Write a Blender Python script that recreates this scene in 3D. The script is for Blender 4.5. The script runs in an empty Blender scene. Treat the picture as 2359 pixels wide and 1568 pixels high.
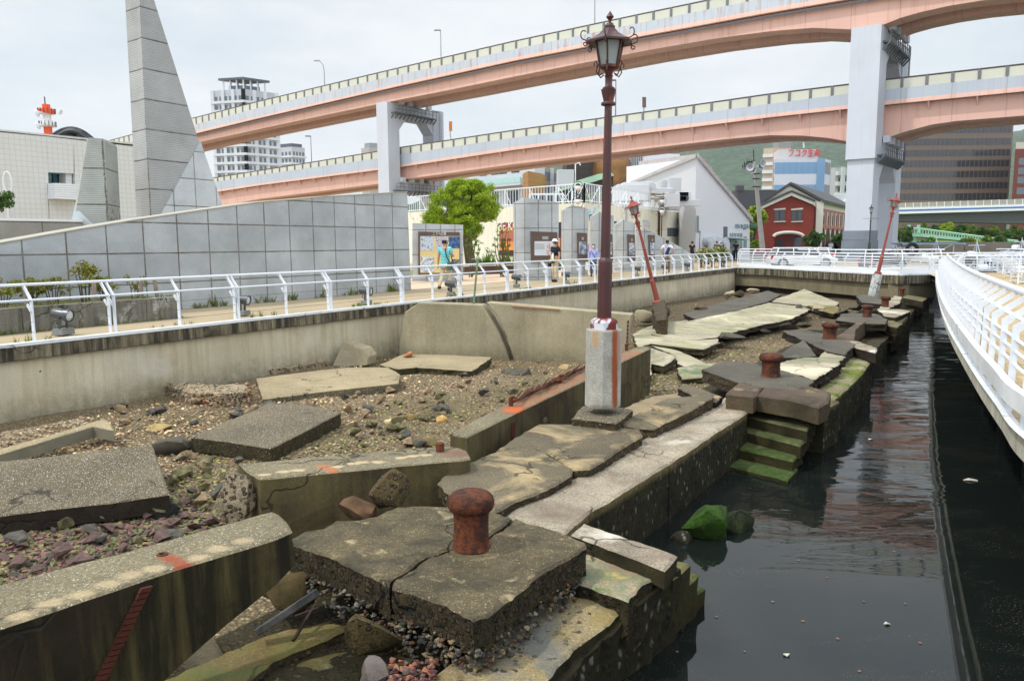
import bpy, bmesh, math, random
import numpy as np
from mathutils import Vector, Matrix, noise, geometry

# ---------------------------------------------------------------- camera, sky, sun, exposure
F, CX, CY = 1780.0, 1179.5, 784.0      # focal length and centre of the 2359 px wide view
PITCH, ROLL = math.radians(7.1), -0.006
CAMZ, PZ = 3.15, 1.57                  # eye above the water, promenade above the water
RM = (Matrix.Rotation(math.pi/2-PITCH, 3, 'X') @ Matrix.Rotation(ROLL, 3, 'Z'))
scene = bpy.context.scene
COL = scene.collection
cam_d = bpy.data.cameras.new('camera'); cam_d.sensor_width = 36; cam_d.lens = 36*F/2359
cam_d.clip_start = .05; cam_d.clip_end = 9000
cam = bpy.data.objects.new('camera', cam_d); COL.objects.link(cam)
cam.matrix_world = Matrix.Translation((0, 0, CAMZ)) @ RM.to_4x4()
scene.camera = cam
SUN = Vector((-.62, -.18, 1.0)).normalized()
world = bpy.data.worlds.new('World'); scene.world = world; world.use_nodes = True
wt = world.node_tree; wn = wt.nodes; wl = wt.links
for n in list(wn): wn.remove(n)
wo = wn.new('ShaderNodeOutputWorld'); sky = wn.new('ShaderNodeTexSky'); sky.sky_type = 'NISHITA'
sky.sun_disc = False; sky.sun_elevation = math.asin(SUN.z); sky.sun_rotation = math.atan2(SUN.x, SUN.y)
sky.air_density = 1.0; sky.dust_density = 2.0
b1 = wn.new('ShaderNodeBackground'); b1.inputs[1].default_value = .12; wl.new(sky.outputs[0], b1.inputs[0])
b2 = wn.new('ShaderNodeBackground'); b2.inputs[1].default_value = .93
tc = wn.new('ShaderNodeTexCoord'); mp = wn.new('ShaderNodeMapping'); mp.inputs['Scale'].default_value = (1.4, 1.4, 4.2)
wl.new(tc.outputs['Generated'], mp.inputs[0])
cn = wn.new('ShaderNodeTexNoise'); cn.inputs['Scale'].default_value = 1.7; cn.inputs['Detail'].default_value = 7
cn.inputs['Roughness'].default_value = .55
wl.new(mp.outputs[0], cn.inputs['Vector'])
cr = wn.new('ShaderNodeValToRGB'); cr.color_ramp.elements[0].position = .36; cr.color_ramp.elements[1].position = .62
cr.color_ramp.elements[0].color = (.80, .90, .98, 1); cr.color_ramp.elements[1].color = (1.0, 1.03, 1.07, 1)
def wm(op, a, b):
    n = wn.new('ShaderNodeMath'); n.operation = op
    for i, v in enumerate((a, b)):
        if isinstance(v, float): n.inputs[i].default_value = v
        else: wl.new(v, n.inputs[i])
    return n.outputs[0]
def wr(v, a, b, c, d):
    n = wn.new('ShaderNodeMapRange'); n.interpolation_type = 'SMOOTHSTEP'; wl.new(v, n.inputs[0])
    for i, q in enumerate((a, b, c, d)): n.inputs[i+1].default_value = q
    return n.outputs[0]
sx = wn.new('ShaderNodeSeparateXYZ'); wl.new(tc.outputs['Generated'], sx.inputs[0])   # cloud layer brightened overhead and behind the camera to lift shaded walls and water
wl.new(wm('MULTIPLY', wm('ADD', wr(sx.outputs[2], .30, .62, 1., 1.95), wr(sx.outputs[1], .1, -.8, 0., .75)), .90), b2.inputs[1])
wl.new(cn.outputs['Fac'], cr.inputs[0]); wl.new(cr.outputs[0], b2.inputs[0])
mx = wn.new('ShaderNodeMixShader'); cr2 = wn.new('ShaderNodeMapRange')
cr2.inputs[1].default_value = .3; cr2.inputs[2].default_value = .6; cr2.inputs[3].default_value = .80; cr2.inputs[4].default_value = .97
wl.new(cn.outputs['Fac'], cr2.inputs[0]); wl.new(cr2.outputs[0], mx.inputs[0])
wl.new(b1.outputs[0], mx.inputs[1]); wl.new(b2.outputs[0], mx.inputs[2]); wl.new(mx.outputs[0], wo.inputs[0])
sd = bpy.data.lights.new('sun', 'SUN'); sd.energy = 2.5; sd.angle = math.radians(2); sd.color = (1, .95, .87)
so = bpy.data.objects.new('sun', sd); COL.objects.link(so); so.rotation_euler = SUN.to_track_quat('Z', 'Y').to_euler()
so.location = (-20, -5, 40)
scene.view_settings.view_transform = 'Standard'; scene.view_settings.look = 'None'
scene.view_settings.exposure = 0; scene.view_settings.gamma = 1
scene.cycles.max_bounces = 6; scene.cycles.volume_bounces = 1; scene.cycles.use_denoising = True

# ---------------------------------------------------------------- from picture to place
def ray(px, py): return RM @ Vector(((px-CX)/F, -(py-CY)/F, -1))
EYE = Vector((0, 0, CAMZ))
def P(px, py, z):                       # where the sight line meets height z
    d = ray(px, py); return EYE + d*((z-CAMZ)/d.z)
def Q(px, py, Y):                       # ... meets distance Y
    d = ray(px, py); return EYE + d*(Y/d.y)
def V(px, py, A, dr):                   # ... meets the upright plane through A along dr
    d = ray(px, py); n = Vector((dr[1], -dr[0]))
    return EYE + d*((n.x*A[0]+n.y*A[1])/(n.x*d.x+n.y*d.y))
PA = P(0, 797, PZ); PB = P(1694, 616, PZ)
PD = (PB-PA).to_2d().normalized(); PN = Vector((PD.y, -PD.x))
def prom(u, v, z=0): return Vector((PA.x+PD.x*u+PN.x*v, PA.y+PD.y*u+PN.y*v, z))     # v>0 over the basin
KO = P(1302, 1227, .68); K1 = P(1722, 948, .68)
KD = (K1-KO).to_2d().normalized(); KN = Vector((KD.y, -KD.x))
def quay(u, v, z=0): return Vector((KO.x+KD.x*u+KN.x*v, KO.y+KD.y*u+KN.y*v, z))     # v>0 towards the channel
def prom_uv(x, y):
    a = Vector((x-PA.x, y-PA.y)); return a.dot(PD), a.dot(PN)
def quay_uv(x, y):
    a = Vector((x-KO.x, y-KO.y)); return a.dot(KD), a.dot(KN)

# ---------------------------------------------------------------- materials
def c8(r, g, b, k=1.0):
    f = lambda v: ((v/255+.055)/1.055)**2.4 if v > 10 else v/255/12.92
    return (f(r)*k, f(g)*k, f(b)*k, 1)
class Mt:
    def __init__(s, name, rough=.8, metal=0, spec=.3):
        s.m = bpy.data.materials.new(name); s.m.use_nodes = True; s.t = s.m.node_tree
        s.p = s.t.nodes['Principled BSDF']; s.p.inputs['Roughness'].default_value = rough
        s.p.inputs['Metallic'].default_value = metal; s.p.inputs['Specular IOR Level'].default_value = spec
        s.g = None
    def put(s, sock, v):
        if isinstance(v, bpy.types.NodeSocket): s.t.links.new(v, sock)
        elif v is not None: sock.default_value = v
    def new(s, ty, props=None, ins=None, out=0):
        n = s.t.nodes.new('ShaderNode'+ty)
        for k, v in (props or {}).items(): setattr(n, k, v)
        for k, v in (ins or {}).items(): s.put(n.inputs[k], v)
        return n.outputs[out]
    def geo(s, what='Position'):
        if s.g is None: s.g = s.t.nodes.new('ShaderNodeNewGeometry')
        return s.g.outputs[what]
    def xyz(s, v=None):
        n = s.t.nodes.new('ShaderNodeSeparateXYZ'); s.put(n.inputs[0], v or s.geo()); return n.outputs
    def mapv(s, sc, rot=(0, 0, 0), v=None): return s.new('Mapping', None, {0: v or s.geo(), 'Scale': sc, 'Rotation': rot})
    def noise(s, sc, det=4, ro=.6, v=None, dist=0): return s.new('TexNoise', None, {'Vector': v or s.geo(), 'Scale': sc, 'Detail': det, 'Roughness': ro, 'Distortion': dist})
    def voro(s, sc, v=None, out=0, feat='F1', rnd=1): return s.new('TexVoronoi', {'feature': feat}, {'Vector': v or s.geo(), 'Scale': sc, 'Randomness': rnd}, out)
    def ramp(s, f, els, interp='LINEAR'):
        n = s.t.nodes.new('ShaderNodeValToRGB'); s.put(n.inputs[0], f); r = n.color_ramp; r.interpolation = interp
        while len(r.elements) < len(els): r.elements.new(.5)
        for e, (p, c) in zip(r.elements, els): e.position = p; e.color = c if len(c) == 4 else (*c, 1)
        return n.outputs[0]
    def rng(s, f, a, b, c=0., d=1.): return s.new('MapRange', None, {0: f, 1: a, 2: b, 3: c, 4: d})
    def mix(s, f, a, b, mode='MIX'):
        n = s.t.nodes.new('ShaderNodeMix'); n.data_type = 'RGBA'; n.blend_type = mode
        s.put(n.inputs[0], f); s.put(n.inputs[6], a); s.put(n.inputs[7], b); return n.outputs[2]
    def ma(s, op, a, b=None):
        n = s.t.nodes.new('ShaderNodeMath'); n.operation = op; n.use_clamp = False; s.put(n.inputs[0], a); s.put(n.inputs[1], b); return n.outputs[0]
    def bump(s, h, st=.5, d=.01, nrm=None):
        n = s.t.nodes.new('ShaderNodeBump'); n.inputs['Strength'].default_value = st; n.inputs['Distance'].default_value = d
        s.put(n.inputs['Height'], h)
        if nrm is not None: s.put(n.inputs['Normal'], nrm)
        s.put(s.p.inputs['Normal'], n.outputs[0]); return n.outputs[0]
    def done(s, col=None):
        if col is not None: s.put(s.p.inputs['Base Color'], col)
        return s.m
def one(v): return (v, v, v, 1)
_plain = {}
GAIN = 1.3
def plain(name, c, rough=.6, metal=0, var=.12, sc=3., bump=0, spec=.3):
    if name in _plain: return _plain[name]
    m = Mt(name, rough, metal, spec)
    f = m.noise(sc, 5, .6)
    col = m.mix(m.rng(f, .3, .7), tuple(x*(1-var) for x in c[:3])+(1,), tuple(min(1, x*(1+var)) for x in c[:3])+(1,))
    if bump: m.bump(m.noise(sc*12, 4, .6), bump, .01)
    _plain[name] = m.done(col); return _plain[name]
def concrete(name, c1, c2, sc=1.2, grain=.25, speck=0., speckc=(.6, .6, .58, 1), streak=0., streakc=(.03, .027, .02, 1),
             moss=None, mossc=(.03, .07, .012, 1), mossamt=1, patch=None, bump=.6, bd=.012, rough=.85, pits=0, pebble=0, holes=0, cracks=.8):
    c1 = tuple(min(.82, v*GAIN) for v in c1[:3])+(1,); c2 = tuple(min(.82, v*GAIN) for v in c2[:3])+(1,)
    patch = [(tuple(min(.85, v*GAIN) for v in q[0][:3])+(1,), *q[1:]) for q in (patch or [])]
    m = Mt(name, rough)
    n1 = m.noise(sc, 6, .62); col = m.mix(m.rng(n1, .32, .68), c1, c2)
    n0 = m.noise(sc*.45, 3, .6, v=m.mapv((1, 1, 1), (.4, .2, .9)))
    col = m.mix(m.rng(n0, .35, .7, 0, .5), col, tuple(x*.55 for x in c1[:3])+(1,))
    fine = m.noise(55, 4, .75); col = m.mix(grain*2, col, m.ramp(fine, [(.3, one(.25)), (.5, one(.5)), (.7, one(.85))]), 'OVERLAY')
    h = m.noise(28, 6, .75)
    if speck:
        vd = m.voro(46); vc = m.voro(46, out=1)
        f = m.ma('MULTIPLY', m.rng(vd, .30, .22), m.rng(m.xyz(vc)[0], 1-speck, 1-speck+.02))
        col = m.mix(f, col, m.mix(m.xyz(vc)[1], speckc, tuple(x*.5 for x in speckc[:3])+(1,)))
        vd2 = m.voro(90); vc2 = m.voro(90, out=1)
        col = m.mix(m.ma('MULTIPLY', m.rng(vd2, .35, .25), m.rng(m.xyz(vc2)[0], 1-speck*.8, 1-speck*.8+.02)), col, speckc)
    if pebble:
        vd = m.voro(24, feat='F1'); vc = m.voro(24, out=1)
        pc = m.ramp(m.xyz(vc)[0], [(0, c8(70, 60, 45, .9)), (.3, c8(105, 92, 68)), (.55, c8(60, 64, 60)), (.8, c8(125, 110, 85)), (1, c8(95, 60, 45))])
        msk = m.ma('MULTIPLY', m.rng(vd, .55, .42), m.rng(m.xyz(vc)[1], 1-pebble, 1-pebble+.05))
        col = m.mix(msk, col, pc); h = m.ma('ADD', h, m.ma('MULTIPLY', msk, 1.2))
    if streak:
        sn = m.noise(1, 6, .65, v=m.mapv((7, 7, .55)))
        up = m.xyz(m.geo('True Normal'))[2]
        f = m.ma('MULTIPLY', m.rng(sn, .45, .72, 0, streak), m.rng(m.ma('ABSOLUTE', up), .5, .3))
        col = m.mix(f, col, streakc)
    if patch:
        for (pc, psc, lo, hi, amt) in patch:
            f = m.rng(m.noise(psc, 6, .65, dist=.6, v=m.mapv((1, 1, 1), (.3, .7, psc))), lo, hi, 0, amt); col = m.mix(f, col, pc)
    if cracks:
        wv = m.t.nodes.new('ShaderNodeVectorMath'); wv.operation = 'MULTIPLY_ADD'; cn_ = m.t.nodes.new('ShaderNodeTexNoise'); cn_.inputs['Scale'].default_value = 3; m.put(cn_.inputs['Vector'], m.geo()); m.put(wv.inputs[0], cn_.outputs['Color']); wv.inputs[1].default_value = (.5, .5, .5); m.put(wv.inputs[2], m.geo())
        ce = m.voro(.9, v=wv.outputs[0], feat='DISTANCE_TO_EDGE'); f = m.ma('MULTIPLY', m.rng(ce, .016, .004), m.rng(m.noise(.8, 3, .6), .5, .56, 0, cracks)); col = m.mix(f, col, (.02, .016, .01, 1)); h = m.ma('SUBTRACT', h, m.ma('MULTIPLY', f, 1.5))
        col = m.mix(m.rng(m.noise(13, 6, .8), .58, .74, 0, .5), col, tuple(x*.4 for x in c1[:3])+(1,))
    if pits:
        pd = m.voro(9); pcn = m.voro(9, out=1)
        f = m.ma('MULTIPLY', m.rng(pd, .10, .06), m.rng(m.xyz(pcn)[0], 1-pits, 1-pits+.01)); col = m.mix(f, col, (.03, .02, .012, 1))
    if holes:
        pd = m.voro(1.4, v=m.mapv((1, 1, 1.2))); f = m.rng(pd, .035, .02); col = m.mix(f, col, (.04, .015, .008, 1))
    if moss:
        z = m.xyz()[2]; nn = m.noise(3.2, 6, .7)
        zz = m.ma('ADD', z, m.ma('MULTIPLY', m.ma('SUBTRACT', nn, .5), moss[2]))
        f = m.ma('MULTIPLY', m.rng(zz, moss[0], moss[1], mossamt, 0.), m.rng(m.noise(7, 6, .75), .32, .56, .3, 1))
        mc = m.mix(m.rng(m.noise(16, 5, .75), .35, .62), mossc, tuple(x*.35 for x in mossc[:3])+(1,))
        col = m.mix(f, col, mc)
    m.bump(h, bump, bd)
    return m.done(col)

# ---------------------------------------------------------------- mesh building
def org_of(o):
    v = Vector((0, 0, 0))
    while o is not None: v += o.location; o = o.parent
    return v
def tag(o, label=None, cat=None, group=None, kind=None):
    if label: o['label'] = label
    if cat: o['category'] = cat
    if group: o['group'] = group
    if kind: o['kind'] = kind
    return o
def thing(name, label, cat, loc=(0, 0, 0), group=None):
    o = bpy.data.objects.new(name, None); o.empty_display_size = .3; COL.objects.link(o); o.location = loc
    return tag(o, label, cat, group)
def mk(name, verts, faces, mats, parent=None, org=None, smooth=None, mi=None, bevel=0):
    me = bpy.data.meshes.new(name)
    if not isinstance(mats, (list, tuple)): mats = [mats]
    v = np.array([tuple(x) for x in verts], dtype=float).reshape(-1, 3)
    if org is None:
        org = org_of(parent) if parent is not None else Vector((v[:, 0].mean(), v[:, 1].mean(), v[:, 2].min()))
    org = Vector(org); v = v-np.array(org)
    me.from_pydata(v.tolist(), [], [tuple(f) for f in faces])
    for m in mats: me.materials.append(m)
    if mi is not None: me.polygons.foreach_set('material_index', mi)
    if bevel:
        bm = bmesh.new(); bm.from_mesh(me)
        bmesh.ops.bevel(bm, geom=[e for e in bm.edges if e.is_manifold and e.calc_face_angle(0) > .6], offset=bevel, segments=1, affect='EDGES', profile=.6)
        bm.to_mesh(me); bm.free()
    if smooth is not None:
        me.polygons.foreach_set('use_smooth', [True]*len(me.polygons)); me.set_sharp_from_angle(angle=math.radians(smooth))
    me.update()
    o = bpy.data.objects.new(name, me); COL.objects.link(o)
    if parent is not None: o.parent = parent; o.location = org-org_of(parent)
    else: o.location = org
    return o
class MB:
    def __init__(s): s.v = []; s.f = []; s.m = []; s.cur = 0
    def add(s, vs, fs):
        b = len(s.v); s.v += [tuple(x) for x in vs]; s.f += [tuple(i+b for i in f) for f in fs]; s.m += [s.cur]*len(fs); return s
    def mat(s, i): s.cur = i; return s
    def box(s, c, size, rz=0, M=None, taper=1):
        x, y, z = size[0]/2, size[1]/2, size[2]/2
        pts = [Vector((a*x*(taper if k > 0 else 1), b*y*(taper if k > 0 else 1), k*z)) for k in (-1, 1) for (a, b) in ((-1, -1), (1, -1), (1, 1), (-1, 1))]
        R = M if M is not None else Matrix.Rotation(rz, 3, 'Z')
        return s.add([R @ p+Vector(c) for p in pts], [(0, 3, 2, 1), (4, 5, 6, 7), (0, 1, 5, 4), (1, 2, 6, 5), (2, 3, 7, 6), (3, 0, 4, 7)])
    def bar(s, a, b, w, h, up=(0, 0, 1)):            # square bar between two points
        a, b = Vector(a), Vector(b); d = (b-a); L = d.length; d.normalize(); up = Vector(up)
        if abs(d.dot(up)) > .99: up = Vector((0, 1, 0))
        x = d.cross(up).normalized(); y = x.cross(d)
        M = Matrix((x, d, y)).transposed()
        return s.box((a+b)/2, (w, L, h), M=M)
    def tube(s, a, b, r, r2=None, n=8, cap=True):
        a, b = Vector(a), Vector(b); r2 = r if r2 is None else r2; d = (b-a).normalized()
        u = d.cross(Vector((0, 0, 1)) if abs(d.z) < .95 else Vector((1, 0, 0))).normalized(); w = d.cross(u)
        vs = [p+u*math.cos(t)*q+w*math.sin(t)*q for p, q in ((a, r), (b, r2)) for t in [2*math.pi*i/n for i in range(n)]]
        fs = [(i, (i+1) % n, n+(i+1) % n, n+i) for i in range(n)]
        if cap: fs += [tuple(range(n-1, -1, -1)), tuple(range(n, 2*n))]
        return s.add(vs, fs)
    def path(s, pts, r, n=7):
        pts = [Vector(p) for p in pts]; rings = []; u = None
        for i, p in enumerate(pts):
            d = (pts[min(i+1, len(pts)-1)]-pts[max(i-1, 0)]).normalized()
            if u is None: u = d.cross(Vector((0, 0, 1)) if abs(d.z) < .9 else Vector((1, 0, 0))).normalized()
            u = (u-d*u.dot(d)).normalized(); w = d.cross(u); q = r[i] if isinstance(r, (list, tuple)) else r
            rings.append([p+u*math.cos(t)*q+w*math.sin(t)*q for t in [2*math.pi*k/n for k in range(n)]])
        vs = [v for R in rings for v in R]; m = len(pts)
        fs = [(i*n+k, i*n+(k+1) % n, (i+1)*n+(k+1) % n, (i+1)*n+k) for i in range(m-1) for k in range(n)]
        return s.add(vs, fs+[tuple(range(n-1, -1, -1)), tuple(range((m-1)*n, m*n))])
    def lathe(s, prof, n=16, c=(0, 0, 0), M=None, ph=0):
        c = Vector(c); M = M or Matrix.Identity(3)
        vs = [M @ Vector((r*math.cos(ph+2*math.pi*k/n), r*math.sin(ph+2*math.pi*k/n), z))+c for r, z in prof for k in range(n)]; m = len(prof)
        fs = [(i*n+k, i*n+(k+1) % n, (i+1)*n+(k+1) % n, (i+1)*n+k) for i in range(m-1) for k in range(n)]
        return s.add(vs, fs+[tuple(range(n-1, -1, -1)), tuple(range((m-1)*n, m*n))])
    def prism(s, pts, off):                          # polygon swept by a vector
        pts = [Vector(p) for p in pts]; off = Vector(off); n = len(pts)
        nr = geometry.normal(pts)
        if nr.dot(off) > 0: pts = pts[::-1]
        return s.add(pts+[p+off for p in pts], [tuple(range(n)), tuple(range(2*n-1, n-1, -1))]+[(i, n+i, n+(i+1) % n, (i+1) % n) for i in range(n)])
    def quad(s, *p): return s.add(p, [tuple(range(len(p)))])
    def build(s, name, mats, parent=None, org=None, smooth=None, bevel=0):
        return mk(name, s.v, s.f, mats, parent, org, smooth, s.m if not bevel else None, bevel)
def one_mesh(name, label, cat, mb, mats, group=None, org=None, smooth=None, bevel=0, kind=None):
    return tag(mb.build(name, mats, None, org, smooth, bevel), label, cat, group, kind)
def kids(o): return [c for c in COL.objects if c.parent == o]
def build_tree(o, ch):
    return (o, [build_tree(c, ch) for c in ch.get(o, [])])
def snapshot(o):
    ch = {}
    for c in COL.objects:
        if c.parent: ch.setdefault(c.parent, []).append(c)
    return build_tree(o, ch)
def dup(tree, parent=None, loc=None, rz=None, sc=None, label=None, group=None):
    o, ch = tree; c = o.copy(); COL.objects.link(c); c.parent = parent
    if loc is not None: c.location = loc
    if rz is not None: c.rotation_euler = (0, 0, rz)
    if sc is not None: c.scale = sc
    if label: c['label'] = label
    if group: c['group'] = group
    for t in ch: dup(t, c)
    return c

# rough-edged slab from a world outline of its top face
def slab(name, label, cat, pts, thick, mats, rough=.03, step=.12, chip=.02, seed=0, parent=None, group=None, world_pts=False, flare=0., relief=.006, rings=3, clean=()):
    rd = random.Random(seed+hash_s(name+(label or ''))); W = [Vector(p) if world_pts else P(*p) for p in pts]
    n = len(W); area = sum(W[i].x*W[(i+1) % n].y-W[(i+1) % n].x*W[i].y for i in range(n))
    if area < 0:
        W = W[::-1]; clean = [(n-2-c) % n for c in clean]
    out = []; rr = []
    for i in range(n):
        a, b = W[i], W[(i+1) % n]; L = (b-a).length; k = max(1, round(L/step)); e = (b-a).to_2d().normalized() if L > 1e-6 else Vector((1, 0)); nr = Vector((e.y, -e.x, 0))
        r = rough*.12 if i in clean else rough
        for j in range(k):
            p = a.lerp(b, j/k)
            w = noise.noise(p*2.6+Vector((seed, 0, 0)))*.9+rd.uniform(-.5, .5)
            out.append(p+nr*(r*w*(.4 if j == 0 else 1))); rr.append(r)
    m = len(out)
    # inward direction per vertex
    inn = []
    for i in range(m):
        e = (out[(i+1) % m]-out[i-1]).to_2d(); e = e.normalized() if e.length > 1e-9 else Vector((1, 0)); inn.append(Vector((-e.y, e.x, 0)))
    top = [out[i]+inn[i]*chip*rd.uniform(.5, 1.4) for i in range(m)]
    # triangulated top with relief
    p2 = [Vector((p.x, p.y)) for p in top]; xs = [p.x for p in p2]; ys = [p.y for p in p2]
    st = max(step*1.2, math.sqrt(max(1e-4, abs(area)/2))/26)
    allp = list(p2); gx = min(xs)
    while gx < max(xs):
        gy = min(ys)
        while gy < max(ys):
            q = Vector((gx+rd.uniform(-.3, .3)*st, gy+rd.uniform(-.3, .3)*st))
            if min((q-t).length_squared for t in p2) > (st*.55)**2: allp.append(q)
            gy += st
        gx += st
    vo, ed, fa, *_ = geometry.delaunay_2d_cdt(allp, [(i, (i+1) % m) for i in range(m)], [tuple(range(m))], 1, 1e-6)
    arr = np.array([(p.x, p.y, p.z) for p in top])
    tz = []
    for q in vo:
        d2 = (arr[:, 0]-q.x)**2+(arr[:, 1]-q.y)**2; w = 1/(d2+1e-5)**1.2; z = float((arr[:, 2]*w).sum()/w.sum())
        e = min(1, math.sqrt(d2.min())/.1)
        tz.append(z+e*relief*(noise.noise(Vector((q.x*3, q.y*3, seed)))*1.6+noise.noise(Vector((q.x*11, q.y*11, seed)))))
    V_ = [(q.x, q.y, z) for q, z in zip(vo, tz)]; Fc = [tuple(f) for f in fa]; mi = [0]*len(Fc)
    base = len(V_)
    near = [min(range(len(vo)), key=lambda j: (vo[j]-t).length_squared) for t in p2]
    prev = near
    for k in range(rings+2):
        t = k/(rings+1); ring = []
        for i in range(m):
            tk = thick(out[i]) if callable(thick) else thick; d = chip*.7 if k == 0 else chip*.7+(tk-chip*.7)*t
            jit = 0 if k == 0 else rr[i]*rd.uniform(-.9, .5)
            p = out[i]-inn[i]*(jit+flare*t)
            ring.append(len(V_)); V_.append((p.x, p.y, p.z-d+(rd.uniform(-.3, .3)*rr[i] if 0 < k else 0)))
        for i in range(m):
            j = (i+1) % m; Fc.append((prev[j], prev[i], ring[i], ring[j])); mi.append(0 if k == 0 else 1)
        prev = ring
    Fc.append(tuple(prev[::-1])); mi.append(1)
    Fc2, mi2 = [], []
    for f, a in zip(Fc, mi):
        g = []
        for q in f:
            if not g or g[-1] != q: g.append(q)
        if len(set(g)) == len(g) and len(g) > 2: Fc2.append(g); mi2.append(a)
    if not isinstance(mats, (list, tuple)): mats = [mats, mats]
    o = mk(name, V_, Fc2, mats, parent, None, 28, mi2)
    if parent is None: tag(o, label, cat, group)
    elif label: o['label'] = label
    return o
def hash_s(s):
    h = 7
    for ch in s: h = (h*31+ord(ch)) % 100003
    return h
# angular rock as a convex hull
def hull_pts(rd, n=14, sx=1, sy=.8, sz=.6, power=.35):
    bm = bmesh.new()
    for i in range(n):
        v = Vector((rd.gauss(0, 1), rd.gauss(0, 1), rd.gauss(0, 1))).normalized(); v *= rd.uniform(1-power, 1)
        bm.verts.new((v.x*sx, v.y*sy, v.z*sz))
    r = bmesh.ops.convex_hull(bm, input=bm.verts)
    junk = [g for g in r['geom_interior'] if isinstance(g, bmesh.types.BMVert)]+[g for g in r['geom_unused'] if isinstance(g, bmesh.types.BMVert)]
    if junk: bmesh.ops.delete(bm, geom=list(set(junk)), context='VERTS')
    bm.verts.index_update(); vs = [v.co.copy() for v in bm.verts]; fs = [[v.index for v in f.verts] for f in bm.faces]; bm.free()
    return vs, fs
def rock(name, label, cat, c, size, mat, seed=0, rz=0, tilt=(0, 0), detail=1, n=16, parent=None, group=None, amp=.06):
    rd = random.Random(seed*77+5); vs, fs = hull_pts(rd, n, size[0]/2, size[1]/2, size[2]/2, .18)
    bm = bmesh.new(); bv = [bm.verts.new(v) for v in vs]
    for f in fs:
        try: bm.faces.new([bv[i] for i in f])
        except ValueError: pass
    for _ in range(detail):
        bmesh.ops.subdivide_edges(bm, edges=bm.edges[:], cuts=1, use_grid_fill=True); bmesh.ops.triangulate(bm, faces=bm.faces[:])
    if detail: bmesh.ops.smooth_vert(bm, verts=bm.verts, factor=.35, use_axis_x=True, use_axis_y=True, use_axis_z=True)
    s = max(size)
    for v in bm.verts:
        if detail: v.co += v.co.normalized()*s*amp*(noise.noise(v.co*(5/s)+Vector((seed, 1, 2)))+.6*noise.noise(v.co*(13/s)+Vector((seed, 4, 2))))
    for ax in range(3):
        q_ = [v.co[ax] for v in bm.verts]; k_ = size[ax]/(max(q_)-min(q_)); m_ = (max(q_)+min(q_))/2
        for v in bm.verts: v.co[ax] = (v.co[ax]-m_)*k_
    R = Matrix.Rotation(rz, 3, 'Z') @ Matrix.Rotation(tilt[0], 3, 'X') @ Matrix.Rotation(tilt[1], 3, 'Y')
    bm.verts.index_update(); V_ = [R @ v.co+Vector(c) for v in bm.verts]; F_ = [[v.index for v in f.verts] for f in bm.faces]; bm.free()
    o = mk(name, V_, F_, mat, parent, None, 35 if detail else None)
    if parent is None: tag(o, label, cat, group)
    return o
def rock_px(name, label, cat, x0, y0, x1, y1, zc, mat, dep=1.0, **k):
    """rock filling the picture box x0..x1, y0..y1 with its middle at height zc"""
    c = P((x0+x1)/2, (y0+y1)/2, zc); s = c.y/F*1.03
    w, h = (x1-x0)*s, (y1-y0)*s
    return rock(name, label, cat, c, (w, w*dep, h*.98), mat, **k)
# ================================================================ water, ground, basin
def spots(m, col, lst, nz=.5, nsc=14):
    """stains: list of (point, radius, colour, amount)"""
    nn = m.noise(nsc, 5, .7)
    for (p, r, c, a) in lst:
        p = Vector(p); r3 = r if isinstance(r, (tuple, list)) else (r, r, r)
        n = m.t.nodes.new('ShaderNodeVectorMath'); n.operation = 'SUBTRACT'; m.put(n.inputs[0], m.geo()); n.inputs[1].default_value = p
        n2 = m.t.nodes.new('ShaderNodeVectorMath'); n2.operation = 'DIVIDE'; m.put(n2.inputs[0], n.outputs[0]); n2.inputs[1].default_value = r3
        n3 = m.t.nodes.new('ShaderNodeVectorMath'); n3.operation = 'LENGTH'; m.put(n3.inputs[0], n2.outputs[0])
        d = m.ma('ADD', n3.outputs['Value'], m.ma('MULTIPLY', m.ma('SUBTRACT', nn, .5), nz*2))
        col = m.mix(m.rng(d, 1.0, .45, 0, a), col, c)
    return col
def add_spots(mat, lst, **k):
    m = Mt.__new__(Mt); m.m = mat; m.t = mat.node_tree; m.p = m.t.nodes['Principled BSDF']; m.g = None
    src = m.p.inputs['Base Color'].links[0].from_socket
    m.put(m.p.inputs['Base Color'], spots(m, src, lst, **k)); return mat

# water
w = Mt('water_surface', .03); w.p.inputs['IOR'].default_value = 1.33; w.p.inputs['Specular IOR Level'].default_value = .5
n1 = w.noise(.8, 2, .45, v=w.mapv((.6, 1.5, 1), (0, 0, .1)), dist=.8); n2 = w.noise(3.6, 3, .55, v=w.mapv((.6, 1.5, 1), (0, 0, -.1)), dist=.6)
n3 = w.noise(.12, 3, .6)
calm = w.rng(n3, .40, .58, .3, 1.0)
yy = w.xyz()[1]; far = w.rng(yy, 6.3, 11, .10, .8)
h = w.ma('ADD', w.ma('MULTIPLY', n1, 1.0), w.ma('MULTIPLY', n2, .13))
h = w.ma('MULTIPLY', h, w.ma('MULTIPLY', far, calm))
w.bump(h, 1.0, .042)
scum = w.rng(w.noise(70, 3, .8), .62, .66); sm = w.rng(w.noise(.6, 5, .65, dist=1.2, v=w.mapv((1, 1.6, 1))), .50, .58)
wcol = w.mix(w.ma('MULTIPLY', w.ma('MULTIPLY', scum, sm), .8), c8(21, 26, 24), c8(150, 124, 106))
w.put(w.p.inputs['Roughness'], w.rng(w.ma('MULTIPLY', scum, sm), 0, 1, .02, .6))
M_water = w.done(wcol)
mb = MB(); mb.quad((-40, -60, 0), (400, -60, 0), (400, 260, 0), (-40, 260, 0))
tag(mb.build('water', M_water, org=(0, 0, 0)), kind='structure')

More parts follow.
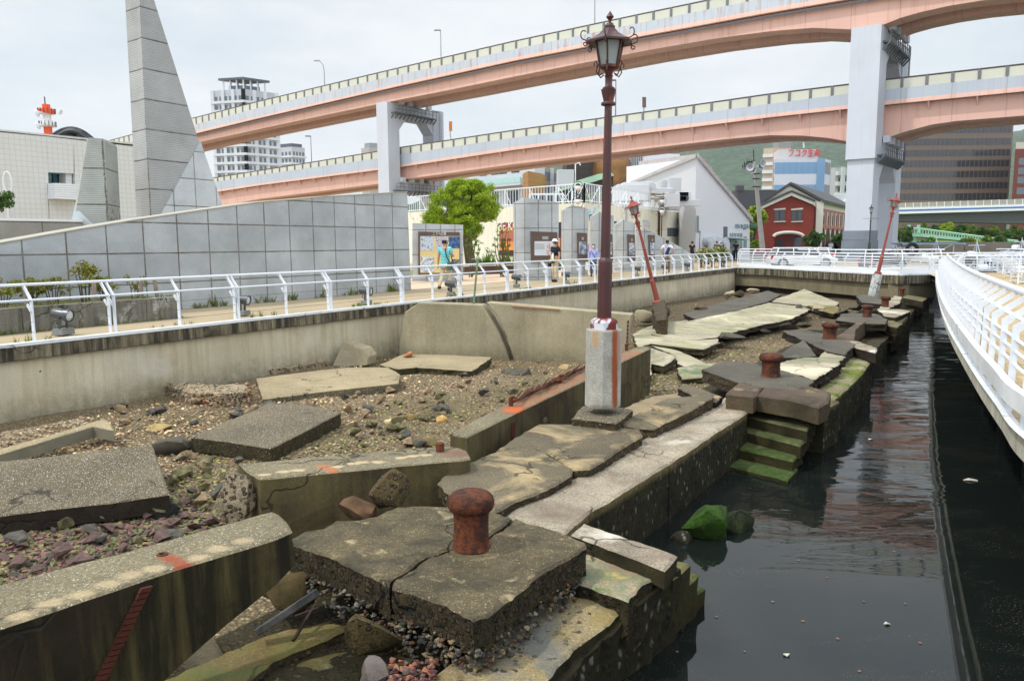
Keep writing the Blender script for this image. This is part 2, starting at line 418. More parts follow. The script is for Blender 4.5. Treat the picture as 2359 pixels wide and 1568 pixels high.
# floating bits on the channel
M_scrap = plain('floating_scrap', c8(200, 195, 180), .5)
def scrap(px, py, s, rz, label):
    c = P(px, py, .004); m = MB(); m.add([Vector((math.cos(a+rz)*s*k, math.sin(a+rz)*s*k*.7, h))+Vector((c.x, c.y, 0)) for a, k, h in ((0, 1, .006), (1.3, .8, .02), (2.6, 1, .01), (3.9, .7, .022), (5.2, .9, .008))], [(0, 1, 2, 3, 4)])
    m.add([(v[0], v[1], v[2]-.008) for v in m.v[:5]], [(4, 3, 2, 1, 0)]); m.f += [(i, (i+5), (i+1) % 5+5, (i+1) % 5) for i in range(5)]; m.m += [0]*5
    one_mesh('litter_scrap', label, 'litter', m, M_scrap)
scrap(2237, 1106, .10, .3, 'pale crumpled plastic scrap floating alone in the dark water under the deck')
scrap(2006, 1012, .05, 1., 'small whitish scrap floating on the reflected pink girder')
scrap(1812, 1508, .035, 2., 'thin white stick floating on the calm near water')
scrap(2044, 1437, .03, .5, 'tiny pale flake floating on the open grey water')
for i, (px, py) in enumerate([(1716, 1500), (1980, 1545), (1650, 1420), (1990, 1385), (2120, 1480), (1905, 1330), (1840, 1290), (1780, 1385), (2085, 1390), (1930, 1470), (1560, 1500), (2060, 1270), (1850, 1430)]):
    c = P(px, py, .003); r = .012+.008*((i*7) % 5)/5
    one_mesh('fallen_leaf', 'small brown leaf fragment drifting on the channel surface', 'leaf', MB().lathe([(r, 0), (r*.8, .004)], 5, c, ph=i), plain('leaf_brown', c8(120, 92, 76), .6), group='leaf fragments drifting on the water')

# ground sheet (promenade level) reaching the horizon
E_corner = PB
bridge = [PB.copy(), P(1769, 618, PZ), P(1969, 629, PZ), P(2073, 634, PZ), P(2161, 631, PZ)]
g = Mt('promenade_paving', .9)
base = g.mix(g.rng(g.noise(.35, 5, .6), .3, .7), c8(196, 176, 142, .74), c8(182, 166, 138, .66))
fine = g.noise(42, 4, .8); base = g.mix(.55, base, g.ramp(fine, [(.3, one(.3)), (.5, one(.52)), (.7, one(.8))]), 'OVERLAY')
g.bump(fine, .3, .006); M_pave = g.done(base)
far_pts = [prom(-60, 0, PZ), prom(-3, 0, PZ)]+bridge+[Vector((46, 84, PZ)), Vector((2400, 84, PZ)), Vector((2400, 2300, PZ)), Vector((-2400, 2300, PZ)), Vector((-2400, -60, PZ))]
mb = MB(); mb.quad(*far_pts); gnd = tag(mb.build('ground', M_pave, org=(0, 30, PZ)), kind='structure')
# pinkish paving band beyond the information boards
M_band = plain('pink_paving', c8(222, 196, 168, .74), .9, var=.06, sc=2)
mb = MB(); a, b = prom(14.5, -3.6, PZ+.004), prom(44, -3.6, PZ+.004); c_, d_ = prom(44, -9.5, PZ+.004), prom(14.5, -9.5, PZ+.004)
mb.quad(a, d_, c_, b); tag(mb.build('path', M_band), kind='structure')
# asphalt of the car park beyond the bridge
M_asph = plain('asphalt', c8(92, 92, 92), .9, var=.12, sc=.8, bump=.3)
mb = MB(); mb.quad(Vector((19, 62, PZ+.004)), Vector((34, 62, PZ+.004)), Vector((62, 118, PZ+.004)), Vector((10, 118, PZ+.004)))
tag(mb.build('road', M_asph), kind='structure')
M_grass = plain('lawn', c8(120, 128, 60), .95, var=.35, sc=6, bump=.6)
mb = MB(); mb.quad(prom(21, -10, PZ+.008), prom(21, -17, PZ+.008), prom(40, -17, PZ+.008), prom(40, -10, PZ+.008)); tag(mb.build('lawn', M_grass), kind='structure')

# basin floor
def floor_z(x, y):
    u, s = prom_uv(x, y); U, v = quay_uv(x, y)
    z = .25-.010*max(0, u)
    z = z*max(0, 1-s/9.5)+.045+(.02 if s < 9 else 0)
    z += .05*noise.noise(Vector((x*.5, y*.5, 3)))+.018*noise.noise(Vector((x*2.2, y*2.2, 7)))
    if u > 22: z += min(.12, (u-22)*.02)
    if s < .5: z += .03
    if U < 1.5 and v > -2.6: z = min(z, .05)
    return max(z, .012)
def lerp(a, b, t): return a+(b-a)*t
gr = Mt('basin_gravel', .9)
vc = gr.voro(26, out=1); vcx = gr.xyz(vc)
gc = gr.ramp(vcx[0], [(0, c8(154, 132, 100)), (.25, c8(120, 104, 80)), (.45, c8(176, 152, 116)), (.62, c8(104, 96, 84)), (.8, c8(142, 118, 96)), (1, c8(190, 172, 138))])
gc = gr.mix(gr.rng(gr.noise(.5, 4, .6), .35, .7, 0, .65), gc, c8(92, 84, 44)); gc = gr.mix(gr.rng(gr.voro(26), .3, .55, 0, .6), gc, c8(60, 52, 38))
gc = gr.mix(gr.rng(gr.xyz()[1], 22, 30, 0, .6), gc, c8(66, 54, 38)); gr.bump(gr.ma('SUBTRACT', 1.0, gr.voro(26)), 1.0, .03); M_gravel = gr.done(gc)
N_u, N_v = 150, 46; vs = []; fs = []
for i in range(N_u):
    u = lerp(-14, 44.5, i/(N_u-1))
    for j in range(N_v):
        t = j/(N_v-1); a = prom(u, .1)
        # opposite point on the quay line (v = -.15)
        o = KO.to_2d()+KN*(-.12); k = (Vector((a.x, a.y))-o); s_ = -(k.dot(KN))/(PN.dot(KN)); s_ = max(1, s_)
        p = Vector((a.x, a.y))+PN*s_*t
        vs.append((p.x, p.y, floor_z(p.x, p.y)))
for i in range(N_u-1):
    for j in range(N_v-1): a = i*N_v+j; fs.append((a, a+N_v, a+N_v+1, a+1))
tag(mk('basin_ground', vs, fs, M_gravel, org=(0, 15, 0), smooth=60), kind='structure')

# ================================================================ promenade wall (retaining wall of the basin)
M_wall = concrete('wall_concrete', c8(182, 174, 152, 1.05), c8(158, 148, 122, 1.0), sc=.5, grain=.16, streak=.35, streakc=c8(112, 98, 70), patch=[(c8(120, 102, 70), .7, .55, .75, .5), (c8(178, 176, 166), .5, .55, .7, .6)], moss=(.12, .75, .5), mossc=c8(88, 80, 55), mossamt=.75, holes=1, bump=.25, cracks=0)
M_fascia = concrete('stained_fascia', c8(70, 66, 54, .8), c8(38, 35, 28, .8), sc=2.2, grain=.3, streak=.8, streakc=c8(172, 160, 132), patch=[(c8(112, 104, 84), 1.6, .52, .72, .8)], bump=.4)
M_white = plain('white_paint', c8(224, 228, 232, .92), .45, var=.05, sc=5)
M_whiteold = concrete('white_paint_worn', c8(216, 220, 224, .9), c8(196, 200, 202, .9), sc=2, grain=.05, patch=[(c8(140, 110, 80), 7, .66, .74, .7)], bump=.1, rough=.5)
U0, U1 = -12, (PB-PA).to_2d().length
for k in range(5):
    ua, ub = lerp(U0, U1, k/5), lerp(U0, U1, (k+1)/5)-.004
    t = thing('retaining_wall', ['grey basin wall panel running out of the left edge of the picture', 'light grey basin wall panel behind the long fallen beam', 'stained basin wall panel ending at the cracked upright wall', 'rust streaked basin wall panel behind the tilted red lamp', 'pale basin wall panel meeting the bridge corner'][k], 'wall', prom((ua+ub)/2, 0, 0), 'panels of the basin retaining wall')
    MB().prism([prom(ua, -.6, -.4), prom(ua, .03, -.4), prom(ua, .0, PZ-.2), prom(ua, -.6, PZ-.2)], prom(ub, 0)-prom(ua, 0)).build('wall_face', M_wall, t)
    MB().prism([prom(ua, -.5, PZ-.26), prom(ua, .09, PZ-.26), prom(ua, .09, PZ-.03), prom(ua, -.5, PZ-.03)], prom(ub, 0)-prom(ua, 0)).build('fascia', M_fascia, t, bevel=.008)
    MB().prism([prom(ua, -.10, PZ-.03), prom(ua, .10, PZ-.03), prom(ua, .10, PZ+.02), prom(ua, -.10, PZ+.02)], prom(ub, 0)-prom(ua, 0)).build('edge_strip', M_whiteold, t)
# bridge side closing the basin
for k in range(len(bridge)-1):
    a, b = bridge[k], bridge[k+1]; d = (b-a).to_2d().normalized(); n = Vector((d.y, -d.x, 0)); L = (b-a).to_2d().length-.01
    t = thing('bridge_span', ['stained concrete bridge side next to the basin corner', 'long beige bridge side with rust drips', 'dark lower bridge side behind the far leaning lamp', 'dark bridge side end beside the white deck'][k], 'bridge', (a+b)/2)
    dd = Vector((d.x, d.y, 0))*L
    def pr(n0, z0, n1, z1, nm, m):
        base = Vector((a.x, a.y, 0)); MB().prism([base+n*n0+Vector((0, 0, z0)), base+n*n1+Vector((0, 0, z0)), base+n*n1+Vector((0, 0, z1)), base+n*n0+Vector((0, 0, z1))], dd).build(nm, m, t)
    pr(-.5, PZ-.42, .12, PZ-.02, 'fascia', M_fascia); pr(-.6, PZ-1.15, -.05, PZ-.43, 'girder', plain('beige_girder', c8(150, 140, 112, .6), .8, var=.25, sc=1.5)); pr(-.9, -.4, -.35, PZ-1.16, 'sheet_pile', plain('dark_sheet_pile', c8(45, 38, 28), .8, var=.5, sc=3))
    pr(-.02, PZ-.015, .14, PZ+.06, 'edge_strip', M_whiteold)

# ================================================================ concrete of the broken quay
AG = c8(150, 146, 132)
M_tan = concrete('speckled_tan_concrete', c8(134, 120, 92, .50), c8(108, 97, 74, .42), sc=1.1, grain=.3, speck=.40, speckc=c8(200, 198, 190), patch=[(c8(72, 66, 52), .8, .52, .72, .6)], bump=.7, bd=.01)
M_tan_l = concrete('speckled_pale_tan_concrete', c8(168, 152, 118, .70), c8(146, 131, 100, .62), sc=1.1, grain=.25, speck=.28, speckc=c8(208, 204, 192), patch=[(c8(110, 98, 72), .8, .55, .72, .5)], bump=.6, bd=.008)
M_brk = concrete('broken_concrete_edge', c8(98, 84, 58, .6), c8(58, 50, 36, .6), sc=5, grain=.5, pebble=.6, bump=1.2, bd=.03, moss=(.25, .6, .5), mossc=c8(66, 66, 24), mossamt=.5)
M_brk_d = concrete('dark_broken_edge', c8(62, 50, 38, .6), c8(34, 27, 22, .6), sc=5, grain=.5, bump=1.0, bd=.02)
M_near = concrete('weathered_near_slab', c8(134, 120, 88, .52), c8(88, 78, 58, .46), sc=1.8, grain=.6, speck=.15, speckc=c8(170, 158, 124), patch=[(c8(50, 48, 38, .8), 1.5, .46, .60, .8), (c8(176, 160, 122, .8), 3.2, .58, .66, .6), (c8(98, 68, 58), 1.7, .60, .72, .45)], pits=.1, bump=1.0, bd=.012)
M_conglo = concrete('pebbly_broken_concrete', c8(110, 96, 64, .7), c8(66, 58, 40, .7), sc=4, grain=.5, pebble=.85, bump=1.5, bd=.05, moss=(.5, .85, .5), mossc=c8(70, 70, 22), mossamt=.45)
M_ledge = concrete('pale_quay_ledge', c8(190, 178, 155, .60), c8(132, 120, 104, .55), sc=.9, grain=.5, patch=[(c8(92, 78, 66), 1.3, .50, .66, .75), (c8(196, 190, 176, .9), .9, .56, .68, .8), (c8(96, 84, 50), 2, .58, .7, .5)], bump=.7, bd=.01)
M_ledge_g = concrete('green_quay_ledge', c8(176, 164, 138, .7), c8(140, 124, 96, .66), sc=1.5, grain=.4, patch=[(c8(58, 92, 66), 1.9, .42, .62, .8), (c8(74, 92, 40), 3.5, .56, .66, .7), (c8(176, 150, 84), 2.6, .58, .70, .6)], bump=.8, bd=.012)
def barnacle(name):
    m = Mt(name, .7)
    col = m.mix(m.rng(m.noise(3, 6, .7), .35, .65), c8(30, 26, 18), c8(62, 56, 34)); col = m.mix(m.rng(m.noise(1.2, 5, .7), .5, .68, 0, .8), col, c8(58, 60, 16))
    vd = m.voro(17, v=m.mapv((1, 1, .6))); vc_ = m.voro(17, v=m.mapv((1, 1, .6)), out=1)
    z = m.xyz()[2]; f = m.ma('MULTIPLY', m.rng(vd, .42, .26), m.rng(m.xyz(vc_)[0], .66, .7)); f = m.ma('MULTIPLY', f, m.rng(m.noise(3, 5, .7), .44, .56))
    col = m.mix(f, col, c8(150, 148, 132)); col = m.mix(m.rng(z, .56, .66), col, c8(170, 150, 100, .8))
    hh = m.ma('ADD', m.noise(20, 6, .8), m.ma('MULTIPLY', m.rng(vd, .5, .1), .6)); m.bump(hh, 1.4, .04); return m.done(col)
M_barn = barnacle('barnacled_quay_face')
M_grey = concrete('dark_grey_paving', c8(116, 106, 84, .64), c8(84, 76, 60, .62), sc=1.0, grain=.35, speck=.08, speckc=c8(170, 165, 150), patch=[(c8(150, 132, 98), 1.2, .50, .64, .85)], bump=.7, bd=.01)
M_greyd = concrete('charcoal_paving', c8(108, 103, 90, .6), c8(76, 73, 64, .6), sc=1.0, grain=.3, patch=[(c8(128, 118, 98), 1.6, .60, .74, .5)], bump=.6, bd=.008)
M_pale = concrete('pale_tilted_paving', c8(182, 172, 148, .72), c8(146, 138, 118, .66), sc=.45, grain=.3, patch=[(c8(112, 118, 78), .6, .48, .62, .65), (c8(84, 84, 68), .9, .50, .68, .6), (c8(196, 186, 160, .9), .4, .54, .66, .8), (c8(128, 92, 40), .8, .66, .74, .6)], bump=.5, bd=.01)
M_block = concrete('stone_edge_block', c8(112, 96, 78, .6), c8(78, 66, 56, .6), sc=1.8, grain=.35, patch=[(c8(150, 128, 92), 2, .58, .7, .6)], moss=(.3, .95, .6), mossc=c8(92, 84, 30), mossamt=.75, bump=.8, bd=.012)
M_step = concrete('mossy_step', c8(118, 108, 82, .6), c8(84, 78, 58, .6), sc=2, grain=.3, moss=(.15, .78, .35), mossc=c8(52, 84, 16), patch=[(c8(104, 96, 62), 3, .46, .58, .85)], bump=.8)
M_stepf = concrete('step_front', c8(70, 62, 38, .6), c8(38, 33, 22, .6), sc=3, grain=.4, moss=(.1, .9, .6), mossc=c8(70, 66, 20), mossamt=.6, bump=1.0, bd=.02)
M_olive = concrete('mossy_paving_piece', c8(140, 124, 74, .6), c8(118, 86, 58, .6), sc=2, grain=.4, patch=[(c8(84, 96, 44), 1.9, .42, .66, .6), (c8(178, 168, 150, .8), 3, .56, .74, .6), (c8(44, 84, 52), 2.6, .55, .75, .5)], bump=.9, bd=.012)

# near cracked slab with its bollard: two pieces divided by the crack
ns = thing('cracked_slab', 'thick pebbly concrete slab split by a crack and carrying the largest bollard', 'concrete slab', P(1000, 1300, .6))
z = .90
crack = [(1182, 1190), (1160, 1211), (1140, 1225), (1118, 1240), (1100, 1250), (1047, 1262), (1028, 1266), (1010, 1273), (985, 1280), (968, 1290), (955, 1302), (935, 1316), (915, 1326), (901, 1340), (899, 1352)]
left = [(659, 1248), (700, 1222), (745, 1217), (773, 1199), (828, 1196), (866, 1188), (886, 1177), (915, 1166), (965, 1163), (1022, 1166), (1085, 1170), (1140, 1178)]
pieceA = [(x, y, z) for x, y in left]+[(x-3, y, z) for x, y in crack]+[(x, y, z) for x, y in [(865, 1333), (828, 1315), (765, 1283), (703, 1263)]]
slab('slab_piece', 'left piece beyond the crack', None, pieceA, .23, [M_near, M_conglo], rough=.02, step=.06, chip=.022, parent=ns, seed=3)
pieceB = [(x+4, y+1, z-.004) for x, y in crack[::-1]]+[(x, y, z-.004) for x, y in [(1217, 1202), (1295, 1225), (1350, 1249), (1352, 1259), (1322, 1278), (1295, 1292), (1262, 1310), (1232, 1330), (1180, 1376), (1128, 1418), (1091, 1428), (1069, 1416), (1031, 1391), (966, 1370)]]
slab('slab_piece', 'right piece beyond the crack', None, pieceB, .23, [M_near, M_conglo], rough=.022, step=.06, chip=.024, parent=ns, seed=5)
under = [(690, 1262), (745, 1225), (900, 1185), (1180, 1195), (1330, 1255), (1225, 1340), (1080, 1420), (1030, 1385), (900, 1345), (780, 1290)]
slab('broken_underside', None, None, [(x, y, z-.21) for x, y in under], .22, [M_conglo, M_conglo], rough=.07, step=.06, chip=.02, flare=.0, rings=5, parent=ns, seed=9)
# pebbles standing out of the broken edges
rdp = random.Random(4); hulls = [hull_pts(random.Random(100+i), 11, 1, .85, .6, .25) for i in range(20)]
hull_np = [(np.array([tuple(v) for v in a]), b) for a, b in hulls]
def scatter(mb, c, s, rd, flat=1.0, k=None):
    hv, hf = hull_np[rd.randrange(20) if k is None else k]; a, b, g_ = rd.uniform(0, 6.28), rd.uniform(-.5, .5), rd.uniform(-.5, .5)
    R = np.array((Matrix.Rotation(a, 3, 'Z') @ Matrix.Rotation(b, 3, 'X') @ Matrix.Rotation(g_, 3, 'Y')))
    v = (hv*np.array([s, s, s*flat])) @ R.T+np.array(tuple(c)); mb.add(v.tolist(), hf)
def stone_mat(name, els, dark=1.0, rough=.85):
    m = Mt(name, rough); r = m.geo('Random Per Island')
    col = m.ramp(r, [(i/len(els), tuple(x*dark for x in e[:3])+(1,)) for i, e in enumerate(els)], 'CONSTANT')
    col = m.mix(.5, col, m.ramp(m.noise(40, 4, .7), [(.3, one(.3)), (.7, one(.72))]), 'OVERLAY'); m.bump(m.noise(50, 4, .7), .5, .006); return m.done(col)
M_peb = stone_mat('rounded_pebbles', [c8(74, 74, 70), c8(96, 88, 72), c8(58, 58, 56), c8(120, 104, 78), c8(66, 62, 50), c8(86, 60, 44), c8(104, 102, 92), c8(48, 46, 40)], 1.1)
pb = MB(); prof = [(700, 1275), (765, 1298), (830, 1330), (895, 1362), (960, 1385), (1030, 1408), (1080, 1432), (1130, 1425), (1185, 1385), (1235, 1340), (1300, 1300), (1345, 1268)]
for i in range(620):
    k = rdp.random()*(len(prof)-1.001); a = int(k); x = lerp(prof[a][0], prof[a+1][0], k-a); y = lerp(prof[a][1], prof[a+1][1], k-a)
    zz = z-rdp.uniform(.20, .42); c = P(x+rdp.uniform(-8, 8), y, z); s = rdp.choice([.012, .016, .02, .026, .034])
    scatter(pb, (c.x+rdp.uniform(-.03, .03), c.y+.03+rdp.uniform(-.02, .05)+(z-zz)*.12, zz), s, rdp, 1.0)
tag(pb.build('pebble', M_peb, ns), kind='stuff')

# bollards
def rust_mat(name, k=1.0):
    m = Mt(name, .8, 0, .3)
    col = m.ramp(m.noise(6, 6, .7), [(.3, c8(46, 30, 28, k)), (.45, c8(72, 42, 32, k)), (.57, c8(116, 62, 34, k)), (.66, c8(66, 40, 34, k)), (.8, c8(136, 84, 50, k))])
    col = m.mix(m.rng(m.noise(22, 4, .7), .45, .7, 0, .6), col, c8(40, 22, 20)); m.bump(m.noise(16, 6, .75), 1.2, .02); return m.done(col)
M_rust = rust_mat('rusted_iron')
M_rustd = rust_mat('dark_rusted_iron', .8)
b0 = thing('mooring_bollard', 'large rusty mushroom bollard on the nearest cracked slab', 'bollard', (0, 0, 0), 'rusty mooring bollards along the broken quay')
MB().lathe([(.165, 0), (.158, .02), (.15, .06), (.147, .18), (.15, .27), (.155, .30)], 28).build('post', M_rust, b0, smooth=40)
MB().lathe([(.155, .298), (.185, .315), (.198, .345), (.2, .375), (.19, .41), (.165, .435), (.12, .45), (.05, .455), (.01, .455)], 28).build('cap', M_rustd, b0, smooth=50)
bt = snapshot(b0)
def place_bollard(x0, x1, ytop, ybase, zb, label, first=False, lean=0):
    xc = (x0+x1)/2; c = P(xc, ybase-(x1-x0)*.12, zb); w_ = (x1-x0)/F*(c.y)/.40*1.01; hgt = (ybase-ytop)/F*c.y/.50*1.02
    if first: o = b0; b0.location = c
    else: o = dup(bt, None, c, 0.5, None, label)
    o.scale = (w_, w_, hgt); o.rotation_euler = (0, lean, 0); return o
place_bollard(1030, 1142, 1124, 1272, .90, '', True)
place_bollard(1748, 1803, 814, 873, .93, 'second bollard from the camera with bright rust on its post')
place_bollard(1891, 1930, 744, 784, .93, 'third bollard from the camera on the dark paving above the middle steps', lean=.05)
place_bollard(1984, 2010, 703, 731, .95, 'fourth bollard from the camera among heaped broken slabs', lean=.06)
place_bollard(2028, 2049, 682, 708, .95, 'fifth bollard from the camera on the pale block', lean=.03)
place_bollard(2071, 2084, 663, 682, .95, 'smallest bollard farthest along the broken quay')

# quay pieces near the camera
q1 = slab('quay_edge_block', 'narrow pale stone block lying along the top of the near steps', 'stone block', [(1345, 1204, .76), (1452, 1239, .76), (1561, 1277, .76), (1532, 1312, .76), (1420, 1268, .76), (1314, 1229, .76)], .15, [M_ledge, M_stepf], rough=.012, step=.1, chip=.025, seed=2)
slab('quay_top_panel', 'green stained quay panel between the near steps and cracked slab', 'quay panel', [(1318, 1232, .64), (1420, 1272, .64), (1528, 1314, .64), (1500, 1336, .64), (1470, 1356, .64), (1450, 1384, .64), (1405, 1369, .64), (1340, 1344, .64), (1255, 1300, .64)], .30, [M_ledge_g, M_conglo], rough=.03, step=.08, seed=4)
M_lower = concrete('yellowed_lower_quay', c8(176, 156, 112, .72), c8(140, 132, 112, .66), sc=1.3, grain=.5, pebble=.15, patch=[(c8(92, 96, 96), 1.2, .5, .62, .75), (c8(120, 104, 50), 2.0, .52, .64, .6), (c8(84, 66, 36), 1.5, .60, .7, .8)], pits=.12, bump=1.1, bd=.02)
slab('quay_lower_ledge', 'yellow stained lower quay ledge running out of the bottom edge', 'quay ledge', [(1335, 1350, .52), (1405, 1372, .52), (1443, 1393, .52), (1420, 1416, .52), (1405, 1433, .52), (1378, 1453, .52), (1340, 1481, .52), (1300, 1518, .52), (1252, 1568, .52), (1190, 1640, .52), (800, 1680, .52), (973, 1566, .52), (1040, 1520, .52), (1100, 1490, .52), (1180, 1432, .52), (1260, 1370, .52)], .7, [M_lower, M_barn], rough=.03, step=.09, chip=.03, seed=6, relief=.02, rings=6)
slab('quay_face_block', 'barnacled black quay face standing in the water under the green panel', 'quay block', [quay(.05, .1, .58), quay(.05, 1.02, .58), quay(-.3, 1.0, .57), quay(-.62, .93, .52), quay(-.8, .885, .46), quay(-1.4, .86, .42), quay(-2.6, .86, .38), quay(-3.6, .86, .38), quay(-3.6, .1, .38), quay(-1.2, .1, .4), quay(-.8, .1, .5)], .75, [M_stepf, M_barn], rough=.035, step=.09, seed=7, rings=7, world_pts=True, relief=.02)
# near steps, descending away from the camera into the inlet
for i, (u, zt) in enumerate([(.24, .53), (.46, .36), (.66, .16)]):
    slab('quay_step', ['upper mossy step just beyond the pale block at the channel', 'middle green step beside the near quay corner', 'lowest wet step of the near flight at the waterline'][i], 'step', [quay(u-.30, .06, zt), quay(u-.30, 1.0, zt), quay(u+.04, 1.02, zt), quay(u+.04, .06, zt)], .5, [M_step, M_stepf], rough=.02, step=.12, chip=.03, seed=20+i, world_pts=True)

# long pale ledge, with the joint across it
lj = [(1443, 1064), (1533, 1062)]
slab('quay_ledge', 'pale quay ledge near half beside the cracked slab', 'quay ledge', [(1160, 1188, .68), (1179, 1174, .68), (1245, 1138, .68), (1319, 1100, .68), (1380, 1068, .68), (1430, 1036, .68), (1470, 1048, .68), (1542, 1067, .68), (1470, 1110, .68), (1404, 1153, .68), (1359, 1177, .68), (1302, 1227, .68), (1230, 1206, .68)], .95, [M_ledge, M_barn], rough=.016, step=.12, chip=.03, seed=8, rings=6)
slab('quay_ledge', 'pale quay ledge far half ending at the green stained steps', 'quay ledge', [(1432, 1034, .68), (1499, 1000, .68), (1542, 978, .68), (1592, 949, .68), (1654, 924, .68), (1669, 914, .68), (1700, 935, .68), (1722, 948, .68), (1690, 970, .68), (1654, 991, .68), (1600, 1028, .68), (1543, 1066, .68), (1500, 1053, .68)], .95, [M_ledge, M_barn], rough=.016, step=.12, chip=.03, seed=11, rings=6)

# second flight of steps with its cap blocks, facing the camera
CU = quay_uv(*P(1881, 935, .66).to_2d())[0]
u0 = quay_uv(*P(1769, 906, .90).to_2d())[0]
slab('quay_cap_block', 'dark worn cap block at the left head of the green steps', 'stone block', [(1699, 881, .93), (1757, 891, .92), (1742, 909, .92), (1735, 912, .92), (1672, 905, .92)], .26, [M_block, M_block], rough=.015, step=.1, chip=.04, seed=12)
slab('quay_cap_block', 'long dark cap block over the top green step at the channel', 'stone block', [(1759, 891, .92), (1800, 889, .92), (1861, 888, .92), (1914, 901, .92), (1908, 925, .91), (1886, 936, .90), (1820, 919, .90), (1745, 908, .91)], .26, [M_block, M_block], rough=.015, step=.12, chip=.04, seed=13)
for i, (zt, yl, xl, yr, xr, lab) in enumerate([(.68, 925, 1727, 956, 1874, 'bare tan top step of the second flight'), (.53, 957, 1712, 991, 1860, 'second step of the flight with teal green moss'), (.37, 987, 1694, 1026, 1844, 'third step of the flight with bright green moss'), (.21, 1027, 1677, 1061, 1828, 'fourth step of the flight with bright green moss'), (.06, 1064, 1652, 1105, 1814, 'lowest step of the flight awash at the waterline')]):
    a, b = P(xl, yl, zt), P(xr, yr, zt); back = Vector((KD.x, KD.y, 0))*(.62)
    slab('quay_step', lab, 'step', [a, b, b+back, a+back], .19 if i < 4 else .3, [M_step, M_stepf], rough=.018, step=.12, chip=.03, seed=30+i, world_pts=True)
slab('quay_block', 'massive mossy quay corner beneath the cap blocks', 'quay block', [quay(u0+.35, -.1, .64), quay(u0+.35, .93, .64), quay(u0+1.3, .98, .64), quay(u0+1.3, -.1, .64)], .9, [M_block, M_barn], rough=.03, step=.15, seed=14, world_pts=True, rings=5)
slab('quay_ledge', 'mossy green outer quay ledge beyond the second bollard', 'quay ledge', [(1905, 934, .66), (1880, 885, .68), (1940, 835, .68), (1975, 812, .68), (1998, 808, .68), (2011, 826, .66), (1979, 866, .66), (1945, 898, .66)], 1.0, [concrete('mossy_ledge', c8(176, 166, 136, .68), c8(126, 118, 84, .62), sc=1.2, grain=.3, patch=[(c8(86, 98, 24), 1.5, .44, .56, .9), (c8(44, 62, 12), 2.4, .56, .66, .8)], bump=1.0, bd=.02), M_barn], rough=.02, step=.15, chip=.05, seed=15, rings=6)

# paving around the second and third bollards
slab('paving_slab', 'charcoal paving slab carrying the second bollard', 'concrete slab', [(1615, 850, .93), (1637, 842, .93), (1669, 830, .93), (1740, 836, .93), (1800, 852, .93), (1876, 875, .93), (1861, 888, .925), (1831, 898, .925), (1757, 891, .925), (1697, 879, .93)], .22, [M_greyd, M_brk], rough=.03, step=.12, seed=16)
slab('paving_slab', 'sunlit cracked paving slab beyond the second bollard', 'concrete slab', [(1795, 850, .90), (1788, 836, .90), (1850, 823, .90), (1948, 822, .92), (1925, 842, .92), (1904, 858, .92), (1877, 873, .92)], .2, [M_pale, M_brk_d], rough=.05, step=.1, seed=17)
slab('paving_slab', 'dark triangular tilted slab left of the third bollard', 'concrete slab', [(1786, 822, .90), (1820, 798, 1.0), (1852, 782, 1.02), (1868, 800, .98), (1881, 819, .92), (1840, 823, .90)], .15, [M_greyd, M_brk_d], rough=.02, step=.12, seed=18)
slab('paving_slab', 'dark slab with the third bollard standing on it', 'concrete slab', [(1800, 762, .93), (1850, 758, .93), (1900, 768, .93), (1970, 792, .92), (1946, 817, .92), (1905, 808, .93), (1860, 786, .93)], .2, [M_greyd, M_brk_d], rough=.04, step=.14, seed=19)
slab('paving_slab', 'small pale slab wedged below the third bollard', 'concrete slab', [(1886, 822, .86), (1900, 808, .90), (1945, 812, .90), (1948, 823, .88)], .15, [M_pale, M_brk_d], rough=.03, step=.12, seed=21)
slab('quay_cap_block', 'pale topped edge block jutting over the channel bend', 'stone block', [(1940, 783, .92), (1975, 785, .92), (2021, 801, .90), (2018, 812, .90), (1972, 800, .90)], .22, [M_ledge, M_brk_d], rough=.02, step=.12, chip=.03, seed=22)
slab('paving_slab', 'tan slab with dark patch along the long ledge', 'concrete slab', [(1424, 976, .84), (1465, 952, .84), (1500, 932, .84), (1537, 917, .86), (1600, 911, .86), (1642, 906, .86), (1643, 915, .86), (1600, 940, .84), (1550, 966, .82), (1504, 988, .80), (1465, 985, .80)], .2, [M_grey, M_brk], rough=.025, step=.1, seed=23)
slab('paving_slab', 'wedge shaped grey slab tilted behind the tan slab', 'concrete slab', [(1562, 893, .82), (1580, 883, .86), (1620, 896, .84), (1664, 913, .80), (1649, 926, .78), (1605, 916, .80)], .12, [M_grey, M_brk_d], rough=.025, step=.1, seed=24)
slab('paving_slab', 'light brown flat slab right of the white lamp plinth', 'concrete slab', [(1432, 962, .62), (1432, 940, .62), (1500, 912, .62), (1560, 905, .62), (1590, 912, .62), (1540, 925, .62), (1470, 955, .62)], .15, [concrete('light_brown_paving', c8(160, 142, 112, .66), c8(132, 116, 92, .6), sc=1, grain=.35, patch=[(c8(110, 76, 70), 2, .6, .7, .5)], bump=.6), M_brk], rough=.04, step=.14, seed=25)
slab('paving_slab', 'dark speckled slab in front of the white lamp plinth', 'concrete slab', [(1142, 1036, .80), (1178, 1012, .82), (1219, 987, .82), (1240, 976, .84), (1314, 976, .82), (1422, 983, .82), (1474, 987, .82), (1480, 1003, .81), (1452, 1020, .80), (1424, 1037, .80), (1392, 1058, .79), (1359, 1078, .78), (1322, 1080, .77), (1287, 1058, .80), (1255, 1038, .80), (1225, 1026, .80)], .16, [M_grey, M_brk], rough=.018, step=.08, seed=26, chip=.03)
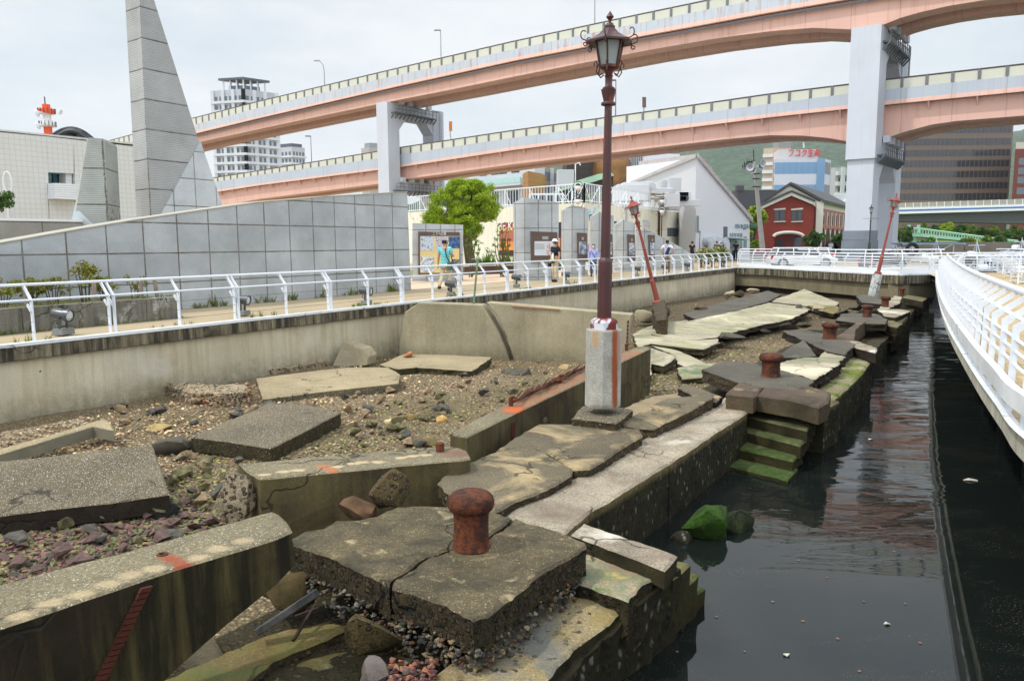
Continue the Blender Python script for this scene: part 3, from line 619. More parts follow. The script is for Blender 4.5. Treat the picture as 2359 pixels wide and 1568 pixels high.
slab('paving_slab', 'tan rimmed slab with dark middle beside the largest bollard', 'concrete slab', [(1007, 1111, .84), (1020, 1095, .84), (1075, 1065, .84), (1140, 1040, .82), (1190, 1030, .82), (1229, 1027, .81), (1258, 1042, .80), (1288, 1060, .79), (1320, 1078, .78), (1316, 1093, .78), (1280, 1116, .77), (1225, 1140, .76), (1179, 1158, .76), (1130, 1180, .78), (1060, 1150, .82), (1022, 1128, .84)], .16, [M_grey, M_brk], rough=.02, step=.08, seed=27, chip=.03)
slab('lamp_footing', 'broken square footing beneath the tall lamp plinth', 'footing', [(1328, 950, .93), (1340, 935, .93), (1400, 930, .93), (1459, 944, .93), (1440, 960, .92), (1419, 974, .92), (1370, 968, .92), (1316, 963, .92)], .16, [M_tan, M_brk], rough=.02, step=.08, seed=28)
rock_px('concrete_chunk', 'short stub of broken concrete left of the lamp footing', 'rubble', 1222, 955, 1262, 982, .72, M_tan, seed=3)

# slabs lying on the basin gravel
slab('fallen_slab', 'wide speckled slab at the left edge above the purple stones', 'concrete slab', [(0, 1062, .62), (120, 1050, .62), (220, 1037, .62), (350, 1022, .62), (370, 1075, .50), (390, 1137, .42), (250, 1158, .42), (112, 1172, .42), (0, 1187, .42), (-160, 1205, .42), (-160, 1080, .62)], .20, [M_tan, M_brk_d], rough=.012, step=.1, seed=40)
bl = thing('fallen_beam', 'long square concrete beam slanting up against the basin wall', 'concrete beam', P(120, 1030, .3))
slab('beam', None, None, [(0, 1033, .46), (120, 1000, .52), (240, 963, .56), (255, 975, .55), (262, 990, .53), (215, 981, .53), (100, 1015, .50), (0, 1045, .44), (-120, 1080, .40), (-120, 1066, .42)], .17, [M_tan_l, plain('beam_side', c8(128, 124, 106, .8), .85, var=.15, sc=3, bump=.5)], rough=.008, step=.12, parent=bl, seed=41)
slab('fallen_slab', 'large dark speckled slab tilted in the middle of the gravel', 'concrete slab', [(440, 1006, .46), (520, 970, .48), (590, 943, .50), (615, 927, .50), (660, 928, .50), (710, 932, .48), (785, 950, .44), (700, 994, .42), (624, 1032, .40), (530, 1017, .43)], .21, [M_tan, M_brk], rough=.012, step=.09, seed=42)
slab('fallen_slab', 'long pale speckled slab below the broken brick rubble', 'concrete slab', [(590, 871, .40), (740, 852, .44), (800, 846, .46), (895, 846, .46), (922, 861, .42), (918, 882, .36), (760, 899, .34), (604, 919, .32), (597, 895, .36)], .17, [M_tan_l, M_tan], rough=.012, step=.12, seed=43)
slab('fallen_slab', 'pale slab with a brick lump lying on its back corner', 'concrete slab', [(875, 839, .36), (930, 815, .40), (1030, 817, .40), (1133, 822, .38), (1110, 838, .36), (1087, 854, .32), (1030, 850, .34), (960, 845, .36), (915, 849, .36)], .18, [M_tan_l, M_brk], rough=.03, step=.1, seed=44)
rock_px('brick_lump', 'orange brown brick lump on the pale back slab', 'brick', 929, 809, 953, 826, .44, plain('brick_lump', c8(170, 110, 76), .85, var=.3, sc=20), seed=9)
M_std = concrete('standing_fragment', c8(170, 158, 130, .75), c8(146, 134, 108, .7), sc=2, grain=.25, pits=.15, bump=.5)
a = P(762, 848, .20); fr = [Q(762, 848, a.y), Q(845, 842, a.y+.1), Q(850, 821, a.y+.15), Q(838, 804, a.y+.2), Q(792, 787, a.y+.28), Q(785, 799, a.y+.24)]
one_mesh('concrete_fragment', 'upright five sided concrete fragment leaning near the basin wall', 'rubble', MB().prism(fr, (.16, .3, .02)), M_std, bevel=.02)
M_bk = stone_mat('orange_stones', [c8(190, 150, 110), c8(170, 120, 84), c8(200, 170, 140), c8(150, 132, 104), c8(176, 140, 120), c8(130, 110, 84)], .75)
M_mortar = concrete('rough_mortar', c8(186, 170, 142, .75), c8(146, 130, 104, .7), sc=5, grain=.5, pebble=.4, bump=1.3, bd=.03)
def conglo(name, label, pts, thick, n, seed, parent_loc, smin=.02, smax=.045):
    t = thing(name, label, 'rubble', parent_loc); slab('mortar', None, None, pts, thick, [M_mortar, M_mortar], rough=.04, step=.07, parent=t, seed=seed, relief=.03)
    rd = random.Random(seed); m = MB(); W = [P(*p) for p in pts]
    for i in range(n):
        k = rd.random()*len(W); a_ = int(k); p = W[a_].lerp(W[(a_+1) % len(W)], k-a_)
        scatter(m, (p.x+rd.uniform(-.05, .05), p.y+rd.uniform(-.05, .05), p.z-rd.uniform(-.01, thick)), rd.uniform(smin, smax), rd)
    tag(m.build('stone', M_bk, t), kind='stuff'); return t
conglo('rubble_strip', 'jagged slab of orange stones in mortar lying beside the basin wall', [(372, 880, .50), (420, 884, .54), (500, 885, .56), (572, 884, .54), (568, 902, .50), (500, 908, .48), (430, 902, .46)], .26, 260, 50, P(470, 905, .25), .03, .065)
conglo('rubble_strip', 'long low strip of mortar rubble against the foot of the wall', [(540, 844, .46), (620, 836, .50), (700, 826, .46), (746, 820, .44), (748, 832, .40), (660, 846, .42), (560, 856, .42)], .26, 240, 51, P(640, 850, .2), .025, .055)
conglo('rubble_strip', 'whitish rubble ridge under the long beam at the left edge', [(0, 995, .34), (60, 985, .36), (140, 970, .36), (190, 962, .34), (200, 978, .30), (100, 1000, .28), (0, 1025, .30)], .14, 90, 52, P(100, 990, .2))
M_dark = plain('asphalt_chunk', c8(92, 86, 74, .8), .95, var=.35, sc=9, bump=1)
M_blk = plain('black_cinder', c8(34, 33, 32), .9, var=.4, sc=12, bump=1)
rock_px('asphalt_chunk', 'dark grey chunk lying between the two speckled slabs', 'rubble', 328, 998, 450, 1072, .24, M_dark, seed=12, n=12)
rock_px('cinder_lump', 'black cinder lump at the foot of the basin wall', 'rock', 257, 929, 294, 949, .30, M_blk, seed=13)
rock_px('cinder_lump', 'black cinder lump on bare gravel behind the beam end', 'rock', 274, 967, 303, 986, .26, M_blk, seed=14)
rock_px('cinder_lump', 'black cinder lump under the corner of the wide left slab', 'rock', 340, 1158, 412, 1202, .18, M_blk, seed=15)
rock_px('stone', 'large yellowish stone on gravel left of the middle slab', 'rock', 330, 978, 395, 1003, .22, plain('yellow_stone', c8(150, 128, 84), .8, var=.4, sc=7, bump=.7), seed=16)
rock_px('stone', 'white angular stone lying on green gravel', 'rock', 820, 990, 843, 1006, .16, plain('white_stone', c8(205, 200, 184), .8), seed=17)
rock_px('stone', 'orange and green angular stone on the right of the gravel', 'rock', 1005, 955, 1030, 981, .16, plain('orange_stone', c8(180, 145, 90), .8, var=.4, sc=12), seed=18)
rock_px('stone', 'brown pyramidal stone standing on the gravel', 'rock', 930, 950, 961, 975, .16, plain('brown_stone', c8(118, 98, 60), .85, var=.3, sc=12), seed=19)
rock_px('stone', 'pale cylindrical stone lying among green pebbles', 'rock', 885, 963, 911, 985, .16, plain('cream_stone', c8(190, 170, 130), .8), seed=20)
rock_px('stone', 'dark mossy stone against the far parapet piece', 'rock', 965, 1005, 1010, 1032, .16, plain('olive_stone', c8(110, 96, 62), .85, var=.4, sc=9), seed=21)
rock_px('stone', 'flat dark rubble stone below the crack of the upright wall', 'rock', 1155, 848, 1222, 872, .15, M_dark, seed=22)
rock_px('stone', 'tan block stone below the upright wall near the lamp', 'rock', 1284, 838, 1312, 853, .15, plain('tan_stone', c8(165, 140, 100), .85, var=.2), seed=23)

# ---------------------------------------------------------------- parapet pieces (tipped wall lengths)
def patches(y_pairs, z, r, c, a=.8):
    return [(P(x, y, z), r, c, a) for x, y in y_pairs]
RS = c8(150, 88, 56); PL = c8(214, 190, 150, .9)
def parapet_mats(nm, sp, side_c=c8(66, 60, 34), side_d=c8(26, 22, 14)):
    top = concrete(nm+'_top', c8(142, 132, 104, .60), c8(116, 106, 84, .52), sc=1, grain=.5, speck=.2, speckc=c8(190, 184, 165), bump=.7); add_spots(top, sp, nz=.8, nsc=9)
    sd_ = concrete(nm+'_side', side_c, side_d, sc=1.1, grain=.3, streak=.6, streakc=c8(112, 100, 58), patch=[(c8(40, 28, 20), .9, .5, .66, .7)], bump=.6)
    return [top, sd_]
pp1 = [(45, 1418), (118, 1388), (186, 1368), (248, 1345), (300, 1325), (355, 1310), (455, 1285), (500, 1265), (560, 1245)]
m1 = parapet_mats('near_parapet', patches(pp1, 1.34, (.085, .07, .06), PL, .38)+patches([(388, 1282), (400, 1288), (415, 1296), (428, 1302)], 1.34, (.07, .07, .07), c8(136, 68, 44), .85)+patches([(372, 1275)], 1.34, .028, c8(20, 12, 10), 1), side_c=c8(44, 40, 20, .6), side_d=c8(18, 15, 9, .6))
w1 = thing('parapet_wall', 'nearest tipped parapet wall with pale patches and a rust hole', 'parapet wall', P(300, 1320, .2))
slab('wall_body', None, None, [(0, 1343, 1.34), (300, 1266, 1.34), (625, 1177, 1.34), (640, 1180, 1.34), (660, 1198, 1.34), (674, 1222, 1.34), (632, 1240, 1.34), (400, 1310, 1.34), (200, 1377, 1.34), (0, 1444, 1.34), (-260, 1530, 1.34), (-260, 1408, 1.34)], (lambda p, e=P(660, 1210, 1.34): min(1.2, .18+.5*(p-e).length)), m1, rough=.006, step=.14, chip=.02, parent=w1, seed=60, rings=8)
M_tile = plain('red_tile', c8(96, 48, 34, .6), .75, var=.25, sc=7)
def tile_strip(par, top, bot, w_px, A, dr, n, z_off=.006, gap=.2):
    """column of red tiles set into an upright face through A along dr"""
    m = MB(); nr = Vector((dr[1], -dr[0], 0)).normalized()
    if nr.y > 0: nr = -nr
    for i in range(n):
        t0, t1 = i/n, (i+1-gap)/n
        q = [(lerp(top[0], bot[0], t)+s*w_px/2, lerp(top[1], bot[1], t)-s*w_px*.12) for t, s in ((t0, -1), (t0, 1), (t1, 1), (t1, -1))]
        p = [V(a_, b_, A, dr)+nr*z_off for a_, b_ in q]; m.prism(p, -nr*.02)
    return m.build('red_tile_strip', M_tile, par)
A1 = P(632, 1241, 1.34); D1 = (P(0, 1446, 1.34)-A1).to_2d().normalized()
tile_strip(w1, (338, 1352), (196, 1640), 26, A1, D1, 20)
MB().lathe([(.03, -.02), (.034, .004), (.02, .004), (.018, -.01)], 10, P(374, 1276, 1.34)).build('pipe_stub', M_rust, w1)
pp2 = [(610, 1092), (650, 1086), (690, 1082), (775, 1074), (810, 1068), (835, 1064), (870, 1063), (925, 1054), (950, 1050), (980, 1047)]
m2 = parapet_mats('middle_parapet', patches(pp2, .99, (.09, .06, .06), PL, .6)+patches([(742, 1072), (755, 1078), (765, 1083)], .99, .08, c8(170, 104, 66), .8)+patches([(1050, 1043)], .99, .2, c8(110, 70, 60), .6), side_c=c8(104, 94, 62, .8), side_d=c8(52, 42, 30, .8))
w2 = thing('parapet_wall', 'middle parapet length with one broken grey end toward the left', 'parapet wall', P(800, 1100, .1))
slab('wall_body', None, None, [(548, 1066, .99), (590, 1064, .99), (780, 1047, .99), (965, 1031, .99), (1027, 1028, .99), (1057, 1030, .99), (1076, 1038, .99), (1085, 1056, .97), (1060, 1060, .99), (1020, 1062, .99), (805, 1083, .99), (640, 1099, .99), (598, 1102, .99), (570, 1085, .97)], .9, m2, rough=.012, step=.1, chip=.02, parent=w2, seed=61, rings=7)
A2 = P(600, 1101, .99); D2 = (P(1060, 1055, .99)-A2).to_2d().normalized()
tile_strip(w2, (711, 1110), (678, 1228), 17, A2, D2, 8); tile_strip(w2, (1008, 1077), (984, 1168), 12, A2, D2, 8)
MB().lathe([(.045, 0), (.045, .09), (.03, .1)], 10, P(1014, 1040, .985)).build('pipe_stub', M_rust, w2)
rock_px('concrete_chunk', 'pale broken concrete chunk at the left end of the middle parapet', 'rubble', 498, 1082, 588, 1208, .78, M_mortar, seed=30, dep=.6)
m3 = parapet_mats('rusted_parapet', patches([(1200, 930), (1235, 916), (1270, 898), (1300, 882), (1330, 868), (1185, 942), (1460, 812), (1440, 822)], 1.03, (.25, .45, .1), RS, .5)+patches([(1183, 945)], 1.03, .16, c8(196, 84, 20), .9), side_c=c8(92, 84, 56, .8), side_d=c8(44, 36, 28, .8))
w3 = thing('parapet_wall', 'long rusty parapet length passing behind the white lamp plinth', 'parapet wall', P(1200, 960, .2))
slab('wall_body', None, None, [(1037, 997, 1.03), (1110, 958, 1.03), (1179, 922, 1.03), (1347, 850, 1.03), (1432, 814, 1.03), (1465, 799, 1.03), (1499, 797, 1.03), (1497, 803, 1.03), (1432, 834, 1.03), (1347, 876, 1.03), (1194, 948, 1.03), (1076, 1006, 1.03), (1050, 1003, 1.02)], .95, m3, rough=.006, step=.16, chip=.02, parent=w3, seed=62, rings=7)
A3 = P(1074, 1007, 1.03); D3 = (P(1499, 800, 1.03)-A3).to_2d().normalized()
for tp, bt_, wd in [((1184, 972), (1180, 1010), 9), ((1299, 912), (1292, 972), 8), ((1456, 832), (1445, 925), 6)]: tile_strip(w3, tp, bt_, wd, A3, D3, 9)
rb = MB(); rd = random.Random(8)
for i in range(46):
    t = i/45; x, y = lerp(1182, 1348, t), lerp(924, 848, t); a_ = P(x, y, 1.05+.02*math.sin(i)); b_ = P(x+24+rd.uniform(-6, 8), y-16-rd.uniform(0, 8), 1.10+rd.uniform(-.02, .04)); rb.tube(a_, b_, .011, n=5)
rb.path([P(lerp(1182, 1348, i/12), lerp(926, 847, i/12), 1.08+.03*math.sin(i*1.7)) for i in range(13)], .014, 6); rb.path([P(lerp(1190, 1348, i/12), lerp(920, 843, i/12), 1.1+.03*math.cos(i*2.1)) for i in range(13)], .012, 6)
one_mesh('rusted_reinforcement', 'twisted rusty steel bars lying along the rusty parapet', 'steel bars', rb, M_rust)
for i, (x, y, l) in enumerate([(1177, 935, 'rusty bracket stub at the left end of the rusty parapet'), (1290, 882, 'rusty bracket stub beside the white lamp plinth'), (1443, 806, 'rusty bracket stub right of the white lamp plinth')]):
    m = MB(); c = P(x, y, 1.03); m.box(c+Vector((0, 0, .05)), (.05, .05, .12), .5); m.box(c+Vector((.02, 0, .12)), (.09, .05, .03), .5, taper=.8); one_mesh('rusty_stub', l, 'steel bracket', m, M_rust, bevel=.006)

# upright cracked wall across the basin
M_up = concrete('upright_wall', c8(166, 156, 128, .85), c8(132, 122, 98, .78), sc=.8, grain=.25, speck=.12, streak=.25, streakc=c8(100, 90, 64), moss=(.1, .55, .35), mossc=c8(76, 70, 42), mossamt=.6, pits=.2, bump=.5, cracks=0)
up = thing('upright_wall', 'upright concrete wall split by a wide crack across the basin', 'wall', P(1150, 838, .1))
YA, YB = 20.3, 19.2
def UW(px, py): return Q(px, py, lerp(YA, YB, (px-917)/(1455-917)))
off = Vector((.12, .45, 0))
MB().prism([UW(917, 850), UW(918, 826), UW(921, 783), UW(932, 719), UW(965, 697), UW(1108, 702), UW(1128, 730), UW(1148, 765), UW(1165, 805), UW(1180, 850)], off).build('wall_piece', M_up, up, bevel=.02)
MB().prism([UW(1190, 855), UW(1180, 815), UW(1165, 770), UW(1145, 728), UW(1120, 696), UW(1179, 701), UW(1300, 711), UW(1456, 724), UW(1449, 760), UW(1440, 862)], off).build('wall_piece', M_up, up, bevel=.02)
MB().prism([UW(1180, 704), UW(1290, 712), UW(1290, 715), UW(1180, 707)], (0, -.03, 0)).build('rust_stain_rim', plain('rust_rim', c8(150, 112, 84), .8), up)
Au, Du = UW(1300, 760), (UW(1440, 760)-UW(1300, 760)).to_2d().normalized()
tile_strip(up, (1447, 738), (1444, 800), 4, Au, Du, 7)
p = UW(1090, 700); m = MB(); m.bar(p+Vector((0, .2, -.05)), p+Vector((.12, .25, 1.15)), .05, .07); m.bar(p+Vector((-.05, .25, 1.15)), p+Vector((.22, .25, 1.15)), .05, .03)
one_mesh('green_post', 'slightly leaning green painted steel post on the upright wall', 'post', m, concrete('peeling_green', c8(96, 140, 96, .8), c8(140, 140, 110, .8), sc=6, patch=[(c8(60, 110, 70), 8, .5, .6, .8)]), bevel=.006)

# near rocks and debris
M_rk = concrete('pebbly_rock', c8(128, 108, 72, .65), c8(82, 72, 44, .6), sc=3, grain=.5, pebble=.35, moss=(.3, .9, .6), mossc=c8(96, 92, 24), mossamt=.55, bump=1.3, bd=.03)
rock_px('boulder', 'tall pointed concrete boulder standing behind the cracked slab', 'rock', 850, 1072, 947, 1176, 1.0, M_rk, seed=31, n=14, dep=.7)
rock_px('boulder', 'smaller brown rock leaning left of the tall pointed boulder', 'rock', 778, 1140, 866, 1215, .82, plain('brown_rock', c8(108, 82, 58, .8), .9, var=.4, sc=8, bump=1.2), seed=32, dep=.7)
rock_px('boulder', 'pebbly yellow boulder propped under the cracked slab', 'rock', 792, 1398, 930, 1524, .60, M_rk, seed=33, n=14, dep=.6)
rock_px('boulder', 'dark rounded rock in the gap behind the cracked slab', 'rock', 590, 1308, 735, 1410, .55, plain('dark_rock', c8(84, 72, 42, .8), .9, var=.5, sc=7, bump=1.4), seed=34, dep=.8)
rock_px('boulder', 'grey rounded rock at the bottom edge of the picture', 'rock', 826, 1512, 900, 1600, .50, plain('grey_rock', c8(120, 110, 104, .8), .9, var=.4, sc=9, bump=1.4), seed=35)
rock_px('boulder', 'shaded concrete boulder low behind the dark parapet face', 'rock', 350, 1440, 545, 1600, .25, plain('grey_lump', c8(96, 88, 70, .8), .9, var=.5, sc=5, bump=1.4), seed=36, dep=.8)
rock_px('boulder', 'brick coloured stone under the near corner of the cracked slab', 'rock', 1060, 1470, 1092, 1505, .58, plain('brick_stone', c8(170, 120, 84), .85, var=.3, sc=14, bump=1), seed=37)
rock_px('boulder', 'rough chunk between the timber and the pebbly boulder', 'rock', 920, 1440, 1060, 1560, .40, M_conglo, seed=38, dep=.8)
M_moss = concrete('bright_moss_rock', c8(70, 112, 12, .6), c8(28, 50, 10, .5), sc=7, grain=.6, patch=[(c8(22, 34, 8), 3, .5, .64, .8)], bump=1.2, bd=.03)
rock_px('mossy_rock', 'bright green mossy rock standing in the channel', 'rock', 1566, 1160, 1682, 1262, .10, M_moss, seed=39, n=12, dep=.8, detail=2, amp=.05)
rock_px('mossy_rock', 'lower dull green rock touching the bright mossy one', 'rock', 1640, 1172, 1742, 1240, .03, concrete('dull_moss', c8(64, 78, 32, .6), c8(34, 42, 24, .6), sc=6, grain=.5, bump=1.5, bd=.04), seed=40, dep=.9, n=12, detail=2, amp=.05)
rock_px('mossy_rock', 'wet dark stone left of the bright mossy rock', 'rock', 1545, 1222, 1600, 1262, .0, M_barn, seed=41)
slab('broken_paving', 'mossy broken paving strip leading under the pebbly boulder', 'concrete slab', [(376, 1562, .42), (590, 1471, .42), (665, 1447, .42), (753, 1434, .42), (808, 1436, .43), (815, 1442, .43), (790, 1453, .42), (715, 1485, .41), (627, 1520, .40), (560, 1575, .40), (400, 1640, .40), (250, 1650, .40)], .12, [M_olive, M_brk], rough=.025, step=.07, seed=63)
slab('broken_paving', 'ochre paving piece at the bottom edge below the mossy strip', 'concrete slab', [(590, 1590, .33), (690, 1523, .33), (765, 1503, .34), (798, 1497, .34), (832, 1520, .33), (860, 1560, .33), (900, 1600, .33), (760, 1680, .33), (600, 1680, .33)], .12, [M_olive, M_brk], rough=.02, step=.07, seed=64)
tb = MB(); a_, b_ = P(592, 1456, .5), P(733, 1362, .72); tb.bar(a_, b_, .07, .05, up=(0, .3, 1))
one_mesh('timber', 'charred grey timber lying in the gap under the cracked slab', 'timber', tb, plain('charred_timber', c8(78, 78, 76), .85, var=.5, sc=9, bump=1), bevel=.006)
tb = MB(); tb.bar(P(675, 1475, .45), P(725, 1395, .55), .018, .02); tb.bar(P(680, 1420, .5), P(735, 1400, .55), .02, .02)
one_mesh('stick', 'thin dark sticks crossing below the charred timber', 'stick', tb, plain('dark_stick', c8(52, 42, 32), .9))
# clump of purple pebbles
M_purp = stone_mat('purple_stones', [c8(120, 74, 68), c8(140, 96, 80), c8(96, 60, 62), c8(160, 116, 90), c8(110, 92, 84), c8(92, 66, 70), c8(170, 104, 74)], .75)
pc = thing('pebble_clump', 'clump of reddish purple pebbles beside the grey rock', 'pebbles', P(940, 1560, .5), None); rd = random.Random(5)
slab('clump_base', None, None, [(895, 1530, .52), (940, 1512, .53), (990, 1520, .53), (1010, 1570, .52), (960, 1610, .52), (890, 1600, .52)], .3, [M_conglo, M_conglo], rough=.02, step=.06, parent=pc, seed=65)
m = MB()
for i in range(95):
    c = P(rd.uniform(897, 1000), rd.uniform(1520, 1590), .53+rd.uniform(-.01, .03)); scatter(m, c, rd.uniform(.014, .038), rd)
tag(m.build('pebble', M_purp, pc), kind='stuff')

# ---------------------------------------------------------------- gravel
M_gtan = stone_mat('tan_gravel', [c8(156, 134, 100), c8(128, 112, 84), c8(172, 148, 112), c8(112, 100, 80), c8(150, 118, 92), c8(98, 92, 82), c8(184, 168, 134), c8(136, 108, 78), c8(88, 80, 68)], 1.5)
M_ggrn = stone_mat('mossy_gravel', [c8(122, 118, 66), c8(104, 102, 54), c8(134, 128, 86), c8(92, 84, 58), c8(112, 86, 74), c8(86, 92, 80), c8(140, 132, 92), c8(98, 74, 66), c8(70, 66, 44)], 1.4)
M_gpur = stone_mat('purple_gravel', [c8(98, 70, 68), c8(88, 92, 62), c8(116, 84, 76), c8(74, 66, 60), c8(104, 104, 66), c8(84, 66, 64), c8(122, 112, 76), c8(62, 58, 50)], 1.2)
def in_basin(x, y):
    u, s = prom_uv(x, y); U, v = quay_uv(x, y); return s > .05 and v < -.25
def zone(x, y):
    u, s = prom_uv(x, y); f = s+1.2*noise.noise(Vector((x*.5, y*.5, 5)))
    if u < -.8 and s > 4.6: return 2
    if (f > 4.3 and u < 9) or f > 6.2: return 1
    return 0
rd = random.Random(11); G = [MB(), MB(), MB()]; cnt = 0
for i in range(44000):
    px = rd.uniform(-40, 1420); py = 822+(rd.random()**1.25)*540
    p = P(px, py, .15)
    if not in_basin(p.x, p.y) or p.y > 23: continue
    z_ = floor_z(p.x, p.y); p = P(px, py, z_)
    # screens: leave out what stands under the slabs in front
    k = zone(p.x, p.y); s = rd.choice([.014, .018, .024, .03, .038])*(1.0 if k < 2 else 1.25)*(1 if rd.random() > .06 else 1.7)
    scatter(G[k], (p.x, p.y, z_+s*.15), s, rd, .7); cnt += 1
    if cnt > 24000: break
for k, (nm) in enumerate(['tan gravel', 'green', 'purple']):
    if G[k].f: tag(G[k].build('gravel', [M_gtan, M_ggrn, M_gpur][k], org=(0, 12, 0)), ['dry tan gravel over the basin floor', 'green algae covered gravel in the middle of the basin', 'purple and green gravel near the nearest parapet'][k], 'gravel', None, 'stuff')
G = [MB(), MB()]
for i in range(5200):            # gravel farther along the basin
    px = rd.uniform(1420, 2000); py = rd.uniform(690, 905); p = P(px, py, .35)
    if not in_basin(p.x, p.y): continue
    z_ = floor_z(p.x, p.y); s = rd.uniform(.03, .06); scatter(G[0], (p.x, p.y, z_+.005), s, rd, .6)
tag(G[0].build('gravel', M_ggrn, org=(5, 20, 0)), 'wet brown gravel between the tilted far slabs', 'gravel', None, 'stuff')
# larger loose stones, each its own
mats_s = [plain('stone_tan', c8(146, 126, 98, .9), .85, var=.5, sc=14, bump=1.2), plain('stone_olive', c8(112, 106, 74, .85), .85, var=.6, sc=12, bump=1.2), plain('stone_purple', c8(106, 84, 78, .85), .85, var=.5, sc=12, bump=1.2), plain('stone_grey', c8(92, 88, 80, .85), .85, var=.5, sc=12, bump=1.2)]
rd = random.Random(21); done_s = 0; protos = {}
MARKS = [('by the middle tilted slab', P(610, 985, .3)), ('by the long pale slab', P(760, 890, .3)), ('under the pale back slab', P(1000, 850, .3)), ('near the upright wall', P(1250, 860, .2)), ('behind the middle parapet', P(820, 1020, .2)), ('by the left end of the middle parapet', P(480, 1130, .2)), ('beside the wide left slab', P(400, 1080, .2)), ('behind the nearest parapet', P(330, 1230, .15)), ('at the left edge behind the nearest parapet', P(60, 1300, .1)), ('near the beam end', P(300, 970, .25)), ('beside the rusty parapet', P(1150, 920, .2)), ('in the open middle gravel', P(930, 940, .2))]
def stone_label(x, y, q, mi):
    w_ = min(MARKS, key=lambda k: (k[1].x-x)**2+(k[1].y-y)**2)[0]
    return ('small ' if q < .9 else 'hand sized ' if q < 1.4 else 'large ')+['tan', 'olive', 'purple', 'grey'][mi]+' loose stone '+w_
zones = [((600, 1010), (905, 1030), .22, 70), ((0, 560), (1190, 1330), .12, 60), ((390, 560), (1055, 1180), .16, 34), ((250, 620), (930, 1000), .24, 30), ((1000, 1300), (860, 960), .16, 36)]
for (xr, yr, zz, n) in zones:
    for i in range(int(n*1.28)):
        px, py = rd.uniform(*xr), rd.uniform(*yr); p = P(px, py, zz)
        if not in_basin(p.x, p.y): continue
        z_ = floor_z(p.x, p.y); p = P(px, py, z_); k = zone(p.x, p.y); mi = rd.choice([[0, 0, 3, 0], [1, 1, 0, 3], [2, 2, 1, 3]][k]); key = (mi, rd.randrange(4))
        lab = ['tan angular stone lying loose on the basin gravel', 'olive stained stone lying loose on the basin gravel', 'purple angular stone lying loose near the parapet', 'grey angular stone lying loose on the basin gravel'][mi]
        if key not in protos:
            o = rock('loose_stone', lab, 'stone', (0, 0, 0), (.13, .10, .075), mats_s[mi], seed=200+mi*10+key[1], n=11, detail=0, group=['tan', 'olive', 'purple', 'grey'][mi]+' loose stones on the gravel'); protos[key] = o
        else: o = protos[key].copy(); COL.objects.link(o)
        o.location = (p.x, p.y, z_+.005); o.rotation_euler = (rd.uniform(-.3, .3), rd.uniform(-.3, .3), rd.uniform(0, 6.28)); q = rd.choice([.5, .6, .8, 1.0, 1.2, 1.5, 1.9]); o.scale = (q, q*rd.uniform(.75, 1.15), q); o['label'] = stone_label(p.x, p.y, q, mi); o['group'] = 'loose stones '+o['label'].split(' stone ')[1]

# ---------------------------------------------------------------- tilted paving farther along
def far_slab(lab, pts, th=.18, mats=None, sd=0, rough=.05, nm='tilted_slab'):
    return slab(nm, lab, 'concrete slab', pts, th, mats or [M_pale, M_brk_d], rough=rough, step=.22, seed=sd, chip=.03, relief=.02)
far_slab('grey rear slab along the foot of the far basin wall', [(1575, 722, .50), (1640, 702, .52), (1769, 669, .60), (1800, 678, .60), (1769, 694, .62), (1654, 726, .60), (1610, 738, .58)], mats=[M_greyd, M_brk_d], sd=70)
far_slab('pale peaked slab rising to a ridge below the bridge', [(1768, 694, .50), (1810, 681, .62), (1853, 665, .85), (1890, 680, .70), (1932, 696, .52), (1925, 706, .45), (1880, 708, .45), (1830, 700, .5)], sd=71)
far_slab('broad pale slab stained green along its broken front', [(1500, 768, .50), (1560, 745, .55), (1620, 732, .60), (1690, 717, .65), (1770, 697, .62), (1850, 706, .55), (1868, 712, .5), (1832, 730, .5), (1792, 741, .48), (1760, 746, .48), (1720, 757, .48), (1662, 770, .46), (1650, 776, .46), (1580, 784, .46)], sd=72, rough=.07)
far_slab('long low pale slab behind the rusty parapet end', [(1457, 770, .42), (1478, 757, .46), (1520, 744, .48), (1585, 737, .5), (1560, 748, .5), (1500, 768, .46), (1590, 784, .46), (1655, 780, .44), (1657, 788, .44), (1620, 803, .40), (1585, 800, .40), (1500, 790, .42), (1470, 800, .42)], sd=73, mats=[M_pale, M_brk], rough=.05)
far_slab('greenish slab sloping down beside the rusty parapet end', [(1470, 812, .40), (1502, 801, .42), (1556, 819, .42), (1545, 832, .36), (1530, 842, .33), (1500, 836, .34), (1494, 870, .30), (1498, 820, .34)], sd=74, mats=[M_pale, M_brk])
far_slab('narrow pale slab strip leading toward the second bollard', [(1500, 795, .40), (1560, 806, .38), (1600, 822, .32), (1640, 842, .26), (1600, 850, .24), (1560, 835, .30), (1556, 818, .34)], sd=75)
far_slab('green patch of wet paving before the second bollard', [(1560, 846, .30), (1600, 838, .30), (1650, 836, .30), (1618, 868, .24), (1570, 872, .22)], sd=76, mats=[M_ledge_g, M_brk])
far_slab('yellow green triangular slab falling into the far hole', [(1860, 703, .50), (1930, 705, .48), (1935, 718, .42), (1920, 722, .38), (1890, 715, .42)], sd=77, mats=[M_olive, M_brk_d])
rd = random.Random(31)
far_bits = [(1655, 765, 1712, 780), (1500, 705, 1545, 738), (1460, 712, 1512, 744), (1700, 745, 1730, 752), (1832, 700, 1850, 716), (1835, 742, 1866, 756), (1872, 703, 1900, 716), (1790, 742, 1835, 758), (1930, 712, 1960, 724), (1688, 668, 1716, 686), (1665, 668, 1690, 690), (1648, 787, 1668, 803), (1955, 700, 1985, 716), (1975, 690, 2005, 704), (1640, 855, 1665, 875), (1862, 760, 1896, 772), (2000, 716, 2030, 728), (1950, 722, 1975, 738), (1720, 664, 1748, 676), (1752, 758, 1776, 768), (1880, 786, 1902, 800), (1600, 706, 1632, 716)]
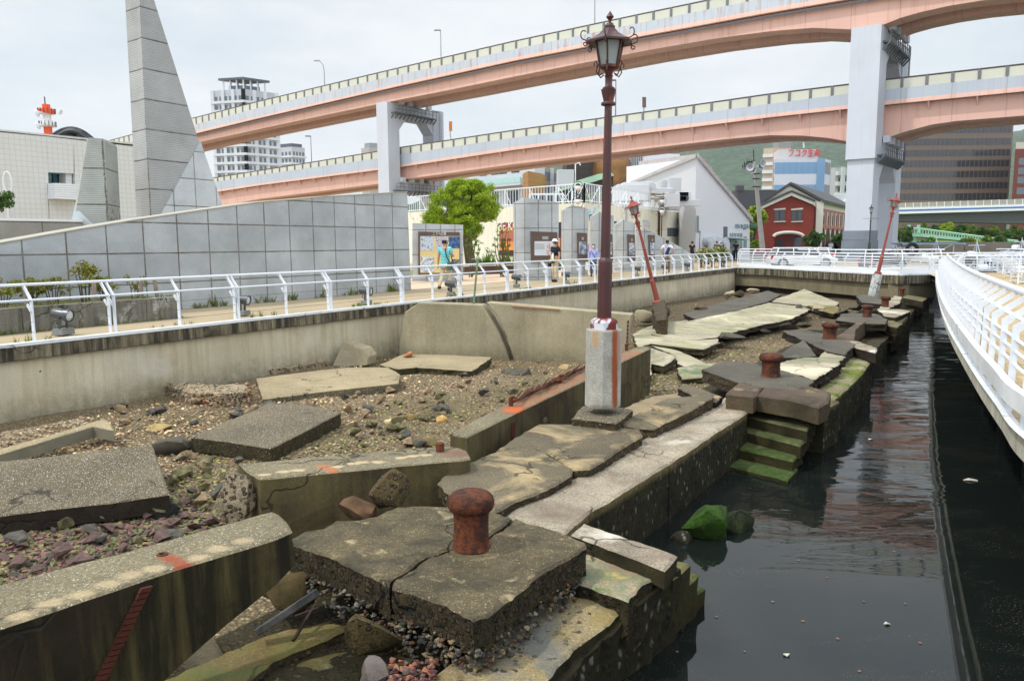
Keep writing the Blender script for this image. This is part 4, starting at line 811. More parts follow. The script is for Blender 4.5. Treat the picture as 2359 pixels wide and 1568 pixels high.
for i, b in enumerate(far_bits):
    rock_px('rubble_block', ['dark', 'mossy', 'pale', 'brown'][i % 4]+' broken block '+('close under the bridge corner' if b[1] < 695 else 'by the foot of the left leaning lamp' if b[0] < 1610 else 'in front of the broad pale slab' if b[0] < 1780 else 'in the far hole between slabs' if b[0] < 1925 else 'near the far bollards')+(' with flat top' if (i//4) % 2 else ', roughly square'), 'rubble', *b, .45+.1*(b[1] < 710), [M_dark, M_brk, M_std, M_brk_d][i % 4], seed=300+i, group='broken blocks among the far tilted slabs', n=12)
rock_px('stone', 'pale whitish boulder on the brown flat between far slabs', 'rock', 1650, 788, 1668, 800, .30, M_std, seed=60)
# far quay heaps and steps
slab('quay_block', 'pale far quay block carrying the fifth bollard', 'stone block', [(2020, 712, .93), (2048, 693, .95), (2062, 680, .95), (2078, 684, .95), (2072, 698, .93), (2044, 712, .92), (2075, 712, .90), (2098, 716, .88), (2062, 731, .88), (2040, 728, .9)], .3, [M_ledge, M_brk_d], rough=.04, step=.2, seed=80)
slab('quay_block', 'dark heaped slab with the fourth bollard', 'stone block', [(1925, 737, .92), (1940, 722, .93), (2015, 722, .95), (2045, 735, .92), (2040, 745, .92), (1990, 745, .9)], .2, [M_greyd, M_brk_d], rough=.06, step=.2, seed=81)
slab('quay_block', 'dark upper slab leaning at the foot of the far lamp', 'stone block', [(1972, 682, .95), (1990, 678, .97), (2045, 690, .95), (2030, 700, .92), (1985, 696, .93)], .2, [M_greyd, M_brk_d], rough=.05, step=.2, seed=82)
slab('quay_block', 'dark stone wall top running up from the middle steps', 'stone block', [(1922, 778, .93), (1955, 755, .95), (1985, 735, .95), (1995, 739, .95), (1972, 757, .93), (1968, 784, .92), (1940, 792, .92)], .4, [M_block, M_block], rough=.02, step=.2, seed=83)
for i, (x0, y0, x1, y1, zt, lab) in enumerate([(1999, 737, 2066, 755, .78, 'tan top step of the middle flight'), (1992, 750, 2062, 772, .56, 'second green step of the middle flight'), (1986, 768, 2055, 790, .34, 'third green step of the middle flight')]):
    a, b = P(x0, y0, zt), P(x1, y1, zt); back = Vector((KD.x, KD.y, 0))*1.5
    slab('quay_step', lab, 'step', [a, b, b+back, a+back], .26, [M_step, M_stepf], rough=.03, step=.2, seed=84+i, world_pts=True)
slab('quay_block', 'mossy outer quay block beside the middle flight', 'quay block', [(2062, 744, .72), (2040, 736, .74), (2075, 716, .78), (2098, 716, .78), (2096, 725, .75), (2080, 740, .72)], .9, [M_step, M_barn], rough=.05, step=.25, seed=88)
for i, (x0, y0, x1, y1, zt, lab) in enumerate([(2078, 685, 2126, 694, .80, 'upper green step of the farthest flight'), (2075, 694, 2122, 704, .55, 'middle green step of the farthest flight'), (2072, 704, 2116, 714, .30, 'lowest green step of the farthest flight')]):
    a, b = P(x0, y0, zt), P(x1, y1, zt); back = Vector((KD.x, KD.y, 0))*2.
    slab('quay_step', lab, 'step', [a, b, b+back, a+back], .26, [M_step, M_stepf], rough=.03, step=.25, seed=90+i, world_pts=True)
# body of the quay under all the loose pieces
slab('quay_core', 'dark core of the broken quay under the tilted paving', 'quay core', [quay(u0+1.0, -1.5, .5), quay(u0+1.0, .80, .5), quay(16, .5, .5), quay(24, .35, .45), quay(30, .1, .4), quay(30, -1.8, .35), quay(16, -1.6, .45)], .8, [M_brk, M_barn], rough=.06, step=.4, seed=95, world_pts=True)
slab('quay_core', 'low rubble core beneath the near quay ledge', 'quay core', [quay(-3.5, -1.7, .30), quay(-3.5, .0, .34), quay(u0+1, -.15, .4), quay(u0+1, -1.5, .38)], .5, [M_brk, M_barn], rough=.06, step=.3, seed=96, world_pts=True)
# ================================================================ white railings, deck, lamps, benches
M_rail = plain('white_rail', c8(222, 227, 234, .95), .4, var=.04, sc=4)
M_wire = plain('steel_wire', c8(96, 90, 86), .5, .6)
# promenade railing section in its own frame: x along, y towards the land, z up
R0 = thing('railing_section', 'white promenade railing section nearest the camera at the left edge', 'railing', (0, 0, 0), 'sections of the promenade railing')
SL = 2.785
def rail_post(x, par):
    m = MB(); m.bar((x, 0, 0), (x, 0, .70), .022, .07, up=(0, 1, 0)); m.bar((x, -.01, .68), (x, .21, .93), .022, .055, up=(0, 1, 0)); m.bar((x, 0, .47), (x, .13, .62), .02, .045, up=(0, 1, 0)); m.build('post', M_rail, par)
for x in (.05, SL/2, SL-.05): rail_post(x, R0)
MB().tube((0, .21, .95), (SL, .21, .95), .027, n=10).build('top_rail', M_rail, R0, smooth=40)
MB().tube((.02, -.01, .70), (SL-.02, -.01, .70), .019, n=8).build('middle_rail', M_rail, R0, smooth=40)
m = MB()
for zz in (.16, .33, .50): m.tube((.05, -.02, zz), (SL-.05, -.02, zz), .004, n=4)
m.build('wire', M_wire, R0)
Rt = snapshot(R0); ang = math.atan2(PD.y, PD.x)
RL = ['in front of the planter and first floodlight', 'in front of the weedy planter', 'beside the second floodlight', 'before the tiled wall middle', 'beside the third floodlight', 'at the end of the tiled wall', 'in front of the walking man in stripes', 'behind the green steel post', 'beside the first grey display slab', 'in front of the man in a white cap', 'before the second display slab', 'behind the tall red lamp', 'behind the leaning red lamp', 'in front of the man with hands on hips', 'before the low sloping display slab', 'beside the flowering shrubs', 'next to the last floodlight', 'at the bridge corner']
for k in range(-2, 16):
    u = 1.99+k*SL-SL; o = R0 if k == -2 else dup(Rt)
    p = prom(u, -.12, PZ+.0); o.location = p; o.rotation_euler = (0, 0, ang)
    i = k+2; o['label'] = 'white promenade railing section '+(RL[i] if i < len(RL) else 'at the far corner')
# floodlights on the promenade edge
M_gm = plain('gunmetal', c8(84, 88, 92), .35, .6, spec=.5); M_gbox = plain('grey_base_box', c8(140, 142, 140, .8), .7)
Mg = Mt('lamp_glass', .15, 0, .6); M_lens = Mg.done((.55, .58, .58, 1))
f0 = thing('floodlight', '', 'floodlight', (0, 0, 0), 'floodlights along the promenade edge')
MB().box((0, 0, .05), (.30, .20, .10), taper=.96).build('base_box', M_gbox, f0, bevel=.008)
m = MB(); m.box((-.085, 0, .19), (.03, .04, .2)); m.box((.085, 0, .19), (.03, .04, .2)); m.tube((-.1, 0, .28), (.1, 0, .28), .02); m.build('bracket', M_gm, f0, bevel=.004)
Mh = Matrix.Rotation(math.radians(98), 3, 'X')      # the beam axis tips over towards -y
m = MB(); m.lathe([(.06, -.17), (.085, -.15), (.092, -.08), (.09, .06), (.108, .07), (.108, .15), (.095, .15), (.09, .13)], 20, (0, 0, .33), Mh); m.build('housing', M_gm, f0, smooth=40)
MB().lathe([(.088, .128), (.06, .142), (.0, .146)], 20, (0, 0, .33), Mh).build('lens', M_lens, f0, smooth=60)
MB().path([(-.03, .05, .28), (-.02, .10, .18), (.03, .05, .12), (.05, 0, .14)], .008, 5).build('cable', plain('black_rubber', (.02, .02, .02, 1), .6), f0)
ft = snapshot(f0)
FL = [(147, 770, 'largest floodlight near the left edge of the promenade'), (560, 726, 'floodlight standing before the middle of the tiled wall'), (844, 701, 'floodlight before the right part of the tiled wall'), (1039, 680, 'floodlight at the feet of the man in stripes'), (1190, 661, 'floodlight left of the man in the white cap'), (1304, 652, 'floodlight right of the man in the white cap'), (1468, 635, 'floodlight left of the leaning red lamp'), (1531, 630, 'floodlight at the feet of the man with hands on hips'), (1583, 624, 'floodlight before the sloping display slab'), (1628, 618, 'floodlight among the flowering shrubs'), (1666, 614, 'last floodlight near the bridge corner')]
for i, (px, py, l) in enumerate(FL):
    p = P(px, py, PZ+.02); o = f0 if i == 0 else dup(ft); o.location = p; u, s = prom_uv(p.x, p.y)
    if s > -.02: o.location = prom(u, -.12, PZ+.02)
    o.rotation_euler = (0, 0, ang+.38); o['label'] = l
    q = 1.08; o.scale = (q, q, q)

# ---- right deck, its curved rail
Dk = [Vector((-3.5, .9, PZ)), Vector((1.2, 1.2, PZ)), Vector((2.9, 2.8, PZ)), Vector((3.75, 4.7, PZ)), P(2359, 990, PZ), P(2310, 928, PZ), P(2260, 862, PZ), P(2215, 793, PZ), P(2190, 750, PZ), P(2172, 706, PZ), P(2163, 668, PZ), P(2161, 640, PZ)]
def cr(pts, n):
    out = []; N = len(pts)
    for i in range(N-1):
        p0, p1, p2, p3 = pts[max(i-1, 0)], pts[i], pts[i+1], pts[min(i+2, N-1)]
        for k in range(n):
            t = k/n; out.append(.5*((2*p1)+(-p0+p2)*t+(2*p0-5*p1+4*p2-p3)*t*t+(-p0+3*p1-3*p2+p3)*t**3))
    return out+[pts[-1]]
def resample(pts, st):
    out = [pts[0].copy()]; acc = 0
    for a, b in zip(pts[:-1], pts[1:]):
        L = (b-a).length; t = st-acc
        while t <= L: out.append(a.lerp(b, t/L)); t += st
        acc = (acc+L) % st if t-st <= L else acc
        acc = L-(t-st)
    return out
edge = resample(cr(Dk, 10), .25)
def nrm_at(pts, i):
    d = (pts[min(i+1, len(pts)-1)]-pts[max(i-1, 0)]).to_2d().normalized(); return Vector((d.y, -d.x, 0))   # to the deck side (right)
dk = thing('viewing_deck', 'tan paved viewing deck on the right with white curved edge', 'deck', (12, 12, PZ))
m = MB(); N = [nrm_at(edge, i) for i in range(len(edge))]
Mdp = Mt('deck_paving', .9); base = Mdp.mix(Mdp.rng(Mdp.noise(.6, 5, .6), .3, .7), c8(204, 180, 138, .74), c8(186, 164, 128, .68))
base = Mdp.mix(.5, base, Mdp.ramp(Mdp.noise(60, 4, .8), [(.3, one(.3)), (.7, one(.8))]), 'OVERLAY')
jn = Mdp.mapv((.55, .55, .55), (0, 0, .55)); br = Mdp.new('TexBrick', {'offset': 0, 'squash': 1}, {'Vector': jn, 'Scale': 1.0, 'Mortar Size': .012, 'Brick Width': .5, 'Row Height': .5, 'Color1': one(1), 'Color2': one(.93), 'Mortar': one(.55)})
M_deck = Mdp.done(Mdp.mix(1, base, br, 'MULTIPLY'))
inner = [p+n*.02 for p, n in zip(edge, N)]
poly = inner+[Vector((21, 39.2, PZ)), Vector((60, 39.2, PZ)), Vector((60, -6, PZ)), Vector((-3.5, -6, PZ))]
m.quad(*poly); o = m.build('deck_floor', M_deck, dk)
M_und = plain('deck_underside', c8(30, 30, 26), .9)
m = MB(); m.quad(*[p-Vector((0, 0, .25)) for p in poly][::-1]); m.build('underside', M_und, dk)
m = MB()                                        # side strip, pale weathered concrete
for i in range(len(edge)-1):
    a, b = edge[i], edge[i+1]; m.quad(a-Vector((0, 0, .26)), a-Vector((0, 0, .02)), b-Vector((0, 0, .02)), b-Vector((0, 0, .26)))
m.build('deck_side', concrete('deck_side_concrete', c8(196, 192, 176, .85), c8(160, 156, 138, .8), sc=1.5, grain=.15, streak=.7, streakc=c8(120, 112, 88), bump=.3), dk)
m = MB()
for i in range(len(edge)-1):
    a, b = edge[i]+N[i]*.03, edge[i+1]+N[i+1]*.03; a0, b0_ = edge[i]-N[i]*.06, edge[i+1]-N[i+1]*.06
    m.quad(a0-Vector((0, 0, .02)), b0_-Vector((0, 0, .02)), b, a)
m.build('edge_lip', M_whiteold, dk)
m = MB()                                        # piles under the deck
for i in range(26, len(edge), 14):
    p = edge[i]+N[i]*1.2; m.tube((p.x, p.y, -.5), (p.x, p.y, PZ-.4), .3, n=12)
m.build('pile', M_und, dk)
rl = thing('deck_railing', 'white curved railing with leaning flat posts along the right deck', 'railing', (5, 9, PZ))
st_i = 22
def ribbon(m, off0, z0, off1, z1, i0=st_i):       # box section following the edge
    ring = []
    for i in range(i0, len(edge)):
        p, n = edge[i], N[i]; ring.append([p+n*off0+Vector((0, 0, z0)), p+n*off1+Vector((0, 0, z0)), p+n*off1+Vector((0, 0, z1)), p+n*off0+Vector((0, 0, z1))])
    vs = [v for r in ring for v in r]; fs = [(4*i+k, 4*i+(k+1) % 4, 4*i+4+(k+1) % 4, 4*i+4+k) for i in range(len(ring)-1) for k in range(4)]
    m.add(vs, fs+[(3, 2, 1, 0), tuple(range(len(vs)-4, len(vs)))])
m = MB(); ribbon(m, -.11, .19, -.035, .35); m.build('outer_beam', M_whiteold, rl)
m = MB(); m.path([edge[i]+N[i]*.06+Vector((0, 0, .11)) for i in range(st_i, len(edge))], .022, 7); m.build('outer_pipe', M_rail, rl, smooth=50)
m = MB(); m.path([edge[i]+N[i]*.30+Vector((0, 0, 1.02)) for i in range(st_i, len(edge))], .042, 9); m.build('top_rail', M_rail, rl, smooth=50)
for zz, of in ((.82, .12), (.68, .02), (.57, .02), (.45, .02)):
    m = MB(); m.path([edge[i]+N[i]*of+Vector((0, 0, zz)) for i in range(st_i, len(edge))], .017 if zz < .8 else .024, 6); m.build('middle_rail', M_rail, rl, smooth=50)
for i in range(st_i+1, len(edge), 3):
    p, n = edge[i], N[i]; m = MB(); f = lambda o_, z_: p+n*o_+Vector((0, 0, z_)); d = Vector((-n.y, n.x, 0)); w_ = .011
    for A_, B_ in (((-.05, .0), (.0, .80)), ):
        m.prism([f(-.03, -.01)-d*w_, f(.025, -.01)-d*w_, f(.04, .75)-d*w_, f(.33, .98)-d*w_, f(.30, 1.02)-d*w_, f(-.02, .80)-d*w_], d*2*w_)
    m.build('post', M_rail, rl)


# railing of the bridge and beyond (horizontal bars)
def bar_rail(label, pts, h=.95, nb=6, st=2.4, lean=.22, side=1, beam=True, name='bridge_railing', r=.02):
    t = thing(name, label, 'railing', pts[0]); P_ = [Vector(p) for p in pts]
    def offs(k, o_):
        d = (P_[min(k+1, len(P_)-1)]-P_[max(k-1, 0)]).to_2d().normalized(); return Vector((-d.y, d.x, 0))*o_*side
    m = MB(); m.path([p+offs(k, lean)+Vector((0, 0, h)) for k, p in enumerate(P_)], r*1.7, 7); m.build('top_rail', M_rail, t)
    m = MB(); m.path([p+offs(k, lean*.45)+Vector((0, 0, h*.84)) for k, p in enumerate(P_)], r*1.2, 6)
    for j in range(nb-2):
        zz = .30+(h*.70-.30)*j/max(1, nb-3); m.path([p+Vector((0, 0, zz)) for p in P_], r*.8, 5)
    m.build('bar', M_rail, t)
    if beam: m = MB(); [m.bar(a+Vector((0, 0, .14)), b+Vector((0, 0, .14)), .08, .16) for a, b in zip(P_[:-1], P_[1:])]; m.build('kerb_beam', M_rail, t)
    q = resample(P_, st)
    for k in range(len(q)):
        o_ = offs(min(int(k*len(P_)/max(1, len(q))), len(P_)-1), lean); m = MB(); m.bar(q[k], q[k]+Vector((0, 0, h*.72)), .03, .08); m.bar(q[k]+Vector((0, 0, h*.7)), q[k]+o_+Vector((0, 0, h)), .03, .07); m.build('post', M_rail, t)
    return t
bp = [p+Vector((0, 0, 0)) for p in bridge]
bar_rail('white barred railing along the bridge side behind the far lamp', [bp[0]+Vector((.3, .1, 0))]+[p+Vector((0, .12, 0)) for p in bp[1:]], 1.0, 7, 2.0)
bar_rail('white railing on the land side of the bridge, before the parked cars', [Q(1700, 580, 54).xy.to_3d()+Vector((0, 0, PZ)), Q(1850, 580, 46.5).xy.to_3d()+Vector((0, 0, PZ)), Q(2000, 580, 42.5).xy.to_3d()+Vector((0, 0, PZ)), Q(2180, 580, 42).xy.to_3d()+Vector((0, 0, PZ))], 1.15, 6, 2.0)
bar_rail('white railing at the far end of the right deck facing the boats', [Vector((21.2, 39.0, PZ)), Vector((26, 39.0, PZ)), Vector((32, 38.8, PZ)), Vector((40, 38.8, PZ))], 1.0, 6, 2.2, beam=False)
bar_rail('curved white inner railing where the deck turns toward the bridge', [P(2200, 640, PZ), P(2212, 628, PZ), P(2222, 618, PZ)], 1.0, 6, 1.6, beam=True, side=-1)
# rows of white seats at the right
b0s = thing('bench', '', 'seat', (0, 0, 0), 'white slatted seats on the right deck')
m = MB(); [m.box((0, y, .44), (1.6, .07, .03)) for y in (-.2, -.1, 0, .1, .2)]; m.build('seat', M_rail, b0s)
m = MB(); [m.box((0, .27+.03*k, .56+.1*k), (1.6, .02, .06)) for k in range(4)]; m.build('backrest', M_rail, b0s)
for x in (-.75, .75):
    m = MB(); m.box((x, -.18, .22), (.05, .05, .44)); m.box((x, .22, .45), (.05, .05, .9)); m.box((x, 0, .08), (.05, .42, .04)); m.box((x, 0, .62), (.05, .45, .04)); m.build('leg', M_rail, b0s)
stt = snapshot(b0s)
SE = [(2352, 652, 'white deck seat nearest the camera at the right edge'), (2335, 640, 'second white deck seat from the right edge'), (2316, 630, 'third white deck seat before the boats'), (2302, 624, 'fourth white deck seat before the boats'), (2345, 622, 'white deck seat in the rear row at the right edge'), (2285, 618, 'leftmost white deck seat near the far railing')]
for i, (px, py, l) in enumerate(SE):
    o = b0s if i == 0 else dup(stt); o.location = P(px, py, PZ+.004); o.rotation_euler = (0, 0, 1.15); o['label'] = l

# ---------------------------------------------------------------- red harbour lamps
M_red = Mt('worn_red_paint', .45, 0, .5); cc = M_red.mix(M_red.rng(M_red.noise(2, 5, .65), .35, .65), c8(96, 44, 42, .6), c8(76, 38, 38, .6))
cc = M_red.mix(M_red.rng(M_red.noise(5, 6, .7, v=M_red.mapv((1, 1, .35))), .60, .68, 0, .9), cc, c8(150, 66, 48)); cc = M_red.mix(M_red.rng(M_red.noise(9, 5, .75), .70, .74), cc, c8(176, 168, 172)); M_red = M_red.done(cc)
M_red2 = Mt('faded_red_paint', .6, 0, .4); cc = M_red2.mix(M_red2.rng(M_red2.noise(1.4, 5, .65), .35, .65), c8(150, 70, 56, .95), c8(128, 62, 52, .9)); cc = M_red2.mix(M_red2.rng(M_red2.noise(6, 5, .75), .66, .72), cc, c8(190, 176, 172)); M_red2 = M_red2.done(cc)
M_redchip = concrete('chipped_red_paint', c8(120, 54, 50, .9), c8(96, 42, 42, .9), sc=4, grain=.1, patch=[(c8(180, 182, 190), 4.0, .50, .54, .95), (c8(150, 66, 44), 7, .6, .64, .8)], bump=.3)
M_plinth = concrete('white_plinth', c8(196, 194, 186, .66), c8(164, 160, 146, .6), sc=3, grain=.3, bump=.3, cracks=0)
Gl = Mt('frosted_lamp_glass', .25, 0, .5); M_fglass = Gl.done(c8(150, 160, 158, .9))
def red_lamp(label, base, axis, scale, plinth_h, rot, mat, chipm, name='harbour_lamp', plinth=None):
    """axis: up direction; base: foot of the red pedestal"""
    t = thing(name, label, 'street lamp', (0, 0, 0))
    t.rotation_mode = 'QUATERNION'
    def part(nm, m, mt_, par=t, smooth=None, bevel=0): return m.build(nm, mt_, par, org=(0, 0, 0), smooth=smooth, bevel=bevel)
    O8 = math.pi/8
    if plinth:
        w0 = .262; m = MB().lathe([(w0*1.0, -plinth_h), (w0, -.02), (w0*.96, 0), (w0*.5, 0)], 8, ph=O8); part('plinth', m, plinth)
    m = MB().lathe([(.200, 0), (.198, .10), (.185, .125), (.17, .14), (.13, .16)], 8, ph=O8); part('pedestal', m, chipm)
    m = MB().lathe([(.103, .155), (.100, .9), (.098, .97), (.088, 1.00), (.072, 1.03)], 8, ph=O8); part('lower_shaft', m, mat)
    m = MB().lathe([(.072, 1.025), (.052, 3.17)], 8, ph=O8); part('upper_shaft', m, mat)
    m = MB().lathe([(.055, 3.155), (.10, 3.165), (.105, 3.185), (.095, 3.205), (.062, 3.215)], 16)
    m.lathe([(.062, 3.21), (.072, 3.215), (.115, 3.375), (.08, 3.38)], 6); m.lathe([(.085, 3.375), (.088, 3.40), (.06, 3.42), (.05, 3.44), (.052, 3.55), (.064, 3.565), (.05, 3.58), (.055, 3.60), (.085, 3.66), (.09, 3.68)], 16)
    part('collar', m, mat, smooth=40)
    H0, H1, H2 = 3.68, 4.03, 4.20; R1, R2, R3 = .135, .205, .345
    m = MB().lathe([(.10, H0-.03), (R1+.01, H0-.01), (R1+.015, H0+.02), (R1-.01, H0+.03)], 6)
    for k in range(6):
        a = math.pi/3*k; m.bar((R1*math.cos(a), R1*math.sin(a), H0), (R2*math.cos(a), R2*math.sin(a), H1), .022, .022, up=(math.cos(a), math.sin(a), 0))
    part('lantern_frame', m, mat)
    m = MB().lathe([((R1-.012)*.98, H0+.01), ((R2-.012)*.98, H1)], 6); part('glass', m, M_fglass)
    m = MB().lathe([(R2-.03, H1-.015), (R3, H1-.03), (R3, H1-.005), (.245, H1+.04), (.15, H1+.10), (.085, H1+.17), (.07, H1+.175)], 6); part('roof', m, mat)
    m = MB().lathe([(.072, H2-.005), (.075, H2+.03), (.055, H2+.05), (.05, H2+.07), (.02, H2+.085), (.018, H2+.11), (.055, H2+.155), (.05, H2+.165), (.004, H2+.235)], 12); part('finial', m, mat, smooth=45)
    for k in range(6):                                        # scrolls at the eave corners and beneath
        a = math.pi/3*k; e = Vector((math.cos(a), math.sin(a), 0)); m = MB()
        m.path([e*(R3-.01)+Vector((0, 0, H1-.01))]+[e*(R3+.035+.045*math.sin(q))+Vector((0, 0, H1+.06-.06*math.cos(q))) for q in [i*.55 for i in range(8)]], .009, 5)
        m.path([e*(R3-.02)+Vector((0, 0, H1-.02))]+[e*(R3+.01+.03*math.cos(q))+Vector((0, 0, H1-.05-.035*math.sin(q))) for q in [i*.7 for i in range(7)]], .009, 5)
        m.build('eave_scroll', mat, t, org=(0, 0, 0)); m = MB(); m.path([e*.09+Vector((0, 0, H0-.09)), e*.15+Vector((0, 0, H0-.12)), e*.19+Vector((0, 0, H0-.06)), e*.165+Vector((0, 0, H0+.02)), e*.20+Vector((0, 0, H0+.07)), e*.225+Vector((0, 0, H0+.04)), e*.215+Vector((0, 0, H0+.01))], .010, 5)
        m.build('scroll', mat, t, org=(0, 0, 0))
    t.location = base; t.scale = (scale,)*3
    t.rotation_quaternion = Vector((0, 0, 1)).rotation_difference(Vector(axis)) @ Matrix.Rotation(rot, 3, 'Z').to_quaternion()
    return t
def lamp_between(label, foot_px, top_px, Y, total, **k):
    a = Q(*foot_px, Y); b = Q(*top_px, Y+k.pop('dy', 0)); L = (b-a).length; return red_lamp(label, a, (b-a).normalized(), L/total, **k)
YL = P(1390, 948, .93).y; addp = add_spots(M_plinth, [(Q(1417, y, YL-.2), (.055, .3, .25), c8(140, 72, 38), .9) for y in (775, 800, 825, 850, 875, 900, 925)]+[(Q(1372, 780, YL-.2), (.05, .3, .16), c8(176, 140, 96), .8), (Q(1385, 940, YL-.2), (.2, .3, .06), c8(120, 112, 96), .9), (Q(1427, 800, YL-.2), (.05, .3, .3), c8(170, 120, 100), .8)], nz=.35, nsc=5)
lamp_between('tall upright red harbour lamp on a rust streaked white plinth', (1391.5, 757), (1405.5, 26), YL, 4.435, plinth_h=1.12/ .985, rot=.25, mat=M_red, chipm=M_redchip, plinth=M_plinth)
l2 = lamp_between('red harbour lamp leaning left behind the far slabs', (1516, 700), (1453, 451), 31.5, 4.435, plinth_h=.1, rot=.1, mat=M_red2, chipm=M_red2)
slab('lamp_footing', 'broken concrete footing of the left leaning lamp', 'footing', [(1503, 702, .95), (1525, 690, 1.05), (1532, 692, 1.05), (1538, 735, .95), (1512, 738, .9)], .6, [M_brk, M_brk], rough=.05, step=.2, seed=101)
a_ = Q(2014, 632, 33.5); foot = Q(1999, 684, 33.3)
l3 = lamp_between('red harbour lamp leaning right on a tilted white plinth', (2022, 632), (2066.5, 445), 33.5, 4.435, plinth_h=1.35, rot=.4, mat=M_red2, chipm=M_red2, plinth=concrete('clean_plinth', c8(200, 204, 206, .86), c8(178, 180, 176, .8), sc=1, grain=.2, moss=(.6, 1.1, .2), mossc=c8(80, 78, 56), bump=.3))

# black and green street lamps of the far quay
M_blk2 = plain('dark_green_iron', c8(34, 46, 42), .5, .2, spec=.5)
def iron_lamp(label, px, ybase, ytop, Y, arms=0):
    t = thing('street_lamp', label, 'street lamp', Q(px, ybase, Y)); h = (ybase-ytop)*Y/F; k = h/3.4; b = Q(px, ybase, Y)
    MB().lathe([(.16*k, 0), (.16*k, .08*k), (.11*k, .12*k), (.09*k, .7*k), (.05*k, .8*k), (.04*k, 2.2*k), (.08*k, 2.25*k), (.035*k, 2.3*k), (.035*k, 2.75*k), (.10*k, 2.85*k)], 12, b).build('post', M_blk2, t, smooth=40)
    MB().lathe([(.07*k, 2.85*k), (.14*k, 3.12*k)], 8, b).build('glass', M_fglass, t)
    MB().lathe([(.2*k, 3.12*k), (.1*k, 3.2*k), (.04*k, 3.24*k), (.03*k, 3.3*k), (.008*k, 3.42*k)], 8, b).build('roof', M_blk2, t)
    if arms: m = MB(); m.tube(b+Vector((-arms*k, 0, 2.42*k)), b+Vector((arms*k, 0, 2.42*k)), .012*k); m.build('crossbar', M_blk2, t)
    return t
iron_lamp('black street lamp with a crossbar before the broad white pier', 2002, 583, 473, 60, .58)
iron_lamp('black street lamp right of the white pier among the trees', 2077, 574, 518, 84)
iron_lamp('black street lamp before the green footbridge end', 2099, 574, 527, 88)
iron_lamp('slim black street lamp behind the boats', 2222, 577, 541, 86)
iron_lamp('black street lamp before the door of the white sloped building', 1611, 588, 531, 62)
iron_lamp('black street lamp at the right corner of the white sloped building', 1707, 574, 536, 78)
def globe_lamp(label, px, ybase, ytop, Y):
    b = Q(px, ybase, Y); t = thing('globe_lamp', label, 'street lamp', b); h = (ybase-ytop)*Y/F; k = h/5.2
    MB().lathe([(.09*k, 0), (.06*k, .3*k), (.045*k, 3.3*k), (.05*k, 3.5*k)], 10, b).build('post', M_blk2, t, smooth=40)
    for zz in (3.85, 4.72):
        c = b+Vector((0, 0, zz*k)); MB().lathe([(.06*k, -.2*k), (.19*k, -.08*k), (.2*k, .05*k), (.14*k, .16*k)], 12, c).build('globe', plain('globe_glass', c8(225, 214, 210), .3), t, smooth=60)
        MB().lathe([(.17*k, .14*k), (.15*k, .24*k), (.03*k, .3*k)], 12, c).build('cap', M_blk2, t, smooth=50)
        m = MB(); m.path([c+Vector((.36*k*math.cos(a), 0, .42*k*math.sin(a))) for a in [i*2*math.pi/20 for i in range(21)]], .022*k, 5); m.build('hoop', M_blk2, t)
    m = MB(); m.tube(b+Vector((-.5*k, 0, 2.3*k)), b+Vector((.5*k, 0, 2.3*k)), .012*k); m.build('crossbar', M_blk2, t)
globe_lamp('double globe lamp in front of the rooftop machinery', 1523, 590, 454, 50)
globe_lamp('double globe lamp rising behind the second grey display slab', 1331, 600, 420, 46)
b = Q(25, 507, 30); t = thing('oval_lamp', 'white lamp with an oval hoop at the left edge', 'street lamp', b)
MB().lathe([(.16, 0), (.1, .05), (.085, .9), (.12, .92), (.07, 1.0)], 12, b-Vector((0, 0, .1))).build('post', M_white, t, smooth=40)
m = MB(); c = b+Vector((0, 0, 1.4)); m.path([c+Vector((.16*math.cos(a), 0, .42*math.sin(a))) for a in [i*2*math.pi/20 for i in range(21)]], .03, 6); m.build('hoop', M_white, t)
